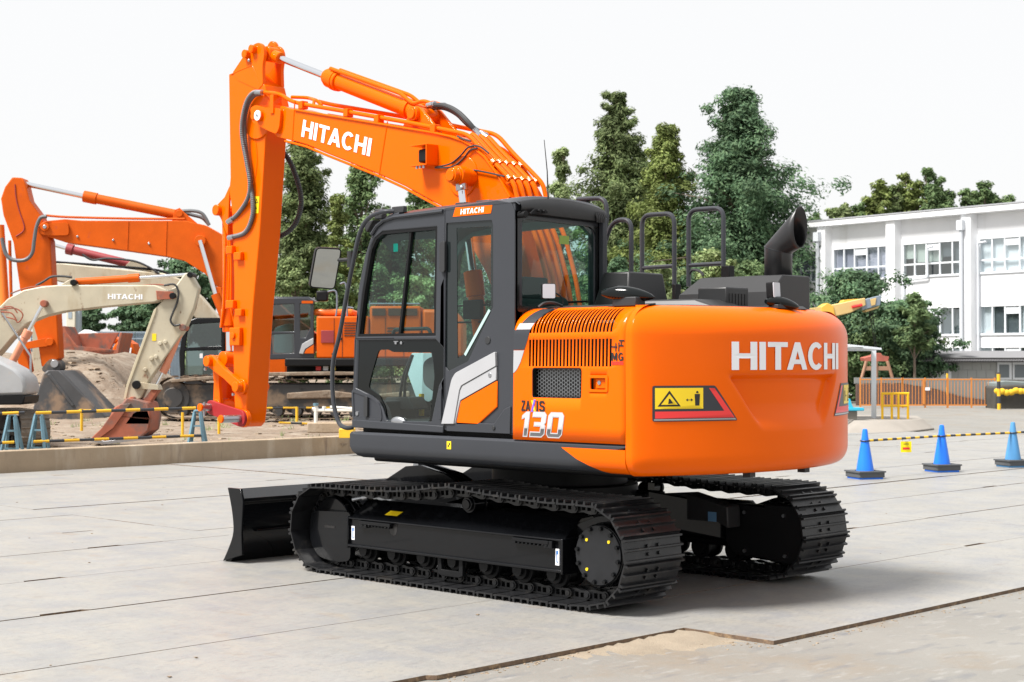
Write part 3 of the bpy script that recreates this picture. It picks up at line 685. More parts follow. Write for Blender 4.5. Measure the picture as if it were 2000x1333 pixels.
def cw_vert(v):
    """v 0..1 from bottom to top edge: (inset, z)"""
    zb, zt, rb, rt = .888, 1.992, .13, .20
    if v < .15: a = (1-v/.15)*pi/2; return (rb*.75*(1-cos(a)) , zb+rb*(1-sin(a)))
    if v < .70: t = (v-.15)/.55; return (0.0, zb+rb+(zt-rt-zb-rb)*t)
    a = (v-.70)/.30*pi/2; return (rt*1.05*(1-cos(a)), zt-rt+rt*sin(a))
def cw_dent(y, z):
    """moulded scoop in the rear face below the name"""
    if not (1.16 < z < 1.56): return 0.0
    zt = (1.56-z)/.40                     # 0 at the crease on top .. 1 bottom
    half = .66-.30*zt
    if abs(y) >= half: return 0.0
    e = sst(0, .055, half-abs(y)); d = .060*sst(0,.06,1.555-z)*sst(0,.45,(z-1.165)/.39)
    return d*e
def cw_pt(t, v, out=0.0):
    x, y = cw_plan(t); x2, y2 = cw_plan(min(1,t+.004)); x1, y1 = cw_plan(max(-1,t-.004))
    nx, ny = (y2-y1), -(x2-x1); k = math.hypot(nx,ny) or 1; nx, ny = -nx/k, -ny/k
    ins, z = cw_vert(v)
    if x*nx+y*ny < 0: nx, ny = -nx, -ny
    q = -ins+out
    X, Y = x+nx*q, y+ny*q
    X += cw_dent(y, z)
    return (X, Y, z)
m = MB(); NT, NV = 230, 90; rows = []
for j in range(NV+1): rows.append([cw_pt(-1+2*i/NT, j/NV) for i in range(NT+1)])
m.grid(rows); n = NT+1
m.f.append(tuple(range(NV*n, (NV+1)*n))); m.f.append(tuple(range(n-1,-1,-1)))
CW = m.build('counterweight', ORANGE, EXC, smooth=38)
def cw_at(y, z, out):
    """point on the rear face at lateral y and height z"""
    lo, hi = -.92, .92
    for _ in range(40):
        mid = (lo+hi)/2
        if cw_plan(mid)[1] < y: lo = mid
        else: hi = mid
    vlo, vhi = 0, 1
    for _ in range(40):
        mid = (vlo+vhi)/2
        if cw_vert(mid)[1] < z: vlo = mid
        else: vhi = mid
    return cw_pt(lo, vlo, out)
def cw_to3(y0, z0, lift, flip=1): return lambda a, b, h: cw_at(y0-a*flip, z0+b, lift+h)
lettering('brand_lettering', 'HITACHI', cw_to3(.612,1.570,.004), 1.27, .184, WHITE, CW, th=.002, gap=.075, maxseg=.04, label='large white capital lettering on the rear of the counterweight')
# seam between panel and counterweight
MB().box(-1.6985,-1.7035,1.10,1.226,1.10,1.80)
# warning plate on the left and right of the rear
def cw_patch(name, pts, lift, mm, flip=1, mx=.03):
    m = MB(); lp = dens(pts, mx); xs = [a for a,b in lp]; 
    # strips so that it bends with the surface
    tri = tessellate_polygon([[Vector((a,b,0)) for a,b in lp]])
    bm = bmesh.new(); vv = [bm.verts.new((a,b,0)) for a,b in lp]
    for t in tri:
        try: bm.faces.new([vv[i] for i in t])
        except ValueError: pass
    for xx in [min(xs)+k*.03 for k in range(1, int((max(xs)-min(xs))/.03)+1)]:
        bmesh.ops.bisect_plane(bm, geom=bm.verts[:]+bm.edges[:]+bm.faces[:], plane_co=(xx,0,0), plane_no=(1,0,0))
    bm.verts.ensure_lookup_table()
    for v in bm.verts: v.co = cw_at(flip*v.co.x, v.co.y, lift)
    me = bpy.data.meshes.new(name); bm.to_mesh(me); bm.free(); me.materials.append(mm); me.shade_smooth()
    return link(me, name, CW)
for fl in (1,-1):
    # y at the four corners measured on the photo (left plate); mirrored for the right one
    yl, yi, yb = 1.135, .735, .565; zt, zb = 1.470, 1.242
    P = lambda q: [(a,b) for a,b in q]
    cw_patch('warning_plate', rounded([(yl,zb),(yl,zt),(yi,zt),(yb,zb)],.012,2), .004, GREY, fl)
    cw_patch('warning_plate_rim', [(yl-.008,zb+.006),(yl-.008,zb+.016),(yb+.022,zb+.016),(yb+.012,zb+.006)], .0052, STEEL, fl)
    cw_patch('warning_plate_red', [(yl-.014,zb+.020),(yl-.014,zb+.064),(yb+.105,zb+.064),(yi+.045,zt-.016),(yi+.006,zt-.016),(yb+.026,zb+.020)], .0055, RED, fl)
    cw_patch('warning_plate_yellow', [(yl-.014,zb+.080),(yl-.014,zt-.014),(yi+.085,zt-.014),(yi+.085,zb+.080)], .0055, YELLOW, fl)
    tri_c = yl-.098
    cw_patch('warning_triangle', [(tri_c+.070,zb+.096),(tri_c,zt-.030),(tri_c-.070,zb+.096)], .0062, INK, fl)
    cw_patch('warning_triangle_fill', [(tri_c+.050,zb+.107),(tri_c,zt-.052),(tri_c-.050,zb+.107)], .0068, YELLOW, fl)
    cw_patch('warning_figure', [(tri_c+.008,zb+.112),(tri_c+.004,zb+.145),(tri_c-.004,zb+.145),(tri_c-.022,zb+.116)], .0074, INK, fl)
    pc = yi+.125
    cw_patch('person_symbol', [(pc+.014,zb+.10),(pc+.018,zb+.175),(pc-.018,zb+.175),(pc-.014,zb+.10)], .0062, INK, fl)
    cw_patch('person_symbol', [(pc+.009,zb+.180),(pc+.005,zb+.194),(pc-.005,zb+.194),(pc-.009,zb+.180)], .0062, INK, fl)
    cw_patch('arrow_symbol', [(pc+.075,zb+.137),(pc+.062,zb+.147),(pc+.062,zb+.139),(pc+.042,zb+.139),(pc+.042,zb+.147),(pc+.028,zb+.137),(pc+.042,zb+.127),(pc+.042,zb+.135),(pc+.062,zb+.135),(pc+.062,zb+.127)], .0062, INK, fl)
for y in (.30,-.34): MB().box(-2.02,-1.96,y-.03,y+.03,.855,.90).build('rubber_foot', RUBBER, CW)
# ================================================================== cab
CAB = part('cab')
YS = 1.205                                         # outer face of the cab side
def S(*pts): return [U(a, b, YS) for a, b in pts]
outer = [(1.018,1.135),(1.024,1.42),(1.005,1.78),(.955,2.20),(.885,2.42),(.825,2.54),(.745,2.635),(.64,2.690),(.52,2.710)]
def pane(name, lp, to3, h, mm):
    tri = tessellate_polygon([[Vector((a,b,0)) for a,b in lp]]); return MB().add([to3(a,b,h) for a,b in lp], tri).build(name, mm, CAB, smooth=0, fix=False)
# door: frame with two openings
door_out = [(.008,1.135)]+[(a+.0,b) for a,b in outer[:]]+[(.008,2.722)]
win_up = S((853,443),(850,656),(697,658),(707,575),(722,486),(732,464),(745,453))
low_hole = S((851,664),(865,680),(865,737),(857,752),(842,824),(754,822),(746,797),(738,784),(725,773),(692,757),(694,665))
m = MB(); m.prism([door_out, win_up, low_hole], XZ(YS), -.075, 0); m.build('door', GREY, CAB, bevel=.010, seg=3)
# dark rubber lining of the upper window
def inset(lp, d): return shrink(lp, d)
m = MB(); m.prism([inset(win_up,-.004), inset(win_up,.020)], XZ(YS), -.050, -.006); m.build('window_seal', SATIN, CAB)
pane('door_window', win_up, XZ(YS), -.034, GLASS)
a, b = U(800,445,YS), U(777,657,YS); m = MB(); m.obox((a[0],YS-.028,a[1]),(b[0],YS-.028,b[1]),.022,.030,(0,1,0)); m.build('window_divider', SATIN, CAB)
x, z = U(846,588,YS); MB().box(x-.016,x+.010,YS-.03,YS-.012,z-.06,z+.06).build('window_latch', SATIN, CAB, bevel=.004)
# black glass lower door panel with the clear area
clear = rounded(S((737,684),(757,683),(764,688),(842,689),(846,737),(836,824),(752,823),(750,797),(739,773),(717,757),(722,735),(730,707)), .02, 2)
m = MB(); m.prism([inset(low_hole,-.003), clear], XZ(YS), -.024, -.014); m.build('lower_door_panel', PANELBLACK, CAB, smooth=0)
pane('lower_door_window', clear, XZ(YS), -.021, GLASSL)
m = MB(); x, z = U(777,670,YS)
for dx in (-.03,.03):
    m.cyl((x+dx,YS-.014,z),(x+dx,YS-.004,z),.012,n=12)
m.obox((x+.05,YS-.006,z+.010),(x-.0,YS-.006,z+.010),.006,.006); m.build('window_clip', STEEL, CAB)
# door handle recess
rec = rounded(S((688,761),(725,774),(738,785),(745,799),(746,823),(690,819)), .03, 3)
m = MB(); m.prism([inset(rec,-.004), inset(rec,.016)], XZ(YS), -.02, .006); m.build('handle_surround', GREY, CAB, bevel=.004)
m = MB(); m.prism(rec, XZ(YS), -.05, -.006); m.build('handle_recess', GREY, CAB)
x, z = U(719,795,YS); m = MB(); m.box(x-.035,x+.045,YS-.006,YS-.003,z-.085,z+.085); m.build('handle_pocket', SATIN, CAB, bevel=.02)
m = MB(); m.prism(rounded([(x-.012,z-.075),(x-.012,z+.078),(x+.030,z+.078),(x+.030,z-.075)],.015,3), XZ(YS), -.003, .020); m.build('door_handle', RUBBER, CAB, bevel=.006)
x, z = U(698,808,YS); m = MB(); m.cyl((x,YS-.004,z),(x,YS+.006,z),.016,n=16); m.build('door_lock', STEEL, CAB)
x, z = U(775,824,YS); m = MB(); m.ball((x,YS-.012,z), .060, 10, (1.35,.35,.62)); m.build('door_latch_cup', STEEL, CAB)
# hinges
for (px, py) in ((867,502),):
    x, z = U(px, py, YS); m = MB(); m.prism(rounded([(x-.028,z-.115),(x-.028,z+.115),(x+.028,z+.105),(x+.028,z-.105)],.02,2), XZ(YS), 0, .022); m.build('hinge', RUBBER, CAB, bevel=.004)
x, z = U(862,790,YS); MB().box(x-.012,x+.012,YS,YS+.015,z-.11,z+.11).build('hinge', GREY, CAB, bevel=.004)
# rear quarter panel
q_out = [(.002,1.135),(.002,2.722),(-.52,2.740),(-.655,2.715),(-.690,2.66),(-.690,1.135)]
win_q = S((871,436),(960,430),(963,440),(963,600),(957,613),(914,706),(876,725),(869,716))
m = MB(); m.prism([q_out, win_q], XZ(YS), -.075, 0); m.build('rear_side_panel', GREY, CAB, bevel=.012, seg=3)
clear_q = S((890,446),(957,442),(957,600),(907,690),(892,700))
m = MB(); m.prism([win_q, clear_q], XZ(YS), -.014, -.010); m.build('rear_side_window_border', mat('tinted_border',(.012,.016,.017),.08), CAB, smooth=0)
pane('rear_side_window', clear_q, XZ(YS), -.013, GLASS)
a, b = U(955,606,YS), U(907,694,YS); m = MB(); m.obox((a[0],YS-.006,a[1]),(b[0],YS-.006,b[1]),.004,.022,(0,0,1)); m.build('window_trim', mat('pale_green_trim',(.38,.52,.50),.4), CAB)
# white, silver and orange trim panels
m = MB(); m.prism(rounded(S((866,828),(886,741),(893,729),(971,687),(972,715),(905,753),(901,762),(890,828)),[0,.02,.02,.012,.004,.01,.01,0],3), XZ(YS), 0, .022); m.build('trim_white', SILVER, CAB, bevel=.008, seg=3)
m = MB(); m.prism(S((972,716),(972.5,742),(902,782),(892,828),(890.5,828),(902,762),(906,753.5)), XZ(YS), 0, .016); m.build('trim_silver', SILVER, CAB, bevel=.004)
m = MB(); m.prism(S((973,744),(973,795),(935,830),(892.5,829),(902,784)), XZ(YS), 0, .012); m.build('trim_orange', ORANGE, CAB, bevel=.006)
for (px, py, r) in ((960,733,.016),(953,665,.026),(967,836,.014)):
    x, z = U(px, py, YS); m = MB(); m.cyl((x,YS-.002,z),(x,YS+(.02 if r < .02 else .006),z),r,n=16); m.build('screw' if r < .02 else 'key_switch', STEEL if py == 733 else RUBBER, CAB, bevel=.002)
m = MB(); m.prism([(-.02,1.13),(-.02,1.20),(-.50,1.195),(-.60,1.30),(-.66,1.32),(-.66,1.13)], XZ(YS), .0, .012); m.build('sill', GREY, CAB, bevel=.006)
m = MB(); m.prism([(1.02,1.125),(1.02,1.185),(.012,1.165),(.012,1.115)], XZ(YS), .0, .012); m.build('sill', GREY, CAB, bevel=.006)
# drip rail along the roof
m = MB(); m.tube([(q[0],YS+.006,q[1]) for q in [(.80,2.575),(.74,2.635),(.66,2.672),(.55,2.690),(.02,2.700)]], .014, 6); m.build('drip_rail', GREY, CAB)
# name plate above the quarter window
a, b, c, d = S((885,424),(959,417),(962,401),(890,406))
m = MB(); m.prism([a,b,c,d], XZ(YS), 0, .003); m.build('name_plate', ORANGE, CAB, smooth=0)
def aff(p00, p10, p01, y, wd, ht):
    ex = ((p10[0]-p00[0])/wd, (p10[1]-p00[1])/wd); ey = ((p01[0]-p00[0])/ht, (p01[1]-p00[1])/ht)
    return lambda u, v, h: (p00[0]+ex[0]*u+ey[0]*v, y+h, p00[1]+ex[1]*u+ey[1]*v)
p00, p10, p01 = S((900,419.5),(945,415),(901,409))
lettering('name_plate_lettering', 'HITACHI', aff(p00,p10,p01,YS+.0034,1,1), 1, 1, WHITE, CAB, th=.001)
# right-hand side of the cab
YRc = .300
r_out = [(.95,1.135)]+[(a-.03,b) for a,b in outer[1:]]+[(-.52,2.740),(-.66,2.71),(-.69,2.66),(-.69,1.135)]
win_r = [(.86,1.50),(.845,2.10),(.76,2.46),(.64,2.60),(-.50,2.62),(-.60,2.54),(-.60,1.62),(-.40,1.50)]
m = MB(); m.prism([r_out, win_r], XZ(YRc), 0, .05); m.build('right_side_frame', mat('inner_trim',(.10,.16,.155),.6), CAB, bevel=.008)
pane('right_window', win_r, XZ(YRc), .02, GLASSL)
for z in (2.06,1.93): m = MB(); m.tube([(.80,YRc+.06,z),(-.60,YRc+.06,z)], .008, 6); m.build('guard_bar', SATIN, CAB)
# rear wall with window
rw = rounded([(.325,1.95),(.325,2.64),(1.195,2.66),(1.195,1.95)], .02, 2)
hole = rounded([(.385,2.00),(.385,2.545),(.43,2.60),(1.12,2.615),(1.172,2.58),(1.172,2.00)], .03, 3)
m = MB(); m.prism([[(.30,1.12),(.30,2.70),(1.20,2.72),(1.20,1.12)], hole], YZ(-.69), 0, .05); m.build('rear_wall', GREY, CAB, bevel=.006)
m = MB(); m.prism([rounded([(.345,1.965),(.345,2.60),(1.183,2.632),(1.183,1.965)],.02,2), rounded([(.372,2.005),(.372,2.54),(.42,2.592),(1.11,2.605),(1.166,2.575),(1.166,2.005)],.03,3)], YZ(-.694), -.003, 0); m.build('rear_window_border', mat('rear_border',(.008,.009,.009),.25), CAB, smooth=0)
pane('rear_window', hole, YZ(-.69), .004, GLASS)
# roof shell
m = MB(); rows = []
xs = [.80,.72,.62,.50,.20,-.1,-.4,-.60,-.70,-.735]
for x in xs:
    ze = {.80:2.575,.72:2.645,.62:2.692,.50:2.712}.get(x, 2.722+.014*(.2-x)/.9)
    cr = .055*min(1,(.86-x)/.3) if x > -.65 else (.040 if x > -.72 else .012)
    if x < -.72: ze -= .02
    row = []
    for k in range(17):
        u = k/16; y = .290+u*(1.207-.290); e = min(1, min(u, 1-u)*7); row.append((x, y, ze-.02+.02*sqrt(e)+cr*sin(pi*u)**.6))
    rows.append(row)
m.grid(rows); m.build('roof', GREY, CAB, smooth=50)
m = MB(); rows = [[(x, .31+.875*k/8, z-.03) for k in range(9)] for x, z in ((.74,2.60),(.60,2.66),(.2,2.70),(-.66,2.70))]; m.grid(rows); m.build('headliner', mat('headliner',(.05,.055,.055),.8), CAB, smooth=60)
# rear header bulge (black) below the roof edge
m = MB(); rows = []
for k in range(21):
    u = k/20; y = .31+u*.885; zt = 2.722+.048*sin(pi*u)**.7; zb = 2.622+.014*u
    rows.append([(-.700,y,zt),(-.735,y,zt-.012),(-.748,y,(zt+zb)/2),(-.735,y,zb+.01),(-.695,y,zb)])
m.grid(rows); m.build('rear_header', COWL, CAB, smooth=60)
m = MB(); p = [(1.130,2.640),(1.085,2.672),(1.02,2.676),(.955,2.668),(.955,2.650),(1.125,2.632)]; m.prism(p, YZ(-.750), -.018, 0); m.build('lamp_bracket', SATIN, CAB, bevel=.003)
m = MB(); m.cyl((-.70,1.17,2.63),(-.765,1.17,2.63),.024,n=14); m.build('roof_bolt', SATIN, CAB, bevel=.004)
for y in (1.05,1.0): m = MB(); m.cyl((-.762,y,2.662),(-.785,y,2.662),.010,n=8); m.build('roof_bolt', SATIN, CAB)
m = MB(); m.cyl((-.72,.90,2.715),(-.72,.90,2.75),.02,.012,n=10); m.tube([(-.72,.90,2.75),(-.715,.905,2.95),(-.70,.92,3.17)], [.006,.004,.0025], 6); m.build('antenna', RUBBER, CAB)
m = MB()
for k in range(5): m.tube([(-.742,.345+.022*k,2.70),(-.752,.340+.02*k,2.66),(-.742,.335+.018*k,2.625)], .008, 5)
m.build('cable_conduit', RUBBER, CAB)
m = MB(); m.box(-.700,-.745,.300,.345,1.95,2.66); m.build('rear_post', GREY, CAB, bevel=.006)
# roof fittings seen at the top edge
for px, wd in ((905,.10),(950,.14)):
    x, z = U(px, 395, .9); MB().box(x-wd/2,x+wd/2,.86,.94,2.76,2.79).build('roof_fitting', RUBBER, CAB, bevel=.008)
# windscreen and front
m = MB(); rows = [[(a-.02, y, b) for y in (.34,.62,.90,1.14)] for a, b in outer]; m.grid(rows); m.build('windscreen', GLASSL, CAB, smooth=60, fix=False)
m = MB()
for y in (.335,1.175): m.tube([(a-.02,y,b) for a,b in outer], .030, 8)
m.build('front_pillar', GREY, CAB, smooth=50)
m = MB(); m.box(.96,1.0,.32,1.16,1.12,1.32); m.build('front_lower_panel', GREY, CAB, bevel=.01)
m = MB(); m.box(-.67,1.0,.33,1.12,1.09,1.19); m.build('cab_floor', SATIN, CAB)
m = MB(); m.box(-.66,-.60,.34,1.13,1.19,1.98); m.build('rear_inner_panel', SATIN, CAB)
# interior: seat, consoles, levers
m = MB()
m.prism(rounded([(-.50,1.50),(-.56,2.06),(-.50,2.10),(-.42,2.04),(-.30,1.62),(.10,1.60),(.14,1.50)],.05,3), XZ(.75), -.24, .24); seat = m.build('operator_seat', SEATGREY, CAB, bevel=.03)
m = MB(); m.prism(rounded([(-.55,2.06),(-.57,2.22),(-.50,2.22),(-.48,2.06)],.04,3), XZ(.86), -.12, .12); m.build('headrest', SEATGREY, CAB, bevel=.02)
m = MB(); m.box(-.45,.08,.55,.95,1.19,1.50); m.build('seat_base', SATIN, CAB, bevel=.02)
m = MB(); m.prism(rounded([(-.35,1.45),(-.35,1.66),(.24,1.66),(.32,1.62),(.32,1.46),(.12,1.36)],.05,3), XZ(1.02), 0, .11); m.build('left_console', SEATGREY, CAB, bevel=.02)
m = MB(); m.prism(rounded([(-.35,1.36),(-.35,1.66),(.26,1.68),(.38,1.60),(.38,1.38),(.28,1.24),(.02,1.24)],.07,3), XZ(.36), 0, .11); m.build('right_console', CONSOLE, CAB, bevel=.02)
for y in (.41,1.07):
    m = MB(); m.tube([(.26,y,1.66),(.28,y,1.74),(.27,y,1.82)], [.018,.016,.024], 8); m.build('joystick', RUBBER, CAB)
m = MB(); x, z = U(850,740,.5); m.prism(rounded([U(800,700,.5),U(806,690,.5),U(852,690,.5),U(856,770,.5),U(840,786,.5),U(815,778,.5),U(798,730,.5)],.015,2), XZ(.46), 0, .05); m.build('side_panel', CONSOLE, CAB, bevel=.015)
for px0, px1 in ((805,781),(806,790)):
    a = U(px0,694,.75); b = U(px1,778,.75); m = MB(); m.tube(smooth_path([(a[0],.75,a[1]),((a[0]+b[0])/2+.02,.76,(a[1]+b[1])/2),(b[0],.75,b[1])],5), .012, 6); m.build('travel_lever', RUBBER, CAB)
a = U(770,780,.7); b = U(822,800,.7)
m = MB(); m.prism(rounded([U(768,776,.7),U(812,775,.7),U(824,800,.7),U(766,800,.7)],.02,2), XZ(.62), 0, .16); m.build('pedal', RUBBER, CAB, bevel=.01)
m = MB(); x, z = U(826,782,.6); m.box(x-.015,x+.015,.6,.63,z-.12,z+.05); m.build('yellow_handle', YELLOW, CAB)
m = MB(); m.tube(fillet_path([(*U(766,660,1.0)[:1],1.0,U(766,660,1.0)[1]),(*U(770,644,1.0)[:1],1.0,U(770,644,1.0)[1]),(*U(838,642,1.0)[:1],1.0,U(838,642,1.0)[1]),(*U(844,662,1.0)[:1],1.0,U(844,662,1.0)[1])],.03), .014, 8); m.build('grab_bar', RUBBER, CAB)
# sun visor / dark roof edge with curved outline behind the glass
m = MB(); m.prism([U(742,466,1.12),U(764,492,1.12),U(772,486,1.12),U(780,470,1.12),U(852,466,1.12),U(852,436,1.12),U(752,446,1.12)], XZ(1.10), 0, .02); m.build('roof_lining_edge', mat('lining_dark',(.02,.024,.025),.7), CAB)
m = MB(); m.box(.42,.62,.40,.44,1.95,2.10); m.build('monitor', SATIN, CAB, bevel=.01)
x, z = U(771,484,1.18); MB().box(x-.025,x+.025,1.17,1.171,z-.03,z+.03).build('window_sticker', mat('teal_sticker',(.02,.35,.30),.5), CAB)
x, z = UX(1090,470,-.60)
MB().box(-.66,-.655,x-.05,x+.05,z-.03,z+.03).build('rear_sticker', YELLOW, CAB)
# handrail in front of the door and mirror
HY = 1.235
hp = [(770,413),(748,414),(722,425),(703,455),(684,540),(664,650),(652,700),(649,740),(652,790),(662,826),(676,836),(690,835)]
pts = []
for i, (a, b) in enumerate(hp):
    yy = 1.19 if i in (0,11) else HY; x, z = U(a, b, yy); pts.append((x, yy, z))
m = MB(); m.tube(smooth_path(pts, 5), .017, 10); m.build('door_handrail', GREY, CAB)
x, z = U(772,412,1.19); MB().box(x-.10,x+.03,1.16,1.20,z-.02,z+.03).build('rail_clamp', RUBBER, CAB, bevel=.006)
x, z = U(738,430,1.19); m = MB(); m.prism([U(713,436,1.15),U(735,430,1.15),U(722,455,1.15)], XZ(1.08), 0, .10); m.build('work_lamp', RUBBER, CAB, bevel=.006); m = MB(); m.box(x+.0,x+.09,1.10,1.15,z+.01,z+.09); m.build('lamp_mount', RUBBER, CAB, bevel=.01)
# mirror: housing leaning, glass facing back
mc_ = Vector((*U(638,522,1.32)[:1], 1.32, U(638,522,1.32)[1]))
m = MB(); fwd = (CAM-mc_); fwd.z = 0; fwd.normalize(); fwd = (fwd*.8+Vector((-1,.25,0))*.5).normalized(); rt = Vector((0,0,1)).cross(fwd).normalized(); fwd = (fwd+Vector((0,0,-.16))).normalized(); up = (fwd.cross(rt)+rt*.10).normalized()
mo = rounded([(-.115,-.160),(-.10,.150),(.10,.145),(.085,-.175)], .035, 4)
m.prism(mo, lambda a,b,h: mc_+rt*a+up*b+fwd*h, -.06, 0); mr = m.build('mirror_housing', SATIN, CAB, bevel=.012)
m = MB(); m.prism(shrink(mo,.010), lambda a,b,h: mc_+rt*a+up*b+fwd*h, .0005, .002); m.build('mirror_glass', MIRROR, CAB, smooth=0)
m = MB(); a = U(684,507,HY); m.tube([mc_-fwd*.03+rt*.07+up*.05, (a[0],HY,a[1])], .014, 8); m.cyl((a[0],HY,a[1]-.06),(a[0],HY,a[1]+.06),.024,n=12); m.build('mirror_arm', RUBBER, CAB)
# ================================================================== on top of the hood
TOP = part('engine_cover')
m = MB(); m.prism([(-.72,-1.0),(-.72,1.02),(-1.62,1.0),(-1.84,.72),(-1.96,.25),(-1.96,-.25),(-1.84,-.72),(-1.62,-1.0)], XY(0), 1.90, 1.997); m.build('hood_top', COWL, TOP, bevel=.015)
m = MB(); m.prism([(1.03,1.975),(1.03,1.990),(.90,2.008),(.90,1.99)], YZ(0), -1.68, -.74); m.build('hood_edge', COWL, TOP)
# dark box behind the cab
def frus(name, base, top, z0, z1, mm, parent, bevel=.012):
    m = MB(); n = len(base); m.add([(x,y,z0) for x,y in base]+[(x,y,z1) for x,y in top], [tuple(range(n-1,-1,-1)), tuple(range(n,2*n))]+[(i,(i+1)%n,n+(i+1)%n,n+i) for i in range(n)])
    return m.build(name, mm, parent, bevel=bevel)
frus('air_filter_box', [(-.70,.42),(-1.04,.42),(-1.04,-.05),(-.70,-.05)], [(-.76,.36),(-1.0,.36),(-1.0,-.02),(-.74,-.02)], 1.99, 2.262, COWL, TOP)
# long cowl with sloping face and exhaust
m = MB(); sec = [(-.30,1.99),(-.33,2.12),(-.46,2.245),(-.80,2.245),(-.80,1.99)]
n = 5; A = [(-.90,y,z) for y,z in sec]; A[2] = (-1.0,-.46,2.245); A[3] = (-1.0,-.80,2.245); B = [(-1.74,y,z) for y,z in sec]
m.add(A+B, [tuple(range(n)), tuple(range(n,2*n))]+[(i,(i+1)%n,n+(i+1)%n,n+i) for i in range(n)]); m.build('engine_cowl', COWL, TOP, bevel=.010)
m = MB(); m.box(-1.43,-1.68,-.13,.13,1.99,2.140); ob = m.build('vent_box', COWL, TOP, bevel=.012)
for k in range(6): MB().box(-1.6805,-1.6835,-.105+k*.036,-.080+k*.036,2.015,2.095).build('vent_slot', INK, TOP)
frus('cover_panel', [(-1.10,.55),(-1.80,.40),(-1.80,.05),(-1.10,.05)], [(-1.12,.50),(-1.62,.40),(-1.62,.08),(-1.12,.08)], 1.99, 2.05, COWL, TOP)
frus('cover_panel', [(-1.30,-.08),(-2.03,-.05),(-2.0,-.40),(-1.3,-.40)], [(-1.32,-.1),(-1.99,-.08),(-1.97,-.38),(-1.32,-.38)], 1.985, 2.01, COWL, TOP)
# exhaust stack: vertical stub and a mitred elbow leaning to the rear
ec = Vector((-1.560,-.66,2.20)); R = .101
m = MB(); rows = []; nn = 40; XC, ZC, HH = -1.752, 2.596, .150
for ring in range(6):
    row = []
    for k in range(nn):
        a = 2*pi*k/nn; dx, dy = R*cos(a), R*sin(a); lo = ec+Vector((dx,dy,.240+dx*.32)); hi = Vector((XC, ec.y-.0+dy*.90, ZC+HH*cos(a)))
        row.append(ec+Vector((dx,dy,0)) if ring == 0 else lo.lerp(hi, (ring-1)/4))
    rows.append(row)
m.grid(rows, True)
ex = m.build('exhaust_stack', mat('exhaust_black',(.016,.016,.0175),.38,var=.08,scale=6), TOP, smooth=40)
sd = ex.modifiers.new('thick','SOLIDIFY'); sd.thickness = .004; sd.offset = -1
m = MB(); m.tube([ec+Vector((R*1.01*cos(2*pi*k/24),R*1.01*sin(2*pi*k/24),.240+R*cos(2*pi*k/24)*.32)) for k in range(25)], .0025, 4); m.build('weld_seam', GREY, TOP)
# handrails along the far side walkway
def hoop(pts, name='handrail', r=.019):
    m = MB(); m.tube(fillet_path(pts, .09, 6), r, 10); return m.build(name, GREY, TOP)
yr = -1.08
def hy(px, py, y=yr): x, z = U(px, py, y); return (x, y, z)
hoop([hy(1254,600),hy(1254,421),hy(1317,417),hy(1317,600)]); m = MB(); m.tube([hy(1254,524),hy(1317,520)], .017, 8); m.build('rail_bar', GREY, TOP)
hoop([hy(1345,560),hy(1345,411),hy(1413,406),hy(1413,540)]); m = MB(); m.tube([hy(1345,519),hy(1413,515)], .017, 8); m.build('rail_bar', GREY, TOP)
a = hy(1420,525); MB().box(a[0]-.05,a[0]+.03,a[1]-.03,a[1]+.04,a[2]-.10,a[2]+.02).build('rail_socket', SATIN, TOP, bevel=.005)
a = hy(1322,570); MB().box(a[0]-.02,a[0]+.02,a[1]-.03,a[1]+.04,a[2]-.20,a[2]+.06).build('rail_socket', SATIN, TOP, bevel=.005)
a = hy(1345,540); m = MB(); m.tube(smooth_path([a,hy(1352,528),hy(1366,530),hy(1374,538)],4), .012, 6); m.build('rail_latch', RUBBER, TOP)
hoop([hy(1166,520,-.55),hy(1196,432,-.55),hy(1233,428,-.55),hy(1233,590,-.55)])
hoop([hy(1128,390,-.30),hy(1184,387,-.30),hy(1186,440,-.30),hy(1170,475,-.30),hy(1168,540,-.30)])
m = MB(); a = hy(1143,398,-.30); m.box(a[0]-.03,a[0]+.03,a[1]-.02,a[1]+.02,a[2]-.06,a[2]+.02); m.build('rail_clamp', SATIN, TOP)
# cameras and rear lamps on the counterweight top
def pod(name, c, l, wd, h, yaw):
    """streamlined camera pod"""
    m = MB(); rows = []; d = Vector((cos(yaw),sin(yaw),0)); sdv = Vector((-sin(yaw),cos(yaw),0)); c = Vector(c)
    for i in range(13):
        t = i/12; r = (sin(pi*min(1,t*.96+.04))**.55)*(1-.25*t); ctr = c+d*(t-.5)*l+Vector((0,0,-.018*t*t*2))
        rows.append([ctr+sdv*cos(2*pi*k/14)*wd/2*r+Vector((0,0,1))*sin(2*pi*k/14)*h/2*r for k in range(14)])
    m.grid(rows, True); n = 14; m.f += [tuple(range(n)), tuple(range(12*n,13*n))]
    return m.build(name, PANELBLACK, TOP, smooth=60)
q = onp(1228,572,1,1.02); pod('side_camera', q, .37, .13, .115, radians(180+20)); MB().box(q.x-.10,q.x+.10,q.y-.05,q.y+.05,1.985,q.z-.03).build('camera_mount', RUBBER, TOP, bevel=.006)
q = onp(1529,590,0,-2.00); pod('rear_camera', q, .28, .11, .095, radians(-90-20)); MB().box(q.x-.03,q.x+.05,q.y-.06,q.y+.10,1.985,q.z-.02).build('camera_mount', RUBBER, TOP, bevel=.004)
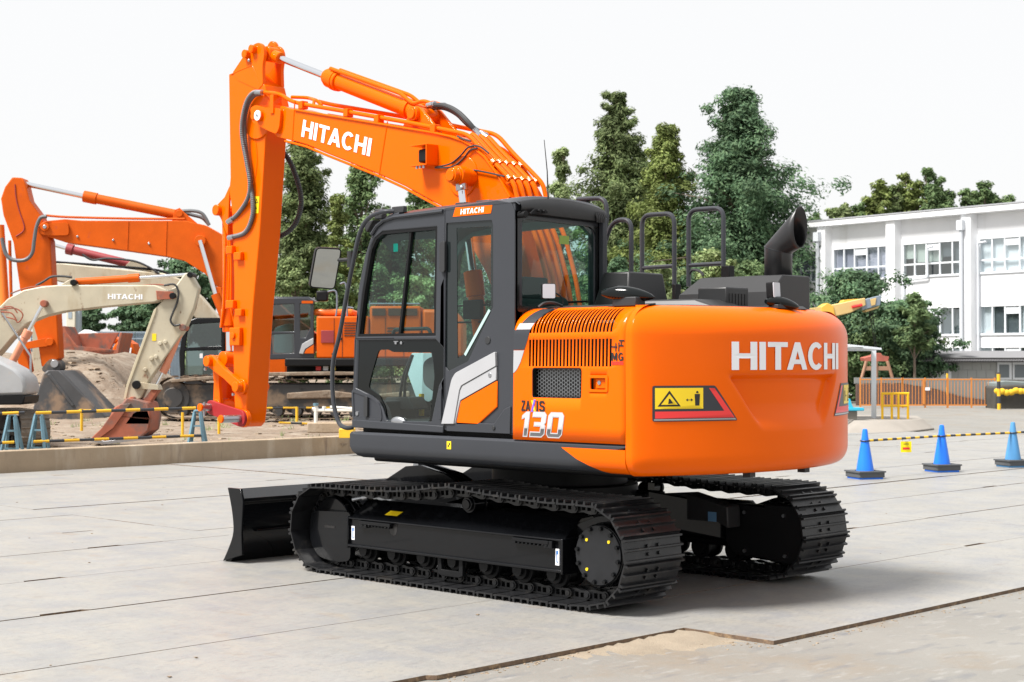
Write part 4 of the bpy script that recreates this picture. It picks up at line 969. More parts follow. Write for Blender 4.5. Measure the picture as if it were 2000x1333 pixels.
def lamp(q, nrm, s, name='work_lamp'):
    q = Vector(q); n = Vector(nrm).normalized(); rt = Vector((0,0,1)).cross(n).normalized(); up = n.cross(rt)
    o2 = rounded([(-s,-s*1.12),(-s,s*1.12),(s,s*1.12),(s,-s*1.12)], s*.3, 3)
    m = MB(); m.prism(o2, lambda a,b,h: q+rt*a+up*b+n*h, -.05, 0); m.build(name, SATIN, TOP, bevel=.008)
    m = MB(); m.prism(shrink(o2,.004), lambda a,b,h: q+rt*a+up*b+n*h, .001, .006); m.build('lamp_lens', LENS, TOP)
    m = MB(); m.cyl(q-n*.03-up*s*1.1, q-n*.03-up*s*1.9, .012, n=8); m.obox(q-n*.06-up*s*1.9, q+n*.04-up*s*1.9, .05, .012); m.build('lamp_bracket', SATIN, TOP)
q = onp(1072,569,0,-.86); lamp(q, (-1,.75,.0), .047)
m = MB(); p0 = onp(1052,600,0,-.90); m.tube(smooth_path([p0, onp(1064,592,0,-.92), onp(1082,592,0,-.92), onp(1098,598,0,-.9)],5), .010, 6); m.tube(smooth_path([q-Vector((0,.03,.0)), onp(1096,580,0,-.86), onp(1100,594,0,-.86)],5), .006, 6); m.build('lamp_cable', RUBBER, TOP)
q = onp(1516,567,0,-1.98); lamp(q, (-.9,-.1,.05), .050)
for px, py in ((1138,537),(1147,536)):
    q = onp(px,py,1,.3); MB().cyl(q, q+Vector((0,0,.012)), .012, n=8).build('bolt', STEEL, TOP)
# ================================================================== boom, arm, cylinders
BH = .185                                           # half width of the boom box
def Bx(*pts): return [U(a, b, BH) for a, b in pts]
top = Bx((548,207),(577,215),(660,229),(740,242),(800,252),(848,260),(880,267),(903,275),(920,284),(947,307),(974,343),(997,386))
boom_out = top + [(.24,2.62),(.10,2.20),(.02,1.80),(-.04,1.52),(.0,1.40),(.14,1.40),(.26,1.62),(.46,2.02),(.62,2.32),(.80,2.56)] + Bx((878,412),(830,386),(790,364),(740,341),(640,301),(600,284),(562,273),(540,268),(527,252))
BOOM = part('boom')
m = MB(); m.prism(boom_out, XZ(0), -BH, BH); m.build('boom_box', ORANGE, BOOM, bevel=.010)
# lower flange lip and upper lip
def lip(pts, w, name='flange'):
    m = MB()
    for s in (BH-.004, -BH-.016):
        for a, b in zip(pts, pts[1:]): pass
        m.tube([(a, s+.010, b) for a, b in pts], .011, 6)
    return m.build(name, ORANGE, BOOM)
lip(Bx((558,276),(600,287),(640,304),(740,344),(790,367),(830,389),(870,410)), .02); lip(top[1:], .02)
# boom nose clevis plates
for s in (1,-1):
    cl = rounded(Bx((494,212),(505,206),(515,210),(522,211),(546,212),(554,215),(551,250),(545,263),(530,257),(498,240)), .03, 3)
    m = MB(); m.prism(cl, XZ(s*(BH-.012)), 0 if s > 0 else -.045, .045 if s > 0 else 0); m.build('nose_plate', ORANGE, BOOM, bevel=.010)
x, z = U(505,226,BH+.05)
m = MB(); m.cyl((x,-BH-.06,z),(x,BH+.06,z),.052,n=24); m.build('arm_pin', ORANGE, BOOM, bevel=.006)
m = MB(); m.cyl((x,BH+.06,z),(x,BH+.066,z),.047,n=24); m.build('pin_cap', WHITE, BOOM); m = MB(); m.cyl((x,BH+.066,z),(x,BH+.073,z),.012,n=10); m.build('pin_bolt', STEEL, BOOM)
m = MB(); m.cyl((x+.10,BH+.02,z+.01),(x+.10,BH+.04,z+.01),.038,n=20); m.build('pin_lock', ORANGE, BOOM, bevel=.004)
PIN = Vector((x, 0, z))
# weld seams on the box face
for (a, b) in (((576,193),(571,281)),((757,233),(741,343))):
    p0 = U(*a, BH); p1 = U(*b, BH); m = MB(); m.tube([(p0[0],BH+.001,p0[1]-.02),(p1[0],BH+.001,p1[1]+.015)], .006, 5); m.build('weld_seam', ORANGE, BOOM)
# bracket standing on the clevis
p0 = U(531,190,BH+.03); p1 = U(533,222,BH+.03); m = MB(); m.box(p0[0]-.04,p0[0]+.01,BH+.032,BH+.045,p1[1],p0[1]+.02); m.box(p0[0]-.04,p0[0]-.03,BH-.05,BH+.032,p1[1]+.08,p0[1]+.02); m.build('pipe_bracket', ORANGE, BOOM)
# name on the boom
ob = lettering('brand_lettering', 'HITACHI', aff(U(589,267,BH),U(722.6,306,BH),U(593.5,234,BH),BH+.003,1,1), 1, 1, WHITE, BOOM, th=.002, gap=.095, label='white capital lettering on the side of the orange boom')
# boss of the boom cylinder pin, with reinforcing disc
x, z = U(905,345,BH); m = MB(); m.cyl((x,BH-.01,z),(x,BH+.012,z),.165,n=40); m.build('boss_disc', ORANGE, BOOM, bevel=.008)
BC = Vector((*U(880,343,.42)[:1],0,U(880,343,.42)[1]))
for s in (1,-1):
    m = MB(); m.cyl((BC.x,s*BH,BC.z),(BC.x,s*(BH+.19),BC.z),.070,.066,n=28); m.cyl((BC.x,s*(BH+.19),BC.z),(BC.x,s*(BH+.235),BC.z),.060,n=28); m.cyl((BC.x,s*(BH+.235),BC.z),(BC.x,s*(BH+.245),BC.z),.045,n=24); m.build('cylinder_pin', ORANGE, BOOM, bevel=.006)
    # boom cylinder: rod eye, rod, barrel
    yc = s*(BH+.13); foot = Vector((.42,yc,1.20)); topp = Vector((BC.x,yc,BC.z)); d = (foot-topp).normalized(); Lg = (foot-topp).length
    bc = part('boom_cylinder')
    m = MB(); m.cyl(topp+d*.05, topp+d*.80, .034, n=24); m.build('piston_rod', CHROME, bc)
    m = MB(); m.cyl(topp+d*.05, topp+d*.115, .048, n=24); m.build('rod_collar', STEEL, bc)
    m = MB(); m.cyl(topp+d*.77, topp+d*.97, .075, n=28); m.cyl(topp+d*.97, topp+d*(Lg-.05), .062, n=28); m.cyl((foot.x,yc-.05,foot.z),(foot.x,yc+.05,foot.z),.075,n=24); m.build('cylinder_barrel', ORANGE, bc, bevel=.004)
    m = MB(); m.cyl((topp.x,yc-.045,topp.z),(topp.x,yc+.045,topp.z),.082,n=28); m.build('rod_eye', ORANGE, bc, bevel=.006)
x, z = U(892,360,.46); m = MB(); m.ball((x+.02,BH+.20,z-.02),.018,6); m.build('grease_nipple', STEEL, BOOM)
# work lamp bracket on the boom side
P = U(842,305,BH); m = MB()
m.box(P[0]-.08,P[0]+.11,BH,BH+.13,P[1]+.075,P[1]+.083); m.box(P[0]-.08,P[0]+.11,BH,BH+.13,P[1]-.090,P[1]-.082); m.box(P[0]-.085,P[0]-.075,BH,BH+.13,P[1]-.085,P[1]+.08)
m.build('lamp_bracket', ORANGE, BOOM, bevel=.002)
m = MB(); m.box(P[0]-.05,P[0]+.06,BH+.01,BH+.09,P[1]-.06,P[1]+.05); m.build('boom_lamp', SATIN, BOOM, bevel=.015)
for k in (-.03,.01,.05): m = MB(); m.cyl((P[0]+k,BH+.11,P[1]-.09),(P[0]+k,BH+.11,P[1]-.112),.011,n=8); m.build('bolt', STEEL, BOOM)
def yp(px, py, y=BH+.02): x, z = U(px, py, y); return (x, y, z)
for pts in ([(852,327),(880,320),(900,304),(915,288),(935,286),(955,300)],[(850,328),(884,326),(905,310),(918,294),(932,290)],[(903,340),(920,333),(945,336),(985,345)],[(893,266),(905,272),(920,276)]):
    m = MB(); m.tube(smooth_path([yp(*q) for q in pts], 5), .0075, 6); m.build('cable', RUBBER, BOOM)
# hydraulic pipes over the boom
def pipe_path(y, start, bend=True):
    q = [(a, y, b) for a, b in start]
    return fillet_path(q, .10, 5)
def off(px, py, y): x, z = U(px, py, y); return (x, z)
ys = [.165,.095,.015,-.065,-.140]
back = [off(a,b,.165) for a,b in ((915,264),(943,295),(983,336),(1005,360),(1010,388))]+[(.10,2.60),(-.02,2.25),(-.09,1.90),(-.10,1.6)]
front = [off(511,180,.165),off(547,184,.165),off(568,198,.165),off(592,204,.165),off(680,219,.165),off(800,240,.165),off(884,257,.165),off(915,263,.165)]
for i, y in enumerate(ys):
    if i == 0: st = front+back[1:]
    elif i == 4: st = [(a-.02,b+.03) for a,b in front[2:]]+[(a-.02,b+.02) for a,b in back[1:]]
    else: st = [(back[0][0]+.035,back[0][1]+.012)]+back
    m = MB(); m.tube(pipe_path(y, st), .0185 if i in (0,4) else .021, 10); m.build('hydraulic_pipe', ORANGE, BOOM)
for y, (a, b), (c, e) in [(yy, back[k], back[k+1]) for k, t_ in ((1,0),(2,0)) for yy in ys]+[(yy, back[4], back[5]) for yy in ys[1:4]]:
    p_ = Vector((a+(c-a)*.55, y, b+(e-b)*.55)); dd = Vector((c-a,0,e-b)).normalized(); MB().cyl(p_-dd*.022, p_+dd*.022, .031, n=10).build('pipe_clamp', ORANGE, BOOM, bevel=.004)
for k in (1,2): # stand-offs under the pipes
    a, b = back[k]; c, e = back[k+1]; x_, z_ = a+(c-a)*.55, b+(e-b)*.55; MB().obox((x_,-.16,z_-.03),(x_,.185,z_-.03),.04,.02).build('pipe_bracket', ORANGE, BOOM)
    for yy in (.10,-.10): MB().obox((x_,yy,z_-.03),(x_-.06,yy,z_-.14),.02,.05).build('pipe_standoff', ORANGE, BOOM)
for px, py in ((592,204),(680,219),(740,231),(850,250)):
    x, z = U(px, py, .165); m = MB(); m.box(x-.03,x+.03,.13,.20,z-.045,z+.026); m.build('pipe_clamp', ORANGE, BOOM, bevel=.005)
# small pipe manifold near the nose
m = MB(); m.tube(fillet_path([yp(570,190,-.05),yp(600,191,-.05),yp(620,197,-.05),yp(628,207,-.05)],.05), .016, 8); m.tube(fillet_path([yp(604,192,-.05),yp(614,196,0.02),yp(612,206,.05)],.04), .014, 8); m.build('hydraulic_pipe', ORANGE, BOOM)
# arm cylinder
AC = part('arm_cylinder')
p0 = Vector((*U(803,222,.17)[:1],0,U(803,222,.17)[1])); p1 = Vector((*U(512,104,.10)[:1],0,U(512,104,.10)[1])); d = (p1-p0).normalized(); Lg = (p1-p0).length
m = MB(); m.cyl(p0+d*.02, p0+d*1.28, .073, n=32); m.cyl(p0+d*1.20, p0+d*1.36, .090, .088, n=32); m.cyl(p0+d*1.36, p0+d*1.40, .070, n=32); m.build('cylinder_barrel', ORANGE, AC, bevel=.006)
m = MB(); m.cyl(p0+d*1.40, p0+d*(Lg-.06), .031, n=28); m.build('piston_rod', CHROME, AC)
m = MB(); m.cyl((p1.x,-.06,p1.z),(p1.x,.06,p1.z),.070,n=28); m.cyl(p1-d*.16,p1-d*.06,.055,n=20); m.build('rod_eye', ORANGE, AC, bevel=.006)
m = MB(); m.cyl((p0.x,-.14,p0.z),(p0.x,.165,p0.z),.062,n=28); m.cyl((p0.x,.165,p0.z),(p0.x,.18,p0.z),.046,n=24); m.build('cylinder_pin', ORANGE, AC, bevel=.006)
m = MB(); u = Vector((-d.z,0,d.x)); u = u if u.z > 0 else -u
for sy in (.06,-.05):
    m.tube(fillet_path([p0+d*1.30+u*.09+Vector((0,sy,0)),p0+d*.30+u*.105+Vector((0,sy,0)),p0+d*.12+u*.06+Vector((0,sy,0)),p0+d*.02+u*.12+Vector((0,sy,0)),p0-d*.12+u*.12+Vector((0,sy,0))],.06,4), .017, 8)
m.build('cylinder_pipe', ORANGE, AC)
MB().cyl(p0+d*.20, p0+d*.26, .086, n=28).build('pipe_band', ORANGE, AC); MB().cyl(p0+d*1.24,p0+d*1.28,.095,n=28).build('pipe_band', ORANGE, AC)
# bracket ears on the boom that carry it
for s in (1,-1):
    m = MB(); m.prism([(p0.x+.20,p0.z-.14),(p0.x+.06,p0.z+.03),(p0.x,p0.z+.07),(p0.x-.06,p0.z+.05),(p0.x-.32,p0.z-.20),(p0.x-.36,p0.z-.26),(p0.x+.18,p0.z-.20)], XZ(s*.11), -.016, .016); m.build('cylinder_ear', ORANGE, BOOM, bevel=.006)
# two rubber hoses from the arm cylinder down to the boom pipes
for y, sh in ((.06,0),(-.05,.02)):
    pts = [p0-d*.12+u*.12+Vector((0,y,0))]+[Vector(yp(a, b+sh*200, y)) for a,b in ((840,206),(868,207),(893,219),(915,240))]+[Vector((back[0][0]+.03,y-.045*(y>0)-.015*(y<0),back[0][1]+.012))]
    m = MB(); m.tube(smooth_path(pts, 6), .022, 10); m.build('rubber_hose', RUBBER, BOOM)
    for q, r in ((pts[0],pts[1]),(pts[-1],pts[-2])):
        dd = (r-q).normalized(); m = MB(); m.cyl(q-dd*.02,q+dd*.07,.026,n=14); m.cyl(q+dd*.0,q+dd*.025,.031,n=6); m.build('hose_fitting', STEEL, BOOM)

# ---- arm
ARM = part('arm'); AH = .120
def Ax(*pts): return [U(a, b, AH) for a, b in pts]
arm_out = Ax((446.5,146),(470,136),(490,142),(504,158),(516,166),(524,200),(528,230),(522,256),(518.5,272),(507,459),(494,600),(480.5,807),(478,826),(470,835),(462,832),(458,795),(456,740),(455,674),(457,560),(455,476),(452,404),(447,372),(449.5,348))
m = MB(); m.prism(arm_out, XZ(0), -AH, AH); m.build('arm_box', ORANGE, ARM, bevel=.010)
# raised reinforcement at the top end and round the pin
m = MB(); m.prism(rounded(Ax((449,148),(487,131),(495,131),(509,168),(512,205),(508,250),(500,250),(470,230),(449,230)),.03,2), XZ(AH), 0, .004); 
for s in (1,-1):
    m = MB(); ear = rounded(Ax((455,142),(481,103),(496,87),(506,83),(514,90),(517,104),(513,130),(514,165),(505,176),(466,158)), [.01,.02,.03,.03,.03,.03,.03,.01,.01,.01], 2); m.prism(ear, XZ(s*(AH-.030)), 0, s*.034); m.build('top_ear', ORANGE, ARM, bevel=.006)
for (px, py, r) in ((485,107,.040),(498,97,.038)):
    x, z = U(px, py, AH); m = MB(); m.cyl((x,AH,z),(x,AH+.05,z),r,n=24); m.cyl((x,AH+.05,z),(x,AH+.052,z),r*.75,n=20); m.build('ear_pin', ORANGE, ARM, bevel=.005)
x, z = U(527,100,-.09); m = MB(); rg = [(x+.075*cos(t),z+.095*sin(t)) for t in [2*pi*k/20 for k in range(20)]]; hg = [(x+.030*cos(t),z+.045*sin(t)) for t in [2*pi*k/16 for k in range(16)]]
m.prism([rg,hg], XZ(-.125), -.02, .02); m.build('lifting_eye', ORANGE, ARM, bevel=.004)
x, z = U(490,119,AH); m = MB(); m.ball((x,AH+.02,z),.016,6); m.build('grease_nipple', STEEL, ARM)
# raised plates round the boom pin on the arm
x, z = U(505,226,AH); m = MB(); m.cyl((x,AH-.01,z),(x,AH+.018,z),.22,n=40); m.build('pin_boss', ORANGE, ARM, bevel=.006)
for pts in (Ax((452,146),(487,131),(496,134),(509,170)), Ax((494,250),(502,300),(498,350),(480,400),(455,420)), Ax((495,190),(507,181),(515,178)) ):
    m = MB(); m.tube(smooth_path([(a,AH+.001,b) for a,b in pts],5), .007, 5); m.build('weld_seam', ORANGE, ARM)
# yellow warning label
q = Ax((497,384),(507,384),(505,417),(496,417)); m = MB(); m.prism(q, XZ(AH+.001), 0, .002); m.build('warning_label', YELLOW, ARM, smooth=0)
q = Ax((499,397),(502,388),(505,397)); m = MB(); m.prism([q, shrink(q,.006)], XZ(AH+.0035), 0, .001); m.build('label_mark', INK, ARM, smooth=0)
x, z = U(501,408,AH); m = MB(); m.box(x-.012,x+.012,AH+.0035,AH+.0045,z-.003,z+.003); m.box(x-.004,x+.004,AH+.0035,AH+.0045,z+.003,z+.02); m.build('label_mark', INK, ARM, smooth=0)
# spiral guarded hoses hanging from the boom nose down the arm
def hose(pts, r, mm, parent, spiral=True, name='hydraulic_hose'):
    P = smooth_path(pts, 14)
    if not spiral:
        m = MB(); m.tube(P, r, 10); return m.build(name, mm, parent)
    # fine rings
    d = [0]
    for a, b in zip(P, P[1:]): d.append(d[-1]+(b-a).length)
    n = int(d[-1]/.009); Q = []; j = 0; R = []
    for i in range(n):
        s = d[-1]*i/(n-1)
        while j < len(d)-2 and d[j+1] < s: j += 1
        Q.append(P[j].lerp(P[j+1], (s-d[j])/max(1e-9,d[j+1]-d[j]))); R.append(r if i % 2 else r*.80)
    m = MB(); m.tube(Q, R, 10); return m.build(name, mm, parent, smooth=0)
hose([yp(508,180,.19),yp(494,182,.20),yp(481,200,.20),yp(473,235,.20),yp(473,270,.19),yp(482,320,.18),yp(488,360,.17),yp(483,390,.15),yp(463,420,.13),yp(446,433,.12)], .022, GREYHOSE, ARM)
hose([yp(508,183,.17),yp(496,187,.17),yp(484,205,.17),yp(477,240,.17),yp(480,290,.16),yp(488,350,.15),yp(494,400,.145),yp(491,430,.14),yp(478,455,.13),yp(450,464,.125)], .024, GREYHOSE, ARM)
for a, b in ((yp(445,434,.12),yp(455,427,.125)),(yp(447,465,.125),yp(457,463,.125)),(yp(512,181,.19),yp(500,181,.19))):
    m = MB(); m.cyl(a, b, .026, n=14); m.build('hose_fitting', STEEL, ARM)
hose([yp(552,296,-.14),yp(568,320,-.20),yp(584,365,-.26),yp(588,400,-.28),yp(578,435,-.26),yp(560,455,-.2),yp(540,464,-.14)], .026, RUBBER, ARM)
# pipes and blocks on the front of the arm
for pts, r in (([(437,445),(441,460),(440,500),(437,600),(432,640)],.016),([(449,470),(452,520),(451,600),(456,620),(462,645)],.014),([(445,466),(448,520),(446,600)],.012)):
    m = MB(); m.tube(fillet_path([yp(a,b,.09) for a,b in pts],.05), r, 8); m.build('arm_pipe', ORANGE, ARM)
for px, py, w_, h_ in ((454,489,.05,.05),(470,501,.055,.05),(455,595,.06,.05),(472,611,.05,.045),(465,658,.08,.11)):
    x, z = U(px, py, AH); m = MB(); m.box(x-w_,x+w_,AH+.0,AH+.045,z-h_/1.3,z+h_/1.3); m.build('pipe_clamp', ORANGE, ARM, bevel=.008)
x, z = U(461,656,AH+.04); m = MB(); m.cyl((x+.03,AH+.045,z),(x+.03,AH+.065,z),.03,n=16); m.build('valve_plug', ORANGE, ARM, bevel=.004)
# bucket cylinder
BK = part('bucket_cylinder')
a = Vector((*U(437,412,.05)[:1],0,U(437,412,.05)[1])); b = Vector((*U(441,694,.05)[:1],0,U(441,694,.05)[1])); d = (b-a).normalized(); Lg = (b-a).length
m = MB(); m.cyl((a.x,-.10,a.z),(a.x,.15,a.z),.052,n=24); m.build('cylinder_pin', ORANGE, BK, bevel=.006)
m = MB(); m.cyl(a, a+d*(Lg*.82), .058, n=28); m.cyl(a+d*Lg*.68, a+d*Lg*.80, .080, n=28); m.cyl(a+d*Lg*.80, a+d*Lg*.84, .068, n=28); m.build('cylinder_barrel', ORANGE, BK, bevel=.006)
m = MB(); m.cyl(a+d*Lg*.84, a+d*(Lg-.04), .036, n=24); m.build('piston_rod', CHROME, BK)
m = MB(); m.cyl((b.x,-.09,b.z-.04),(b.x,.09,b.z-.04),.075,n=24); m.build('rod_eye', ORANGE, BK, bevel=.006)
for s in (1,-1):
    m = MB(); m.prism([(a.x+.05,a.z+.0),(a.x+.02,a.z+.06),(a.x-.09,a.z+.12),(a.x-.17,a.z+.22),(a.x-.14,a.z-.25),(a.x-.03,a.z-.08)], XZ(s*.095), -.012, .012); m.build('cylinder_ear', ORANGE, ARM, bevel=.005)
# linkage
LK = part('bucket_linkage')
def rod2d(p, q, r0, r1, wd):
    """tapered link plate outline with round ends"""
    p = Vector(p); q = Vector(q); t = atan2(q.y-p.y, q.x-p.x); o = []
    for k in range(9): an = t+pi/2+pi*k/8; o.append((p.x+r0*cos(an), p.y+r0*sin(an)))
    mid = (p+q)/2; n = Vector((-sin(t),cos(t)))
    o.append(tuple(mid-n*wd))
    for k in range(9): an = t-pi/2+pi*k/8; o.append((q.x+r1*cos(an), q.y+r1*sin(an)))
    o.append(tuple(mid+n*wd)); return o
pa = U(410,706,.17); pb = U(466,756,.17); pc = U(424,792,.10); pd = U(404,796,.20); pe = U(462,818,.20)
for s in (1,-1):
    m = MB(); m.prism(rod2d(pa,pb,.060,.052,.042), XZ(s*.150 if s > 0 else -.118), -.022, .022); m.build('side_link', ORANGE, LK, bevel=.008)
m = MB(); m.cyl((pa[0],-.15,pa[1]),(pa[0],.215,pa[1]),.052,n=24); m.build('link_pin', ORANGE, LK, bevel=.006)
m = MB(); m.cyl((pb[0],-.15,pb[1]),(pb[0],.215,pb[1]),.050,n=24); m.build('link_pin', ORANGE, LK, bevel=.006); m = MB(); m.cyl((pb[0],AH,pb[1]),(pb[0],AH+.03,pb[1]),.075,n=28); m.build('link_boss', ORANGE, LK, bevel=.006)
m = MB(); m.cyl((pa[0]+.01,.205,pa[1]-.075),(pa[0]+.01,.225,pa[1]-.075),.014,n=8); m.cyl((pb[0]+.02,.205,pb[1]-.07),(pb[0]+.02,.225,pb[1]-.07),.014,n=8); m.build('pin_bolt', STEEL, LK)
for s in (1,-1):
    m = MB(); m.prism(rod2d(pa,pc,.058,.060,.040), XZ(s*.085), -.020, .020); m.build('bucket_link', ORANGE, LK, bevel=.006)
m = MB(); m.box(min(pa[0],pc[0])+.04,max(pa[0],pc[0])-.00,-.07,.07,pc[1]+.06,pa[1]-.12); m.build('link_web', ORANGE, LK)
m = MB(); m.cyl((pc[0],-.115,pc[1]),(pc[0],.115,pc[1]),.058,n=24); m.build('link_boss', ORANGE, LK, bevel=.006)
m = MB(); m.prism(rod2d(pd,pe,.066,.078,.070), XZ(.135), 0, .03); m.build('transport_bar', REDPAINT, LK, bevel=.004, label='red transport bar between the bucket pins')
m = MB(); m.cyl((pe[0],.09,pe[1]),(pe[0],.135,pe[1]),.085,n=28); m.build('arm_end_boss', ORANGE, LK, bevel=.006)
for q, l in ((pd,.10),(pe,.20)):
    m = MB(); m.cyl((q[0],.165,q[1]),(q[0],.165+l,q[1]),.036,n=24); m.build('bucket_pin', STEEL, LK); m = MB(); m.cyl((q[0],.165+l,q[1]),(q[0],.165+l+.02,q[1]),.037,n=24); m.build('pin_end', ORANGE, LK, bevel=.003)
m = MB(); m.tube([(pd[0]-.02,.24,pd[1]+.05),(pd[0]-.03,.25,pd[1]-.08)], .010, 8); m.build('linch_pin', STEEL, LK)
# ================================================================== machines and fittings behind the low wall
CREAM = mat('cream_paint', (0.44, 0.395, 0.295), 0.5, var=0.12, scale=1.5, spots=[((0.34, 0.27, 0.17), 0.52, 0.72, 2.2, (1, 1, .35)), ((0.16, 0.075, 0.04), 0.63, 0.70, 5.0, (1, 1, .5)), ((0.20, 0.13, 0.08), 0.66, 0.72, 12, None)])
RUST = mat('rusty_red_steel', (0.30, 0.085, 0.045), 0.75, var=0.2, scale=3, spots=[((0.11, 0.085, 0.075), 0.50, 0.66, 2.2, None), ((0.40, 0.16, 0.08), 0.62, 0.75, 4, None)])
SALMON = mat('faded_orange', (0.62, 0.24, 0.14), 0.55, var=0.1, scale=2)
BUCKET = mat('worn_bucket_steel', (0.050, 0.052, 0.056), 0.55, var=0.2, scale=2, spots=[((0.22, 0.15, 0.10), 0.50, 0.62, 1.1, None)])
DIRTYTRACK = mat('muddy_track', (0.17, 0.12, 0.08), 0.9, var=0.3, scale=4, bump=.5, bscale=20, spots=[((0.045, 0.043, 0.04), 0.55, 0.7, 3, None)])
MUDBLACK = mat('muddy_black', (0.030, 0.030, 0.031), 0.6, var=0.2, scale=2, spots=[((0.17, 0.12, 0.08), 0.50, 0.64, 1.5, None), ((0.010,0.010,0.010), .6, .7, 4, None)])
OLDGREY = mat('old_grey_panel', (0.32, 0.33, 0.34), 0.5, var=0.1, scale=2, spots=[((0.45, 0.30, 0.18), 0.66, 0.8, 2, None)])
DARKRED = mat('dark_red_paint', (0.26, 0.03, 0.035), 0.5, var=0.1, scale=2)
CABGLASS = glass('far_cab_glass', (0.34, 0.42, 0.41), 0.10)
class Far:
    """a thing standing at distance D, square to the view: outlines given as seen, real depth y0..y1 (away from the viewer)"""
    def __init__(s, name, label, cat, px, D, zb, group=None):
        s.D = D; s.a0 = (px-1000)*D/FPX; s.zb = zb; s.root = thing(name, label, cat, W(s.a0, D, zb), VIEWROT, group)
    def p(s, px, py, y=0.0):
        a, z = L(px, py, s.D+y); return (a-s.a0, y, z-s.zb)
    def xz(s, px, py, y=0): q = s.p(px, py, y); return (q[0], q[2])
    def poly(s, name, pts, y0, y1, m, bevel=.01, r=0, parent=None, holes=()):
        lp = [s.xz(*q, y0) for q in pts]
        if r: lp = rounded(lp, r, 3)
        mb = MB(); mb.prism([lp]+[[s.xz(*q, y0) for q in h] for h in holes] if holes else lp, lambda a, b, h: (a, h, b), y0, y1); return mb.build(name, m, parent or s.root, bevel=bevel)
    def rod(s, name, a, b, r, m, y=0, n=16, parent=None):
        mb = MB(); mb.cyl(s.p(*a, y), s.p(*b, y), r, n=n); return mb.build(name, m, parent or s.root)
    def tube(s, name, pts, r, m, y=0, parent=None):
        mb = MB(); mb.tube(smooth_path([s.p(*q, y) for q in pts], 5), r, 8); return mb.build(name, m, parent or s.root)
    def pin(s, name, c, r, y0, y1, m, parent=None):
        mb = MB(); q = s.p(*c, y0); mb.cyl((q[0], y0, q[2]), (q[0], y1, q[2]), r, n=20); return mb.build(name, m, parent or s.root, bevel=.008)
    def box(s, name, x0, x1, ya, yb, y0, y1, m, bevel=.01, parent=None):
        a = s.p(x0, ya, y0); b = s.p(x1, yb, y0); mb = MB(); mb.box(a[0], b[0], y0, y1, a[2], b[2]); return mb.build(name, m, parent or s.root, bevel=bevel)
def small_track(parent, x0, x1, z0, h, y0, wd, mshoe, n, sag=.0, shoe_parts=True, dark=None):
    """crawler as shoes round two wheels; local x along the track"""
    R = h/2; P = []
    for i in range(30): P.append((x0+R+(x1-x0-2*R)*i/29, z0))
    for i in range(1, 16): t = -pi/2+pi*i/16; P.append((x1-R+R*cos(t), z0+R+R*sin(t)))
    for i in range(30): u = i/29; P.append((x1-R-(x1-x0-2*R)*u, z0+h-sag*sin(pi*u)))
    for i in range(1, 16): t = pi/2+pi*i/16; P.append((x0+R+R*cos(t), z0+R+R*sin(t)))
    Q, T = resample(P, n); hl = T/n*.48; m = MB()
    m.prism([(-hl,-.05),(hl,-.05),(hl,-.035),(hl*.15,-.035),(hl*.10,0),(-hl*.10,0),(-hl*.15,-.035),(-hl,-.035)], lambda a, b, hh: (a, hh, b), 0, wd); me = m.mesh('track_shoe', mshoe)
    tr = bpy.data.objects.new('crawler_track', None); COL.objects.link(tr); tr.parent = parent
    for i in range(n):
        a = Q[i]; b = Q[(i+1)%n]; c = (a+b)/2; an = atan2(b.y-a.y, b.x-a.x)
        o = link(me, 'track_shoe', tr); o.matrix_local = Matrix.Translation((c.x, y0, c.y)) @ Matrix(((cos(an),0,sin(an),0),(0,1,0,0),(sin(an),0,-cos(an),0),(0,0,0,1)))
    m = MB(); m.box(x0+R*.9, x1-R*.9, y0+wd*.15, y0+wd*.85, z0+h*.28, z0+h*.80); m.build('track_frame', dark or MUDBLACK, tr, bevel=.03)
    for x in (x0+R, x1-R):
        m = MB(); m.cyl((x,y0+wd*.1,z0+R),(x,y0+wd*.85,z0+R),R*.74,n=28); m.cyl((x,y0+wd*.04,z0+R),(x,y0+wd*.1,z0+R),R*.45,n=24); m.build('track_wheel', dark or MUDBLACK, tr, bevel=.02)
    k = max(3, int((x1-x0)/.55))
    for i in range(k):
        x = x0+R+(x1-x0-2*R)*(i+.5)/k; m = MB(); m.cyl((x,y0+wd*.1,z0+h*.2),(x,y0+wd*.9,z0+h*.2),h*.11,n=14); m.build('track_roller', dark or MUDBLACK, tr)
    return tr

# ---- big orange excavator, boom reaching left
F = Far('excavator', 'large orange excavator far behind the wall, its bucket resting at the dirt heap', 'excavator', 640, 41, 0.15, 'excavators parked behind the wall')
r = F.root
F.poly('boom', [(76,440),(85,432),(126,428),(158,431),(324,431),(360,431),(400,440),(432,458),(462,500),(505,556),(560,610),(620,655),(610,690),(560,672),(500,640),(450,596),(424,560),(400,535),(360,510),(324,501),(248,490),(128,474),(78,458),(72,450)], -.33, .33, BORANGE, .03)
F.poly('nose_plate', [(73,446),(80,436),(132,434),(134,460),(90,460),(76,456)], -.40, -.33, BORANGE, .02, r=.1)
F.pin('arm_pin', (86,443), .11, -.46, .46, BORANGE); F.pin('pin_cap', (86,443), .05, -.48, -.46, STEEL)
F.poly('arm', [(0,388),(8,365),(22,346),(42,347),(48,358),(56,391),(79,422),(97,470),(102,555),(111,613),(116,699),(100,712),(81,717),(72,660),(66,640),(38,564),(25,474),(5,420)], -.24, .24, BORANGE, .03)
F.rod('arm_cylinder_rod', (47,359), (165,384), .065, CHROME); F.rod('arm_cylinder', (163,383.5), (342,419), .125, BORANGE); F.rod('cylinder_head', (163,383.5), (188,388.5), .15, BORANGE)
F.poly('cylinder_ear', [(335,432),(340,410),(350,406),(358,414),(384,436)], -.2, -.14, BORANGE); F.poly('cylinder_ear', [(335,432),(340,410),(350,406),(358,414),(384,436)], .14, .2, BORANGE)
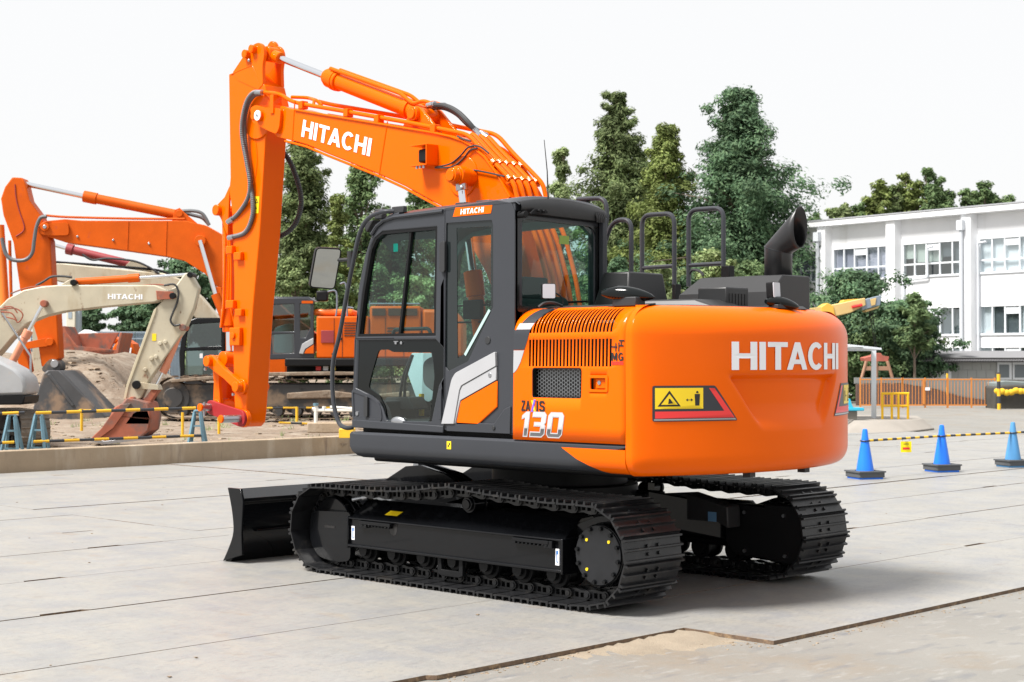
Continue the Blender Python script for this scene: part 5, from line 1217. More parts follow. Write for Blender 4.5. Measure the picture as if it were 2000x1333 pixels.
F.rod('cylinder_pin', (349,416), (349,416.1), .1, BORANGE) if False else F.pin('cylinder_pin', (349,417), .09, -.26, .26, BORANGE)
for k, y in enumerate((-.25,-.15,.15)): F.tube('hydraulic_pipe', [(90,421),(130,424),(250,427),(360,428)], .03, BORANGE, y)
F.tube('hydraulic_hose', [(90,423),(78,426),(70,445),(66,470),(62,495),(48,508),(25,508),(12,498),(6,480),(3,465)], .05, GREYHOSE, -.42)
for dy in (0,8): F.tube('hydraulic_hose', [(350,413),(375,412+dy),(395,418+dy),(408,440)], .045, GREYHOSE, -.1+dy*.02)
F.rod('bucket_cylinder', (-2,440), (9,600), .12, mat('orange_light_paint',(.80,.20,.02),.4)); F.rod('cylinder_tube', (18,470), (22,600), .04, BORANGE, -.2)
F.pin('boom_cylinder_pin', (390,470), .14, -.52, .52, BORANGE)
for y in (-.5,.5): F.rod('boom_cylinder_rod', (390,470), (425,590), .06, CHROME, y); F.rod('boom_cylinder', (420,575), (470,700), .11, BORANGE, y)
F.poly('valve_block', [(420,560),(432,562),(436,590),(424,588)], -.5, -.3, BORANGE)
F.poly('bucket_link', [(38,684),(36,672),(92,660),(102,664),(104,672),(96,676)], -.33, -.24, BORANGE, r=.05); F.pin('link_pin', (96,668), .1, -.38, .38, BORANGE)
F.poly('bucket_link', [(30,690),(50,680),(58,725),(44,738)], -.2, .2, BORANGE)
F.poly('bucket_bracket', [(80,722),(92,706),(100,701),(110,702),(117,710),(118,724),(90,730)], -.25, .25, BUCKET, r=.08); F.pin('bucket_pin', (106,711), .1, -.3, .3, STEEL)
bk = F.poly('bucket', [(60,815),(74,762),(84,730),(92,724),(118,724),(126,732),(190,798),(208,816),(190,826),(120,832),(75,826)], -.9, .9, BUCKET, .04)
F.poly('bucket_rib', [(92,732),(98,730),(146,792),(140,794)], -.93, -.9, BUCKET, .01)
for k in range(4): F.rod('bucket_tooth', (60+k*3,818), (50+k*2,834), .05, BUCKET, -.8+k*.5, 6)
for y in (-1.45, 1.0): small_track(r, F.p(318,0)[0], F.p(905,0)[0], 0, 1.12, y, .62, DIRTYTRACK, 62, .06)
# upper structure
F.box('deck', 556, 905, 700, 716, -1.45, 1.45, SATIN, .03); F.box('undercarriage', 560, 690, 716, 742, -.7, .7, SATIN)
F.box('engine_housing', 618, 720, 618, 700, -1.45, 1.40, BORANGE, .04); F.box('engine_housing_rear', 722, 822, 598, 700, -1.42, 1.40, BORANGE, .05); F.poly('counterweight', [(824,604),(890,606),(905,630),(905,700),(824,702)], -1.4, 1.4, BORANGE, .08)
F.box('tank', 612, 690, 604, 617, -1.2, 1.2, mat('orange_bright',(.78,.17,.015),.35), .06)
for i in range(3): F.box('vent_grille', 727+i*31, 753+i*31, 603, 617, -1.45, -1.43, mat('vent_dark',(.05,.02,.01),.7) if 'vent_dark' not in MATS else MATS['vent_dark'], .005)
F.box('vent_grille', 627, 652, 646, 670, -1.47, -1.455, DARKRED, .005)
c2 = F.poly('cab_frame', [(524,586),(530,582),(600,582),(612,588),(614,700),(528,703),(521,690)], -1.42, -1.36, GREY, .02, holes=[[(529,596),(574,594),(574,648),(528,648)],[(530,654),(574,652),(574,690),(532,692)],[(586,594),(606,594),(606,640),(596,660),(586,660)]])
F.poly('cab_frame', [(524,586),(530,582),(600,582),(612,588),(614,700),(528,703),(521,690)], -.42, -.36, GREY, .02, holes=[[(529,596),(606,594),(606,690),(532,692)]])
F.poly('cab_roof', [(522,588),(530,580),(602,580),(613,588)], -1.40, -.38, GREY, .02)
F.poly('cab_window', [(529,596),(574,594),(574,692),(530,692)], -1.40, -1.395, CABGLASS, 0); F.poly('cab_window', [(586,594),(606,594),(606,640),(596,660),(586,660)], -1.40, -1.395, CABGLASS, 0)
F.poly('cab_interior', [(536,640),(570,630),(572,690),(534,690)], -1.1, -.7, CONSOLE, .03, r=.1)
F.poly('cab_trim', [(584,691),(590,672),(612,660),(612,672),(596,682),(592,692)], -1.46, -1.42, SILVER); F.poly('cab_trim_orange', [(594,691),(598,683),(613,673),(613,691)], -1.455, -1.42, BORANGE)
F.box('name_plate', 589, 611, 588, 593, -1.44, -1.42, BORANGE, 0)
F.box('roof_mirror', 617, 640, 568, 589, -1.3, -1.1, SATIN, .04)
for pts in ([(640,570),(656,570),(658,600),(655,624)],[(664,555),(675,556),(678,600),(676,690)],[(676,600),(690,602)]): F.tube('handrail', pts, .022, mat('blue_grey_rail',(.16,.18,.22),.4) if 'blue_grey_rail' not in MATS else MATS['blue_grey_rail'], -1.4)
for k in range(3): F.box('deck_marking', 617+k*14, 627+k*14, 716, 724, -1.2, -1.15, (RED, WHITE, YELLOW)[k], 0)

for px in (652,668,704): F.box('panel_seam', px, px+.8, 622, 698, -1.458, -1.452, INK, 0)
for px, py in ((648,690),(664,660),(700,690)): F.box('door_latch', px, px+3.5, py, py+4, -1.475, -1.455, SATIN, 0)
for k in range(6): F.box('louvre', 672, 700, 630+k*5, 632+k*5, -1.462, -1.452, MATS['vent_dark'], 0)
for px in (752,788): F.box('panel_seam', px, px+.8, 620, 698, -1.430, -1.424, INK, 0)
for k in range(7): F.box('louvre', 756, 784, 640+k*6, 642.5+k*6, -1.434, -1.424, MATS['vent_dark'], 0)
F.rod('guard_rail', (722,594), (820,594), .025, MATS['blue_grey_rail'], -1.3); F.rod('guard_rail', (722,588), (722,600), .02, MATS['blue_grey_rail'], -1.3); F.rod('guard_rail', (770,588), (770,600), .02, MATS['blue_grey_rail'], -1.3)
F.rod('muffler', (745,584), (745,600), .12, SATIN, .4)
for q in ((250,432,248,489),(325,432,323,500)): F.rod('weld_seam', q[:2], q[2:], .012, BORANGE, -.335, 6)
for k in range(3): F.pin('grease_fitting', (150+k*70,462+k*7), .03, -.36, -.33, STEEL)
F.tube('lubricant_line', [(28,360),(30,385),(36,410),(46,440),(44,452),(30,462)], .014, DARKRED, -.25)
F.poly('mud_ridge', [(330,742),(420,734),(520,728),(640,726),(700,727),(700,733),(520,735),(420,741),(334,748)], -1.5, -.85, DIRT, .02)
F.poly('mud_skirt', [(560,768),(640,762),(720,772),(800,764),(800,776),(560,780)], -1.42, -1.30, DIRT, .03)

# ---- black cab machine with cream boom
F = Far('excavator', 'excavator with black rounded cab, cream boom and dark red cylinder behind the orange one', 'excavator', 420, 46, 0.15, 'excavators parked behind the wall'); r = F.root
cabp = [(352,742),(350,690),(356,650),(366,628),(380,622),(436,622),(440,742)]
for y in (-1.3,-.35):
    F.poly('cab_frame', cabp, y, y+.06, BLACK, .02, holes=[[(374,634),(432,630),(432,676),(362,680),(366,650)],[(361,686),(432,684),(432,730),(360,734)]])
F.poly('cab_roof', [(364,632),(380,621),(440,621),(440,628)], -1.28, -.3, BLACK, .02); F.poly('cab_window', [(361,734),(366,650),(374,634),(432,630),(432,730)], -1.27, -1.265, CABGLASS, 0)
F.poly('windscreen', [(352,740),(350,690),(356,650),(366,630),(369,630),(359,650),(353,690),(355,740)], -1.24, -.36, CABGLASS, 0)
F.poly('seat', [(395,735),(398,680),(410,660),(420,664),(424,735)], -1.0, -.6, CONSOLE, .04, r=.1)
F.box('sticker', 390, 396, 691, 700, -1.335, -1.305, WHITE, 0)
F.poly('boom', [(70,520),(80,514),(130,515),(320,534),(352,546),(392,580),(450,650),(440,690),(380,620),(340,580),(300,566),(120,552),(72,540)], -.25, .25, CREAM, .03)
F.poly('arm', [(60,470),(78,462),(86,520),(96,700),(80,760),(64,740)], -.2, .2, CREAM, .03)
F.rod('arm_cylinder_rod', (76,470), (136,488), .05, CHROME); F.rod('arm_cylinder', (130,486), (258,517), .12, DARKRED); F.rod('cylinder_head', (130,486), (142,489), .16, DARKRED)
F.poly('cylinder_ear', [(240,524),(256,508),(270,512),(300,532)], -.14, .14, CREAM)
for y in (-.2,.1): F.tube('hydraulic_pipe', [(80,510),(118,513),(200,519),(300,527),(330,536)], .035, SATIN, y)
F.tube('hydraulic_hose', [(160,497),(180,508),(210,505),(260,510),(290,522),(310,535)], .03, RUBBER, -.25)
F.box('house', 440, 560, 640, 735, -1.3, 1.2, BORANGE, .05)
for y in (-1.3, .9): small_track(r, F.p(360,0)[0], F.p(590,0)[0], 0, .95, y, .55, DIRTYTRACK, 36)

# ---- old cream excavator nearest the wall
F = Far('excavator', 'old rusty cream excavator with orange arm cylinder and rusty bucket behind the barrier', 'excavator', 0, 28, 0.14, 'excavators parked behind the wall'); r = F.root
F.poly('boom', [(-60,640),(-20,612),(0,598),(14,584),(45,567),(79,560),(112,557),(250,557),(302,557),(324,566),(330,580),(300,591),(202,600),(126,609),(86,618),(56,630),(20,664),(0,688),(-30,720),(-70,700)], -.16, .16, CREAM, .02)
F.poly('arm', [(340,562),(360,534),(371,532),(382,552),(388,562),(379,602),(360,645),(292,742),(276,778),(258,786),(241,780),(247,752),(300,606),(318,586),(322,568)], -.12, .12, CREAM, .02)
F.poly('arm_edge', [(306,600),(300,606),(247,752),(241,780),(246,781),(252,754),(304,610)], -.14, .14, mat('cream_light',(.50,.44,.31),.5), .006)
F.pin('arm_pin', (336,578), .055, -.22, .22, SATIN); F.poly('nose_plate', [(304,568),(338,570),(342,584),(306,586)], -.19, -.16, RUST, .01)
F.pin('ear_pin', (370,537), .05, -.2, .2, SATIN); F.pin('cylinder_pin', (142,552), .055, -.2, .2, SATIN); F.poly('cylinder_ear', [(112,560),(134,547),(144,545),(152,558)], -.13, .13, CREAM)
F.rod('arm_cylinder', (148,551), (272,543), .062, BORANGE); F.rod('cylinder_head', (250,544.5), (272,543), .075, BORANGE); F.rod('arm_cylinder_rod', (272,543), (364,537), .032, CHROME)
for y in (-.12,.12): F.tube('hydraulic_pipe', [(20,574),(60,561),(120,559),(260,559),(300,556),(330,558)], .012, RUST, y)
F.tube('hydraulic_hose', [(140,542),(120,540),(100,541),(85,550),(70,558)], .02, RUBBER, -.1); F.tube('hydraulic_hose', [(320,558),(340,556),(348,570),(346,590),(338,610),(333,626),(340,636),(352,634)], .018, RUBBER, -.16)
F.poly('name_lettering_plate', [(5,0),(6,0),(6,1)], 0, .001, CREAM, 0) if False else None
q0 = F.xz(215,585); q1 = F.xz(282,586); q2 = F.xz(215,575)
lettering('brand_lettering', 'HITACHI', lambda u, v, h: (q0[0]+(q1[0]-q0[0])*u, -.162-h, q0[1]+(q1[1]-q0[1])*u+(q2[1]-q0[1])*v), 1, 1, WHITE, r, th=.002)
F.pin('boom_cylinder_pin', (84,593), .06, -.30, .30, RUST)
for y in (-.26,.26): F.rod('boom_cylinder_rod', (82,597), (53,652), .035, CHROME, y); F.rod('boom_cylinder', (55,648), (22,712), .065, SALMON, y); F.rod('cylinder_head', (56,646), (49,660), .08, SALMON, y)
F.rod('bucket_cylinder', (352,648), (322,722), .06, SALMON); F.rod('cylinder_head', (327,712), (318,728), .07, SALMON); F.rod('bucket_cylinder_rod', (320,725), (306,753), .032, CHROME); F.pin('cylinder_pin', (356,640), .06, -.16, .16, RUST)
F.pin('link_pin', (266,752), .075, -.18, .18, SATIN); F.poly('bucket_link', [(268,746),(308,752),(312,762),(270,760)], -.14, .14, CREAM, .01)
F.poly('bucket_link', [(300,756),(312,760),(290,790),(278,784)], -.12, .12, RUST, .01)
F.poly('bucket', [(222,797),(238,788),(246,778),(262,780),(288,787),(292,800),(296,816),(291,842),(272,858),(240,864),(207,867),(173,862),(184,850),(197,838),(214,814)], -.42, .42, RUST, .03)
F.poly('bucket_side_plate', [(236,790),(256,788),(222,836),(190,860),(174,861),(198,838),(214,816)], -.45, -.42, RUST, .008); F.poly('bucket_lip', [(172,861),(207,868),(292,858),(290,852),(205,862),(180,856)], -.46, .46, STEEL, .005)
F.pin('bucket_pin', (257,781), .05, -.3, .3, RUST); F.pin('bucket_pin', (287,790), .045, -.3, .3, RUST)
for px, py in ((312,671),(322,668),(295,701),(304,697),(283,722)): F.pin('arm_boss', (px,py), .035, -.16, -.11, CREAM)
F.box('warning_label', 297, 305, 652, 666, -.125, -.121, YELLOW, 0)
F.poly('tank_housing', [(-90,700),(-40,690),(0,706),(30,722),(46,738),(51,755),(49,772),(-90,776)], -1.3, -.5, OLDGREY, .05); F.poly('tank_base', [(-90,773),(49,773),(47,786),(42,791),(-90,792)], -1.32, -.48, SATIN, .02)
F.box('house', -190, -92, 640, 792, -1.2, 1.0, CREAM, .05)
for pts in ([(0,604),(30,603),(44,614),(40,626),(34,630),(28,624),(4,618)],[(8,600),(24,600),(34,612)],[(2,610),(22,612),(32,626)]): F.tube('lamp_guard', pts, .012, RUST, -.25)
F.rod('handrail', (4,612), (60,696), .018, STEEL, -.6); F.rod('handrail', (60,696), (60,760), .018, STEEL, -.6)
tr = bpy.data.objects.new('undercarriage', None); COL.objects.link(tr); tr.parent = r; tr.location = (F.p(44,0,-1.2)[0], -1.2, 0); tr.rotation_euler = (0,0,radians(-60))
MB().box(-2.4,-.6,-1.2,-.12,.3,.62).build('centre_frame', MUDBLACK, tr, bevel=.02)
small_track(r, -2.75, 0, -.02, .66, 0, .48, mat('old_track',(.16,.135,.11),.8,var=.3,scale=6,bump=.3,bscale=30), 34).parent = tr

# ---- things beyond the heap
F = Far('loader_bucket', 'rust red open loader bucket standing behind the dirt heap', 'bucket', 190, 62, 1.7)
F.poly('back_plate', [(114,640),(124,637),(150,690),(114,694)], -.8, .8, RUST, .02); F.poly('bowl_side', [(124,637),(150,652),(232,650),(212,690),(150,692)], .7, .8, RUST, .02)
F.poly('bowl_floor', [(150,686),(226,684),(234,650),(238,650),(230,692),(150,694)], -.9, .9, RUST, .02); F.poly('bowl_side', [(128,648),(150,676),(226,684),(222,692),(150,692)], -.9, -.8, RUST, .02)
F.poly('arm', [(112,655),(130,655),(160,690),(150,692),(112,690)], -.5, -.3, BORANGE, .02)
F = Far('compact_loader', 'small round orange machine with white bands behind the dirt heap', 'machine', 236, 66, 1.7)
F.poly('body', [(214,694),(222,675),(232,664),(246,664),(258,672),(266,694)], -.6, .6, BORANGE, .08)
for k, x in enumerate((226,238,250)): F.poly('band', [(x,693),(x+3,680),(x+7,680),(x+5,693)], -.64, -.61, WHITE, .01)
F.pin('wheel', (212,690), .22, -.6, -.3, RUBBER); F.poly('roof', [(206,662),(214,655),(232,664),(222,672)], -.5, .5, BORANGE, .03); F.poly('cover', [(150,653),(165,644),(182,650),(176,656)], -.4, .4, WHITE, .02)
F = Far('sheet_fence', 'long blue grey corrugated steel fence far behind the dirt heap', 'fence', 230, 82, 0.2)
SHEET = mat('blue_grey_sheet', (.30,.37,.43), .55, var=.06, scale=.6)
for k in range(9):
    x0 = 60+k*34; m = MB(); a0 = F.p(x0,0)[0]; a1 = F.p(x0+33,0)[0]; row = []; n = 24
    rows = [[(a0+(a1-a0)*i/n, .06*(i % 2), z) for i in range(n+1)] for z in (0, F.p(0,648)[2]-.004*k)]; m.grid(rows); m.build('sheet_panel', SHEET, F.root, smooth=0)
for py in (648,661,676): F.box('fence_rail', 60, 366, py, py+1.6, -.06, -.02, SHEET, 0)
F = Far('concrete_pylon', 'cream concrete pylon rising above the red loader bucket', 'pylon', 141, 72, 0.3)
F.box('shaft', 129, 146, 600, 712, -.3, .3, mat('cream_concrete',(.62,.60,.50),.8), .02); F.box('side_duct', 147, 155, 604, 712, -.15, .25, SHEET, .01); F.box('window', 133, 140, 609, 622, -.32, -.3, SHEET, 0)

# ---- site barriers: blue A frames with striped poles
BLUEG = mat('pale_blue_steel', (.115,.22,.28), .5, var=.12, scale=5)
def stripe_mat(name, per, c1, c2, axis=0, duty=.5):
    m = bpy.data.materials.new(name); m.use_nodes = True; n = m.node_tree.nodes; l = m.node_tree.links; b = n['Principled BSDF']; b.inputs['Roughness'].default_value = .5
    t = n.new('ShaderNodeTexCoord'); s = n.new('ShaderNodeSeparateXYZ'); l.new(t.outputs['Object'], s.inputs[0])
    d = n.new('ShaderNodeMath'); d.operation = 'DIVIDE'; d.inputs[1].default_value = per; l.new(s.outputs[axis], d.inputs[0])
    f = n.new('ShaderNodeMath'); f.operation = 'FRACT'; l.new(d.outputs[0], f.inputs[0])
    g = n.new('ShaderNodeMath'); g.operation = 'GREATER_THAN'; g.inputs[1].default_value = duty; l.new(f.outputs[0], g.inputs[0])
    mx_ = n.new('ShaderNodeMix'); mx_.data_type = 'RGBA'; l.new(g.outputs[0], mx_.inputs[0]); mx_.inputs[6].default_value = (*c1,1); mx_.inputs[7].default_value = (*c2,1); l.new(mx_.outputs[2], b.inputs['Base Color']); MATS[name] = m; return m
STRIPE = stripe_mat('black_yellow_stripe', .50, (.72,.42,.02), (.030,.034,.042)); STRIPEC = stripe_mat('cone_bar_stripe', .24, (.80,.46,.01), (.025,.030,.045)); STRIPEP = stripe_mat('post_stripe', .30, (.80,.46,.01), (.03,.03,.035), 2)
where = ['at the far left edge beside the old tracks', 'just right of the old tracks', 'below the red transport bar of the new excavator']
for i, px in enumerate((24, 76, 386)):
    D = 25.2+.0052*px; F = Far('barrier_stand', 'pale blue A frame barrier stand '+where[i], 'barrier', px, D, .14, 'blue A frame barrier stands')
    m = MB(); h = .60
    for sy in (-1,1): m.obox((-.13,sy*.13,0),(-.06,sy*.02,h),.045,.035); m.obox((.13,sy*.13,0),(.06,sy*.02,h),.045,.035)
    m2 = MB(); m2.tube(smooth_path([(-.06,0,h-.02),(-.04,0,h+.03),(.04,0,h+.03),(.06,0,h-.02)],4),.025,8)
    for sx in (-1,1):
        for sy in (-1,1): MB().obox((sx*.14,sy*.14,0),(sx*.05,sy*.02,h),.045,.035).build('leg', BLUEG, F.root)
    m2.build('top_loop', BLUEG, F.root)
    MB().obox((-.12,-.115,.10),(.12,-.115,.10),.02,.03).build('cross_bar', BLUEG, F.root); MB().obox((-.08,-.06,.38),(.08,-.06,.38),.02,.03).build('cross_bar', BLUEG, F.root)
def pole(name, label, cat, A, B, r, m, group=None):
    A = Vector(A); B = Vector(B); d = B-A; mb = MB(); mb.cyl((0,0,0),(d.length,0,0),r,n=12); o = mb.build(name, m, None)
    o.matrix_world = Matrix.Translation(A) @ d.to_track_quat('X','Z').to_matrix().to_4x4(); o['label'] = label; o['category'] = cat
    if group: o['group'] = group
    return o
def wl(px, py, D): a, z = L(px, py, D); return W(a, D, z)
gp = 'black and yellow barrier poles'
pole('barrier_pole', 'upper striped barrier pole cut by the left edge of the view', 'pole', wl(-60,811,24.9), wl(48,806,25.3), .024, STRIPE, gp)
pole('barrier_pole', 'lower striped barrier pole cut by the left edge of the view', 'pole', wl(-60,868,24.9), wl(28,864,25.2), .024, STRIPE, gp)
pole('barrier_pole', 'long upper striped barrier pole between two blue stands in front of the rusty bucket', 'pole', wl(70,807,25.4), wl(396,797,27.1), .026, STRIPE, gp)
pole('barrier_pole', 'long lower striped barrier pole between two blue stands in front of the rusty bucket', 'pole', wl(66,863,25.4), wl(392,851,27.1), .024, STRIPE, gp)
pole('barrier_pole', 'thin striped pole running behind the lower end of the excavator arm', 'pole', wl(154,802,30), wl(560,797,33), .020, STRIPE, gp)
pole('barrier_pole', 'thin striped pole behind the arm, right of the yellow stake', 'pole', wl(560,797,33), wl(850,797,36), .020, STRIPE, gp)
pole('barrier_pole', 'low striped pole lying near the ground behind the door handrail', 'pole', wl(545,826,31), wl(690,831,32), .020, STRIPE, gp)
YST = mat('yellow_stake_paint', (.78,.45,.02), .5, var=.1, scale=8)
for px, D, y0, y1, lb in ((160,30,799,842,'yellow stake left of the rusty bucket'), (357,31,806,850,'yellow stake right of the rusty bucket'), (428,32,815,862,'yellow stake under the excavator arm end'), (580,33,795,824,'yellow stake between arm and cab of the new excavator')):
    pole('yellow_stake', lb, 'stake', wl(px,y1,D), wl(px,y0,D), .028, YST, 'yellow stakes')
F = Far('water_pipe', 'white plastic standpipe with taps and yellow bands beside the cab handrail', 'pipe', 620, 30, .2)
PVC = mat('white_pvc', (.72,.72,.68), .4)
F.rod('riser', (617,792), (617,832), .035, PVC); F.rod('cap', (617,788), (617,793), .05, BLUEG); F.rod('cross_pipe', (612,802), (690,802), .03, PVC); F.rod('branch_pipe', (633,794), (633,803), .035, PVC); F.rod('branch_pipe', (645,796), (690,799), .03, PVC); F.rod('tap', (610,799), (622,799), .03, PVC)
F.box('base', 600, 690, 826, 846, -.1, .3, WALLC, .02)
F = Far('yellow_kerb_block', 'yellow painted block on the end of the wall below the cab handrail', 'block', 680, 27.3, -.03); F.box('block', 662, 690, 838, 856, -.2, .2, YST, .01)
# ================================================================== right-hand side: cones, gate, shelter, buildings
CONEB = mat('blue_cone_plastic', (.008,.17,.80), .38, var=.05, scale=6); CONEF = mat('faded_cone_plastic', (.07,.25,.50), .5, var=.06, scale=6); WEIGHT = mat('cone_weight_rubber', (.075,.08,.085), .7)
spots = [((3.59,-10.12), CONEB, 'bright blue traffic cone nearest the excavator counterweight'), ((3.55,-12.14), CONEB, 'bright blue traffic cone in the middle of the row'), ((3.30,-13.85), CONEF, 'faded lighter blue traffic cone at the right of the row')]
tips = []
for (x, y), cm, lb in spots:
    t = thing('traffic_cone', lb, 'cone', (x,y,.0), VIEWROT+.3, 'blue traffic cones')
    m = MB(); rows = []
    for z, rr in ((.03,.135),(.06,.130),(.58,.045),(.66,.036),(.685,.030),(.69,.012)): rows.append([(rr*cos(2*pi*k/28), rr*sin(2*pi*k/28), z) for k in range(28)])
    m.grid(rows, True); m.f.append(tuple(range(5*28,6*28))); m.build('cone_body', cm, t, smooth=50)
    m = MB(); m.prism(rounded([(-.185,-.185),(.185,-.185),(.185,.185),(-.185,.185)],.03,3), XY(0), .004, .03); m.build('cone_base', cm, t, bevel=.004)
    m = MB(); ring = [(.142*cos(2*pi*k/28), .142*sin(2*pi*k/28)) for k in range(28)]; m.prism([rounded([(-.20,-.20),(.20,-.20),(.20,.20),(-.20,.20)],.03,3), ring], XY(0), .032, .105); m.build('cone_weight', WEIGHT, t, bevel=.008)
    m = MB(); m.prism([rounded([(-.215,-.215),(.215,-.215),(.215,.215),(-.215,.215)],.03,3), ring], XY(0), .098, .118); m.build('weight_rim', WEIGHT, t, bevel=.004)
    m = MB(); m.tube([(.062*cos(2*pi*k/20), .062*sin(2*pi*k/20), .525) for k in range(21)], .010, 6); m.build('bar_ring', INK, t)
    tips.append(Vector((x,y,.525)))
gb = 'striped bars between the cones'
for i, (A, B, lb) in enumerate(((tips[0],tips[1],'black and yellow bar with a hanging yellow sign between the first two cones'), (tips[1],tips[2],'black and yellow bar between the middle and the faded cone'), (tips[2],tips[2]+Vector((-.25,-1.9,.02)),'black and yellow bar leaving the view at the right edge'))):
    d = (B-A).normalized(); pole('cone_bar', lb, 'bar', A+d*.07, B-d*.07, .017, STRIPEC, gb)
mid = tips[0].lerp(tips[1], .52)
t = thing('hanging_sign', 'small yellow sign with red band hanging from the cone bar', 'sign', mid-Vector((0,0,.20)), VIEWROT)
MB().box(-.075,.075,-.004,.004,.0,.155).build('board', mat('sign_yellow',(.85,.68,.0),.45), t); MB().box(-.05,.05,-.0065,-.0045,.04,.07).build('red_band', RED, t); MB().box(-.04,.04,-.0065,-.0045,.115,.122).build('text_line', INK, t)
for x in (-.05,.05): MB().cyl((x,0,.155),(x,0,.20),.003,n=5).build('wire', STEEL, t)
# concrete island with shelter, bench and yellow rail
ISL = mat('island_concrete', (.27,.245,.215), .9, var=.1, scale=1, bump=.2, bscale=20)
m = MB(); base = [(1640,850,0),(1760,848,0),(1828,840,0),(1810,829,0),(1640,826,0)]; g = [W((px-1000)*1.66*FPX/(py-704.7)/FPX, 1.66*FPX/(py-704.7), -.03) for px, py, _ in base]
c = sum(g, Vector())/5; top = [q.lerp(c,.28)+Vector((0,0,.25)) for q in g]; m.add([tuple(q) for q in g+top], [(4,3,2,1,0),(5,6,7,8,9)]+[(i,(i+1)%5,5+(i+1)%5,5+i) for i in range(5)])
o = m.build('concrete_island', ISL, None, bevel=.12, seg=4, label='low sloping concrete island carrying the shelter', category='platform')
F = Far('shelter', 'white flat roofed shelter on one post over the blue bench', 'shelter', 1690, 39, .15)
WP = mat('white_paint', (.62,.66,.70), .45)
F.box('post', 1703, 1711.5, 684, 822, -.05, .05, WP, .005); m = MB(); a = F.p(1600,664); b = F.p(1722,682)
F.poly('roof', [(1590,668),(1650,672),(1722,680),(1722,684),(1650,678),(1590,676)], -1.2, 1.0, WP, .01); F.box('roof_beam', 1600, 1710, 681, 686, -.05, .05, WP, .005)
F = Far('bench', 'bright blue plastic bench seat on concrete feet beside the counterweight', 'bench', 1668, 38, .18)
BB = mat('bench_blue', (.03,.42,.62), .4); F.poly('seat', [(1640,795),(1660,797),(1688,797),(1688,803),(1640,803)], -.25, .25, BB, .02); F.poly('backrest', [(1648,798),(1652,779),(1660,778),(1664,792),(1668,798)], -.22, .22, BB, .02, r=.04); F.box('foot', 1656, 1674, 803, 819, -.18, .18, mat('bench_foot',(.16,.15,.13),.9), .01)
F = Far('safety_rail', 'yellow tubular safety rail with four posts on the concrete island', 'railing', 1748, 38.5, .12)
YR_ = mat('rail_yellow', (.80,.46,.0), .42)
for px in (1723,1741.5,1754.5,1773): F.rod('post', (px,822), (px,769), .030, YR_)
F.rod('top_bar', (1721,769), (1775,769), .030, YR_); F.rod('middle_bar', (1721,793), (1775,793.5), .028, YR_)
# orange gate
GATE = mat('gate_orange', (.58,.21,.04), .5, var=.05, scale=2)
m = MB(); m.cyl((0,0,0),(0,0,.92),.011,n=6); BAR = m.mesh('bar', GATE)
for (x0, x1, lb) in ((1680,1762,'left leaf of the orange bar gate below the red frame'), (1763,1850,'middle leaf of the orange bar gate with a white tag'), (1851,1943,'right leaf of the orange bar gate next to the striped post')):
    F = Far('bar_gate', lb, 'gate', (x0+x1)/2, 56, -.03, 'orange bar gates'); a0, a1 = F.p(x0,0)[0], F.p(x1,0)[0]
    for z in (.10,1.00): MB().box(a0,a1,-.02,.02,z-.022,z+.022).build('rail', GATE, F.root)
    for x in (a0,a1,(a0+a1)/2): MB().box(x-.025,x+.025,-.025,.025,0,1.06).build('post', GATE, F.root)
    n = 14
    for k in range(1,n): link(BAR, 'bar', F.root).location = (a0+(a1-a0)*k/n, 0, .09)
    if x0 == 1763: F.box('latch_plate', 1802, 1806, 742, 790, -.06, -.03, GATE, 0); F.box('white_tag', 1807, 1816, 757, 763, -.06, -.04, WHITE, 0)
F = Far('steel_sheet_wall', 'dark brown steel sheet wall standing behind the orange gate', 'wall', 1810, 59, -.03)
F.poly('sheet', [(1672,751),(1760,750),(1830,762),(1880,776),(1945,784),(1945,802),(1672,800)], 0, .1, mat('brown_sheet',(.10,.060,.050),.7,var=.15,scale=1), .01)
F.poly('mesh_screen', [(1668,738),(1945,740),(1945,783),(1880,775),(1830,761),(1760,749),(1668,750)], .14, .18, mat('grey_mesh_screen',(.20,.21,.20),.8,var=.1,scale=1), .005)
F = Far('sandbag_wall', 'dark netted bank with yellow sandbags at the right edge', 'wall', 1985, 55, -.03)
F.poly('bank', [(1942,756),(1960,752),(2060,752),(2060,804),(1944,802)], 0, 1.2, mat('dark_bank',(.055,.052,.045),.9,var=.25,scale=3), .08)
F.poly('net', [(1945,748),(1970,744),(2060,750),(2060,756),(1945,758)], .1, 1.2, mat('net_grey',(.16,.19,.19),.8), .03)
BAG = mat('yellow_sandbag', (.70,.42,.02), .8, var=.15, scale=3)
for k in range(12):
    q = F.p(1948+k*9, 765+random.uniform(-2.5,2.5), -.12); m = MB(); m.ball(q, .12, 8, (1.05,.7,.9)); m.build('sandbag', BAG, F.root, smooth=60)
pole('striped_post', 'tall black and yellow striped post at the right end of the gate', 'post', wl(1951,803,54), wl(1950,728,54), .06, STRIPEP, 'striped posts').data
pole('striped_post', 'thin striped post rising behind the right gate leaf', 'post', wl(1850,770,58), wl(1850,726,58), .04, STRIPEP, 'striped posts')
for nm in ('striped_post','striped_post.001'):
    o = bpy.data.objects[nm]; o.data.materials[0] = STRIPE
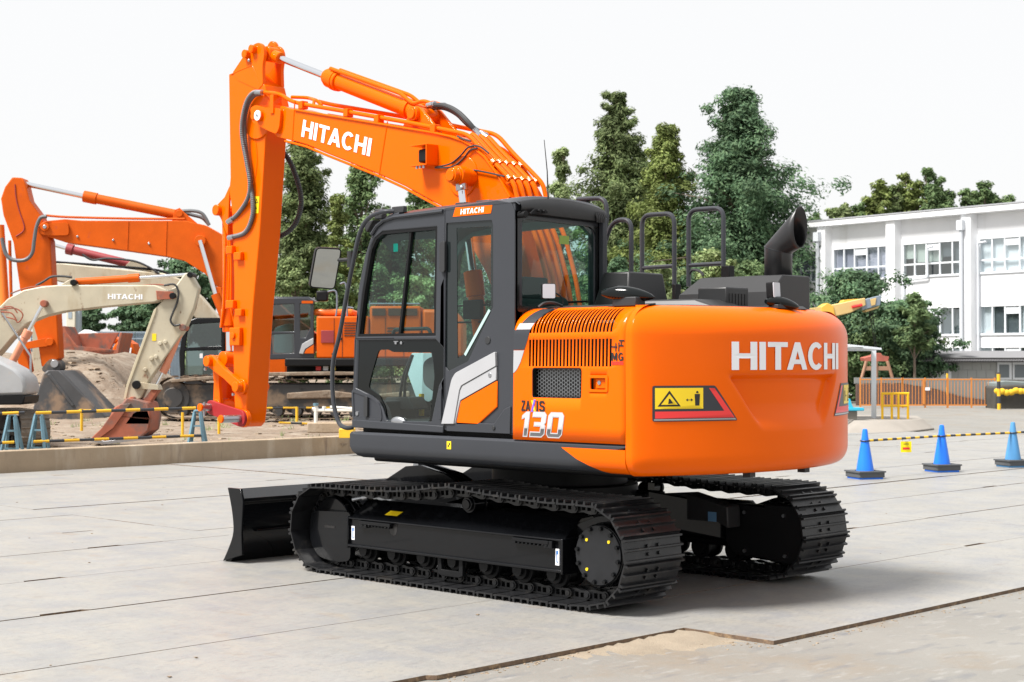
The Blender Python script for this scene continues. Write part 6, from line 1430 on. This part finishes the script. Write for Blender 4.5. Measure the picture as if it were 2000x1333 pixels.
# red work frame hung from the tan crane
F = Far('steel_frame_stand', 'red and brown four legged steel stand behind the gate', 'stand', 1714, 60, -.03); RF = mat('red_oxide', (.36,.10,.07), .7, var=.15, scale=3); BF = mat('brown_leg', (.34,.19,.12), .75, var=.12, scale=3)
F.poly('top_beam', [(1688,699),(1708,694),(1712,690),(1720,690),(1724,695),(1737,697),(1735,706),(1690,706)], -.4, .4, RF, .02)
for y in (-.45,.45):
    F.rod('leg', (1692,706), (1683,738), .06, BF, y, 8); F.rod('leg', (1733,706), (1743,740), .06, BF, y, 8); F.rod('leg', (1711,706), (1712,770), .07, BF, y, 8); F.rod('leg', (1683,738), (1680,800), .06, BF, y, 8); F.rod('leg', (1743,740), (1747,800), .06, BF, y, 8)
    F.box('brace', 1690, 1736, 716, 724, y-.03, y+.03, BF, .005)
F = Far('crane', 'tan and yellow telescopic crane boom reaching out beyond the counterweight', 'crane', 1590, 62, -.03); TAN = mat('tan_paint', (.62,.44,.18), .5, var=.08, scale=1.5); TY = mat('crane_yellow', (.72,.42,.06), .5)
F.poly('boom', [(1560,606),(1620,597),(1690,582),(1692,596),(1660,612),(1626,620),(1560,628)], -.45, .45, TAN, .03); F.poly('boom_section', [(1604,600),(1616,592),(1628,598),(1632,618),(1606,614)], -.5, .5, TY, .02); F.poly('top_cylinder', [(1644,592),(1648,586),(1676,584),(1680,590)], -.3, .3, TY, .02)
F.poly('boom_head', [(1680,588),(1722,577),(1720,596),(1684,606)], -.4, .4, mat('grey_blue_head',(.20,.25,.31),.5), .02); F.poly('head_plate', [(1700,585),(1712,582),(1710,596),(1702,598)], -.43, -.41, TAN, .01); F.rod('red_rod', (1664,600), (1684,596), .06, RED, -.5); F.poly('lower_strip', [(1690,606),(1718,598),(1716,602),(1692,610)], -.3, .3, TAN, .01)
F.rod('cable', (1698,606), (1711,690), .015, RUBBER); F.rod('cable', (1704,606), (1713,690), .012, RUBBER)
F.box('carrier', 1470, 1600, 628, 780, -1.2, 1.2, TAN, .05)
for k in range(3): F.pin('wheel', (1490+k*42,786), .5, -1.3, -.9, RUBBER)

# ---- long white building, three storeys, seen at an angle
HW = mat('white_render', (.80,.81,.83), .7, var=.04, scale=.5, spots=[((.62,.62,.61), .60, .80, .9, (1,1,.12)), ((.70,.71,.73), .52, .75, .35, None)]); FRAMEW = mat('window_frame', (.66,.69,.72), .5); PIPEW = mat('white_downpipe', (.58,.61,.65), .5)
A0 = Vector(((1600-1000)*79.4/FPX, 79.4)); A1 = Vector(((2000-1000)*70/FPX, 70)); dv = (A1-A0).normalized()
def tfac(px):   # distance along the facade from A0 at image column px, and its distance from the viewer
    s = (px-1000)/FPX; t = (s*A0.y-A0.x)/(dv.x-s*dv.y); return t, A0.y+dv.y*t
def zf(px, py): return 1.631+(704.7-py)*tfac(px)[1]/FPX
fx = atan2(dv.y, dv.x); HB = thing('school_building', 'long white three storey building with rows of windows and pillars at the right', 'building', W(A0.x, A0.y, -.03), VIEWROT+fx)
piers = [tfac(p_)[0] for p_ in (1604,1735,1887)]; sp = (piers[2]-piers[0])/2; piers = [piers[0]-2*sp, piers[0]-sp, piers[0], piers[0]+sp, piers[0]+2*sp, piers[0]+3*sp]
zr = zf(1800,413); Z = [(zf(1815,535), zf(1815,472)), (zf(1840,628), zf(1840,600)), (zf(1950,698), zf(1950,678))]
dep = .42
Z[1] = (Z[1][0]-.55, Z[1][1]+.0); Z[2] = (Z[2][0]-.9, Z[2][1])
wins = []
for b in range(5):
    x0, x1 = piers[b]+.32, piers[b+1]-.32
    for (z0, z1) in Z: wins.append((x0+.10, x1-.06, z0, z1, b))
# wall with window openings, one bay at a time
for b in range(5):
    x0, x1 = piers[b], piers[b+1]; hs = [[(w_[0],w_[2]),(w_[1],w_[2]),(w_[1],w_[3]),(w_[0],w_[3])] for w_ in wins if w_[4] == b]
    m = MB(); m.prism([[(x0,-.0),(x1,0),(x1,zr-.12),(x0,zr-.12)]]+hs, lambda a, bb, h: (a,h,bb), dep, dep+.25); m.build('wall', HW, HB, smooth=0)
for t_ in piers:
    m = MB(); m.prism([(t_-.34,dep+.01),(t_-.26,.0),(t_+.26,.0),(t_+.34,dep+.01)], XY(0), 0, zr-.02); m.build('pillar', HW, HB)
m = MB(); m.box(piers[0]-.4,piers[-1]+.4,-.12,dep+.3,zr-.28,zr+.0); m.build('roof_edge', HW, HB, bevel=.02); m = MB(); m.box(piers[0]-.4,piers[-1]+.4,-.15,9,zr+.0,zr+.06); m.build('roof', mat('roof_grey',(.35,.36,.38),.8), HB)
m = MB(); m.box(piers[0]-.3,piers[-1]+.3,dep+2.2,9,0,zr-.05); m.build('back_wall', HW, HB)
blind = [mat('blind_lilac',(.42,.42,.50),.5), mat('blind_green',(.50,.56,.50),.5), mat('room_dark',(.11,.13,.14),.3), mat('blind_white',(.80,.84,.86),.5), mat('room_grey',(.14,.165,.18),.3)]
WGL = glass('building_glass', (.80,.84,.86), .16); rw = random.Random(11)
for (x0, x1, z0, z1, b) in wins:
    hi = z1-z0 > 1.4; cols = [0,.19,.38,.60,.80,1.0]; zm = z0+(z1-z0)*.36 if hi else None
    wn = bpy.data.objects.new('window', None); COL.objects.link(wn); wn.parent = HB
    MB().box(x0-.05,x1+.05,dep-.06,dep+.02,z0-.09,z0-.01).build('sill', FRAMEW, wn)
    for c_ in cols: MB().box(x0+(x1-x0)*c_-.035,x0+(x1-x0)*c_+.035,dep+.02,dep+.10,z0,z1).build('mullion', FRAMEW, wn)
    if zm: MB().box(x0,x1,dep+.025,dep+.095,zm-.04,zm+.04).build('transom', FRAMEW, wn)
    for i in range(5):
        a, c_ = x0+(x1-x0)*cols[i], x0+(x1-x0)*cols[i+1]
        MB().add([(a,dep+.07,z0),(c_,dep+.07,z0),(c_,dep+.07,z1),(a,dep+.07,z1)],[(0,1,2,3)]).build('pane', WGL, wn, smooth=0, fix=False)
        k = (0 if b in (1,2) else (1 if (b == 3 and i < 3) else (3 if b == 4 else 2))) if hi else (2 if rw.random() < .75 else 3)
        zb_ = z0 if (k in (0,3) or not hi) else z0+(z1-z0)*rw.choice((.0,.42,.55)); MB().box(a,c_,dep+.20,dep+.22,zb_,z1).build('blind', blind[k], wn)
        if i == 2: MB().box(a+.04,c_-.04,dep+.05,dep+.06,z1-.35,z1-.03).build('vent_panel', FRAMEW, wn)
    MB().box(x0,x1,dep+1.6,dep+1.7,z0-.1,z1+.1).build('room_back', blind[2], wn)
for t_ in (piers[2]-.15, piers[4]-.18):
    m = MB(); m.cyl((t_,-.10,0),(t_,-.10,zr-1.0),.085,n=12); m.box(t_-.16,t_+.16,-.24,-.02,zr-1.0,zr-.55); m.build('downpipe', PIPEW, HB)
m = MB(); t1 = tfac(1757)[0]; t2 = tfac(1804)[0]; m.tube(fillet_path([(t1,dep-.12,0),(t1,dep-.12,zf(1757,547)),(t2,dep-.12,zf(1804,541)),(t2,dep-.12,zf(1804,482)),(t2+.3,dep-.12,zf(1804,481))],.1), .05, 8); m.build('vent_pipe', PIPEW, HB)
m = MB(); t1 = tfac(1903)[0]; m.tube(fillet_path([(t1,dep-.12,0),(t1,dep-.12,zf(1903,473)),(t1+.5,dep-.2,zf(1903,472))],.1), .055, 8); m.build('vent_pipe', PIPEW, HB)
# low shed in front
F = Far('shed', 'low grey block shed with corrugated roof in front of the white building', 'shed', 1900, 64, -.03)
BLK = mat('grey_block', (.36,.37,.36), .85, var=.05, scale=.7)
def px_box(nm, x0, x1, ya, yb, y0, y1, mm, **k): return F.box(nm, x0, x1, ya, yb, y0, y1, mm, **k)
a0, a1 = F.p(1790,0)[0], F.p(2080,0)[0]; zt = F.p(0,707)[2]
for r_ in range(5):
    n = 16
    for k in range(n):
        x0 = a0+(a1-a0)*(k+(.5 if r_ % 2 else 0))/n; x1 = min(a1, x0+(a1-a0)/n-.012)
        if x1-x0 > .05: MB().box(x0,x1,0,.15,zt*r_/5,zt*(r_+1)/5-.012).build('block', BLK, F.root)
MB().box(a0,a1,.02,.14,0,zt).build('mortar', mat('mortar',(.30,.30,.29),.9), F.root)
F.box('white_panel', 1815, 1858, 709, 745, -.03, -.01, HW, 0)
for x0, x1 in ((1948,1976),(1978,2010)):
    F.box('window_frame', x0, x1, 708, 742, -.06, -.01, FRAMEW, 0); F.box('pane', x0+4, x1-5, 713, 738, -.08, -.06, blind[4], 0)
m = MB(); n = 120; rows = []
for z, y in ((F.p(0,704)[2],-.7),(F.p(0,694)[2],.6),(F.p(0,686)[2],3)): rows.append([(a0-.3+(a1-a0+.3)*i/n, y, z+.035*(1 if i % 2 else -1)) for i in range(n+1)])
m.grid(rows); ro = m.build('corrugated_roof', mat('roof_sheet',(.20,.20,.21),.6), F.root, smooth=0); s_ = ro.modifiers.new('t','SOLIDIFY'); s_.thickness = .03
F.box('fascia', 1788, 2080, 699, 708, -.62, -.55, mat('fascia_dark',(.03,.028,.028),.7), 0)
# ================================================================== trees
def leaf_mat(name, c1, c2, c3):
    m = bpy.data.materials.new(name); m.use_nodes = True; n = m.node_tree.nodes; l = m.node_tree.links; b = n['Principled BSDF']; b.inputs['Roughness'].default_value = .65; b.inputs['Specular IOR Level'].default_value = .25
    g = n.new('ShaderNodeNewGeometry'); cr = n.new('ShaderNodeValToRGB'); e = cr.color_ramp.elements; e[0].color = (*c1,1); e[1].color = (*c3,1); q = e.new(.5); q.color = (*c2,1)
    l.new(g.outputs['Random Per Island'], cr.inputs[0])
    ns = n.new('ShaderNodeTexNoise'); ns.inputs['Scale'].default_value = .55; ns.inputs['Detail'].default_value = 3; l.new(g.outputs['Position'], ns.inputs['Vector'])
    mr = n.new('ShaderNodeMapRange'); mr.inputs[1].default_value = .35; mr.inputs[2].default_value = .65; mr.inputs[3].default_value = .70; mr.inputs[4].default_value = 1.35; l.new(ns.outputs['Fac'], mr.inputs[0])
    hs = n.new('ShaderNodeHueSaturation'); l.new(cr.outputs[0], hs.inputs['Color']); l.new(mr.outputs[0], hs.inputs['Value']); l.new(hs.outputs[0], b.inputs['Base Color'])
    tr = n.new('ShaderNodeBsdfTranslucent'); l.new(hs.outputs[0], tr.inputs[0]); ms = n.new('ShaderNodeMixShader'); ms.inputs[0].default_value = .28
    l.new(b.outputs[0], ms.inputs[1]); l.new(tr.outputs[0], ms.inputs[2]); l.new(ms.outputs[0], n['Material Output'].inputs[0]); return m
LEAF = {'cedar': leaf_mat('cedar_leaves', (0.077,0.116,0.041), (0.132,0.178,0.067), (0.202,0.246,0.105)), 'dark': leaf_mat('dark_leaves', (0.046,0.095,0.049), (0.084,0.154,0.077), (0.141,0.221,0.115)),
        'light': leaf_mat('light_leaves', (0.131,0.187,0.069), (0.215,0.279,0.115), (0.338,0.393,0.192)), 'mid': leaf_mat('mid_leaves', (0.069,0.123,0.047), (0.123,0.191,0.076), (0.193,0.261,0.116)), 'lime': leaf_mat('lime_cedar_leaves', (0.101,0.141,0.037), (0.163,0.207,0.055), (0.233,0.274,0.090))}
BARK = mat('bark', (.16,.125,.095), .9, var=.25, scale=3, bump=.6, bscale=10)
def crown(rg, shape, H, R, z0, nc, nl, ls):
    """leaf cards gathered in clumps through the crown volume; returns verts, faces, clump centres"""
    V = []; Fc = []; cs = []; ph = rg.uniform(0,6); ph2 = rg.uniform(0,6); nb = max(12, nc//5); br = []
    for i in range(nb):
        f = (i+rg.random())/nb                       # 0 at the tip, 1 at the lowest bough
        if shape == 'cone': h = H-(H-z0)*f**.80; ln = R*(.03+1.0*((H-h)/(H-z0))**.92)
        elif shape == 'column': h = H-(H-z0)*f**.92; ln = R*min(1,.10+1.75*f)**.85
        else: h = z0+(H-z0)*(1-f); u = 2*f-1; ln = R*sqrt(max(.05,1-abs(u)**2.3))
        az = i*2.4+rg.uniform(-.7,.7); ln *= (.82+.14*sin(az*2+ph+h*.25)+.14*sin(h*.8+ph2))*rg.uniform(.50,1.34)
        br.append((h, az, ln, rg.uniform(-.30,.30) if shape != 'ball' else rg.uniform(-.1,.35)))
    for i in range(nc):
        h, az, ln, sl_ = br[i % nb]; q = 1.02-.86*((i//nb+rg.random())/max(1,nc//nb))**.9; q = max(.06, min(1.05, q))
        c = Vector((cos(az)*ln*q, sin(az)*ln*q, h+sl_*ln*q)); c += Vector((rg.gauss(0,.045),rg.gauss(0,.045),rg.gauss(0,.05)))*R
        cr = (.075+.085*rg.random()+.09*(1-q))*R*(1.0 if shape != 'ball' else 1.3); cr = min(cr, .22+.34*ln)*(.72 if q > .82 else 1.0); cr = max(.16, min(cr, .80))
        c.z = min(c.z, H-cr*.4)
        cs.append((c, cr)); od = Vector((c.x, c.y, .35*R)).normalized()
        for k in range(nl):
            d = Vector((rg.gauss(0,1), rg.gauss(0,1), rg.gauss(0,.55))); d = d.normalized()*(rg.random()**.45)*cr; p = c+d
            nrm = (d.normalized()*.9+od*.45+Vector((0,0,.35))+Vector((rg.gauss(0,.45),rg.gauss(0,.45),rg.gauss(0,.45)))).normalized()
            if shape == 'ball': t = nrm.orthogonal().normalized(); t = (Matrix.Rotation(rg.uniform(0,2*pi), 3, nrm) @ t); asp = .55
            else:
                t = Vector((od.x+rg.gauss(0,.55), od.y+rg.gauss(0,.55), -.15+rg.gauss(0,.45))); t = (t-nrm*t.dot(nrm)).normalized(); asp = .36
            b = nrm.cross(t); s = ls*rg.uniform(.55,1.25)*(1 if shape == 'ball' else 1.3); k0 = len(V)
            V += [tuple(p+t*s), tuple(p+b*s*asp+nrm*s*.12), tuple(p-t*s), tuple(p-b*s*asp+nrm*s*.12)]; Fc.append((k0,k0+1,k0+2,k0+3))
    return V, Fc, cs
def tree(name, label, px, topy, wpx, D, kind, shape, base=0.0, z0f=.10, nc=110, nl=62, ls=None, group=None, cat='tree', seed=0, trunk=True):
    rg = random.Random(seed+int(px)); a, ztop = L(px, topy, D); H = ztop-base; R = wpx*D/FPX/2*{'cone': 2.45, 'column': 1.95, 'ball': 1.25}[shape]; ls = ls or .00125*D; nc = int(nc*2.9); nl = int(nl*1.45)
    t = thing(name, label, cat, W(a, D, base), rg.uniform(0,6), group)
    V, Fc, cs = crown(rg, shape, H, R, H*z0f, nc, nl, ls)
    me = bpy.data.meshes.new('crown'); me.from_pydata(V, [], Fc); me.materials.append(LEAF[kind]); link(me, 'crown', t)
    m = MB(); tr = max(.05, H*.014); pts = [(rg.uniform(-.1,.1)*R*.3*k/6, rg.uniform(-.1,.1)*R*.3*k/6, H*.93*k/6) for k in range(7)]; pts[0] = (0,0,-.1)
    m.tube(pts, [tr*(1.15-k/6.4) for k in range(7)], 7)
    for c, cr in cs[::5]:
        k = min(5, max(0, int(c.z/(H*.93)*6-.6))); q = Vector(pts[k]).lerp(Vector(pts[k+1]), .5); m.tube([q, q.lerp(c,.5)+Vector((0,0,.08*R)), c], [tr*.35, tr*.22, .02], 4)
    m.build('trunk', BARK, t, fix=False); return t
g1 = 'trees behind the excavator'
tree('slender_tree','slender light green tree just right of the boom pipes',1096,288,76,95,'light','cone',nc=70,group=g1)
tree('cedar_tree','tall olive green cedar with rounded top behind the cab handrails',1205,182,158,90,'cedar','cone',nc=260,nl=70,group=g1)
tree('cedar_tree','shorter yellow green cedar between the tall cedar and the dark broad tree',1302,244,150,84,'lime','cone',nc=240,nl=70,group=g1)
tree('broad_tree','tall broad dark green tree left of the exhaust stack',1446,176,240,82,'dark','cone',nc=330,nl=80,group=g1)
tree('cedar_tree','dense olive cedar right of the arm hose',590,262,125,92,'cedar','cone',nc=210,nl=70,group=g1,seed=5)
tree('leafy_tree','loose leafy green tree below the boom lettering',705,318,125,86,'mid','ball',nc=85,nl=48,z0f=.25,group=g1)
tree('cedar_tree','narrow yellow green cedar in front of the loose leafy tree',658,382,60,80,'lime','column',nc=70,nl=60,group=g1)
tree('leafy_tree','small round tree top showing between boom and cab roof',825,372,110,98,'mid','ball',nc=70,nl=50,z0f=.3,group=g1)
tree('broad_tree','broad tree seen through the door window of the cab',760,440,150,88,'dark','ball',nc=120,nl=60,z0f=.1,group=g1)
tree('broad_tree','broad tree seen through the narrow side window of the cab',905,430,160,90,'mid','ball',nc=120,nl=60,z0f=.1,group=g1)
tree('broad_tree','broad tree seen through the rear window of the cab',1060,420,150,92,'dark','ball',nc=120,nl=60,z0f=.1,group=g1)
g2 = 'low bushes along the yard edge'
for i, (px, ty, wd, D, kd, lb) in enumerate(((575,505,110,72,'cedar','bush right of the excavator arm'),(655,540,90,70,'mid','bush behind the mirror of the cab'),(735,520,120,72,'mid','bush seen through the front of the door window'),(815,545,130,70,'light','pale bush seen through the rear of the door window'),(930,560,120,71,'dark','bush seen through the narrow cab side window'),
        (1080,520,140,72,'mid','bush seen through the cab rear window'),(1210,505,110,71,'dark','dark bush behind the leftmost handrail hoops'),(1290,520,110,68,'light','pale bush inside the middle handrail hoop'),(1390,492,120,66,'light','pale sunlit bush inside the right handrail hoop'),(1465,515,130,67,'mid','green bush left of the exhaust stack'))):
    tree('bush', lb, px, ty, wd, D, kd, 'ball', z0f=.02, nc=60, nl=55, group=g2, cat='bush', seed=i)
tree('broad_tree','dark green tree right of the counterweight in front of the white building',1668,535,185,66,'dark','ball',z0f=.12,nc=170,nl=62,seed=3)
tree('broad_tree','spreading dark green tree behind the orange gate beside the tan crane',1768,592,165,64,'dark','ball',z0f=.10,nc=120,nl=60,seed=8)
tree('broad_tree','wide leafy tree filling the space between the counterweight and the gate',1715,625,190,65,'mid','ball',z0f=.05,nc=110,nl=60,seed=9)
tree('broad_tree','tall dim tree standing between the two olive cedars',1255,300,110,100,'mid','cone',nc=120,nl=60,seed=12,group=g1)
tree('sapling','thin sapling with upright twigs in front of the building windows',1786,574,60,62,'mid','column',z0f=.5,nc=34,nl=30,seed=2)
g3 = 'trees behind the white building'
roofline = [(1592,416,'mid'),(1630,404,'light'),(1652,398,'light'),(1676,400,'mid'),(1700,384,'lime'),(1722,350,'lime'),(1745,362,'cedar'),(1768,341,'lime'),(1790,354,'lime'),(1812,330,'mid'),(1832,346,'mid'),(1852,372,'mid'),(1886,371,'mid'),(1906,374,'mid'),(1923,356,'mid'),(1943,376,'mid'),(1964,379,'mid')]
words = ['just right of the exhaust stack','over the left end of the roof, pale and low','pale, second from the left end of the roof','third from the left end of the roof','olive, left shoulder of the tall group','olive pointed, leftmost peak of the tall group','olive, between the first two peaks of the tall group','olive pointed, middle peak of the tall group','olive, left of the highest peak','highest green peak over the roof','green, right shoulder of the highest peak','low, right end of the tall group','low, first right of the gap over the roof','low, second right of the gap over the roof','pointed peak over the right part of the roof','small, right of the right-hand peak','last small top before the right edge']
for i, ((px, ty, kd), lb) in enumerate(zip(roofline, words)):
    tree('roadside_tree', 'tree top '+lb, px, ty, 88 if px > 1700 else 90, 112, kd, 'cone', z0f=.12, nc=90, nl=42, group=g3, seed=20+i)
g4 = 'far trees behind the dirt heap'
for i, (px, ty, wd, lb) in enumerate(((175,600,70,'dark pine top right of the cream pylon'),(250,592,60,'small far pine over the sheet fence'),(300,560,120,'spreading far pine under the cream boom'),(355,508,110,'large far tree behind the cream boom end'),(400,540,60,'far tree behind the black cab'))):
    tree('far_pine', lb, px, ty, wd, 95, 'dark', 'ball', z0f=.35, nc=70, nl=50, group=g4, seed=40+i)
# weeds on the dirt
m = MB(); rg = random.Random(4)
for k in range(46):
    px = rg.uniform(60,760); D = rg.uniform(27,44); a = (px-1000)*D/FPX; z = dirt_h(a, D); q = W(a, D, z)
    for j in range(rg.randint(5,12)):
        an = rg.uniform(0,6.28); h = rg.uniform(.05,.16); p0 = q+Vector((rg.uniform(-.12,.12),rg.uniform(-.12,.12),0)); m.add([p0+Vector((.012,0,0)),p0-Vector((.012,0,0)),p0+Vector((cos(an)*.06,sin(an)*.06,h))],[(0,1,2)])
m.build('weeds', LEAF['light'], smooth=0, fix=False, kind='stuff', label='tufts of green weeds scattered on the dirt')
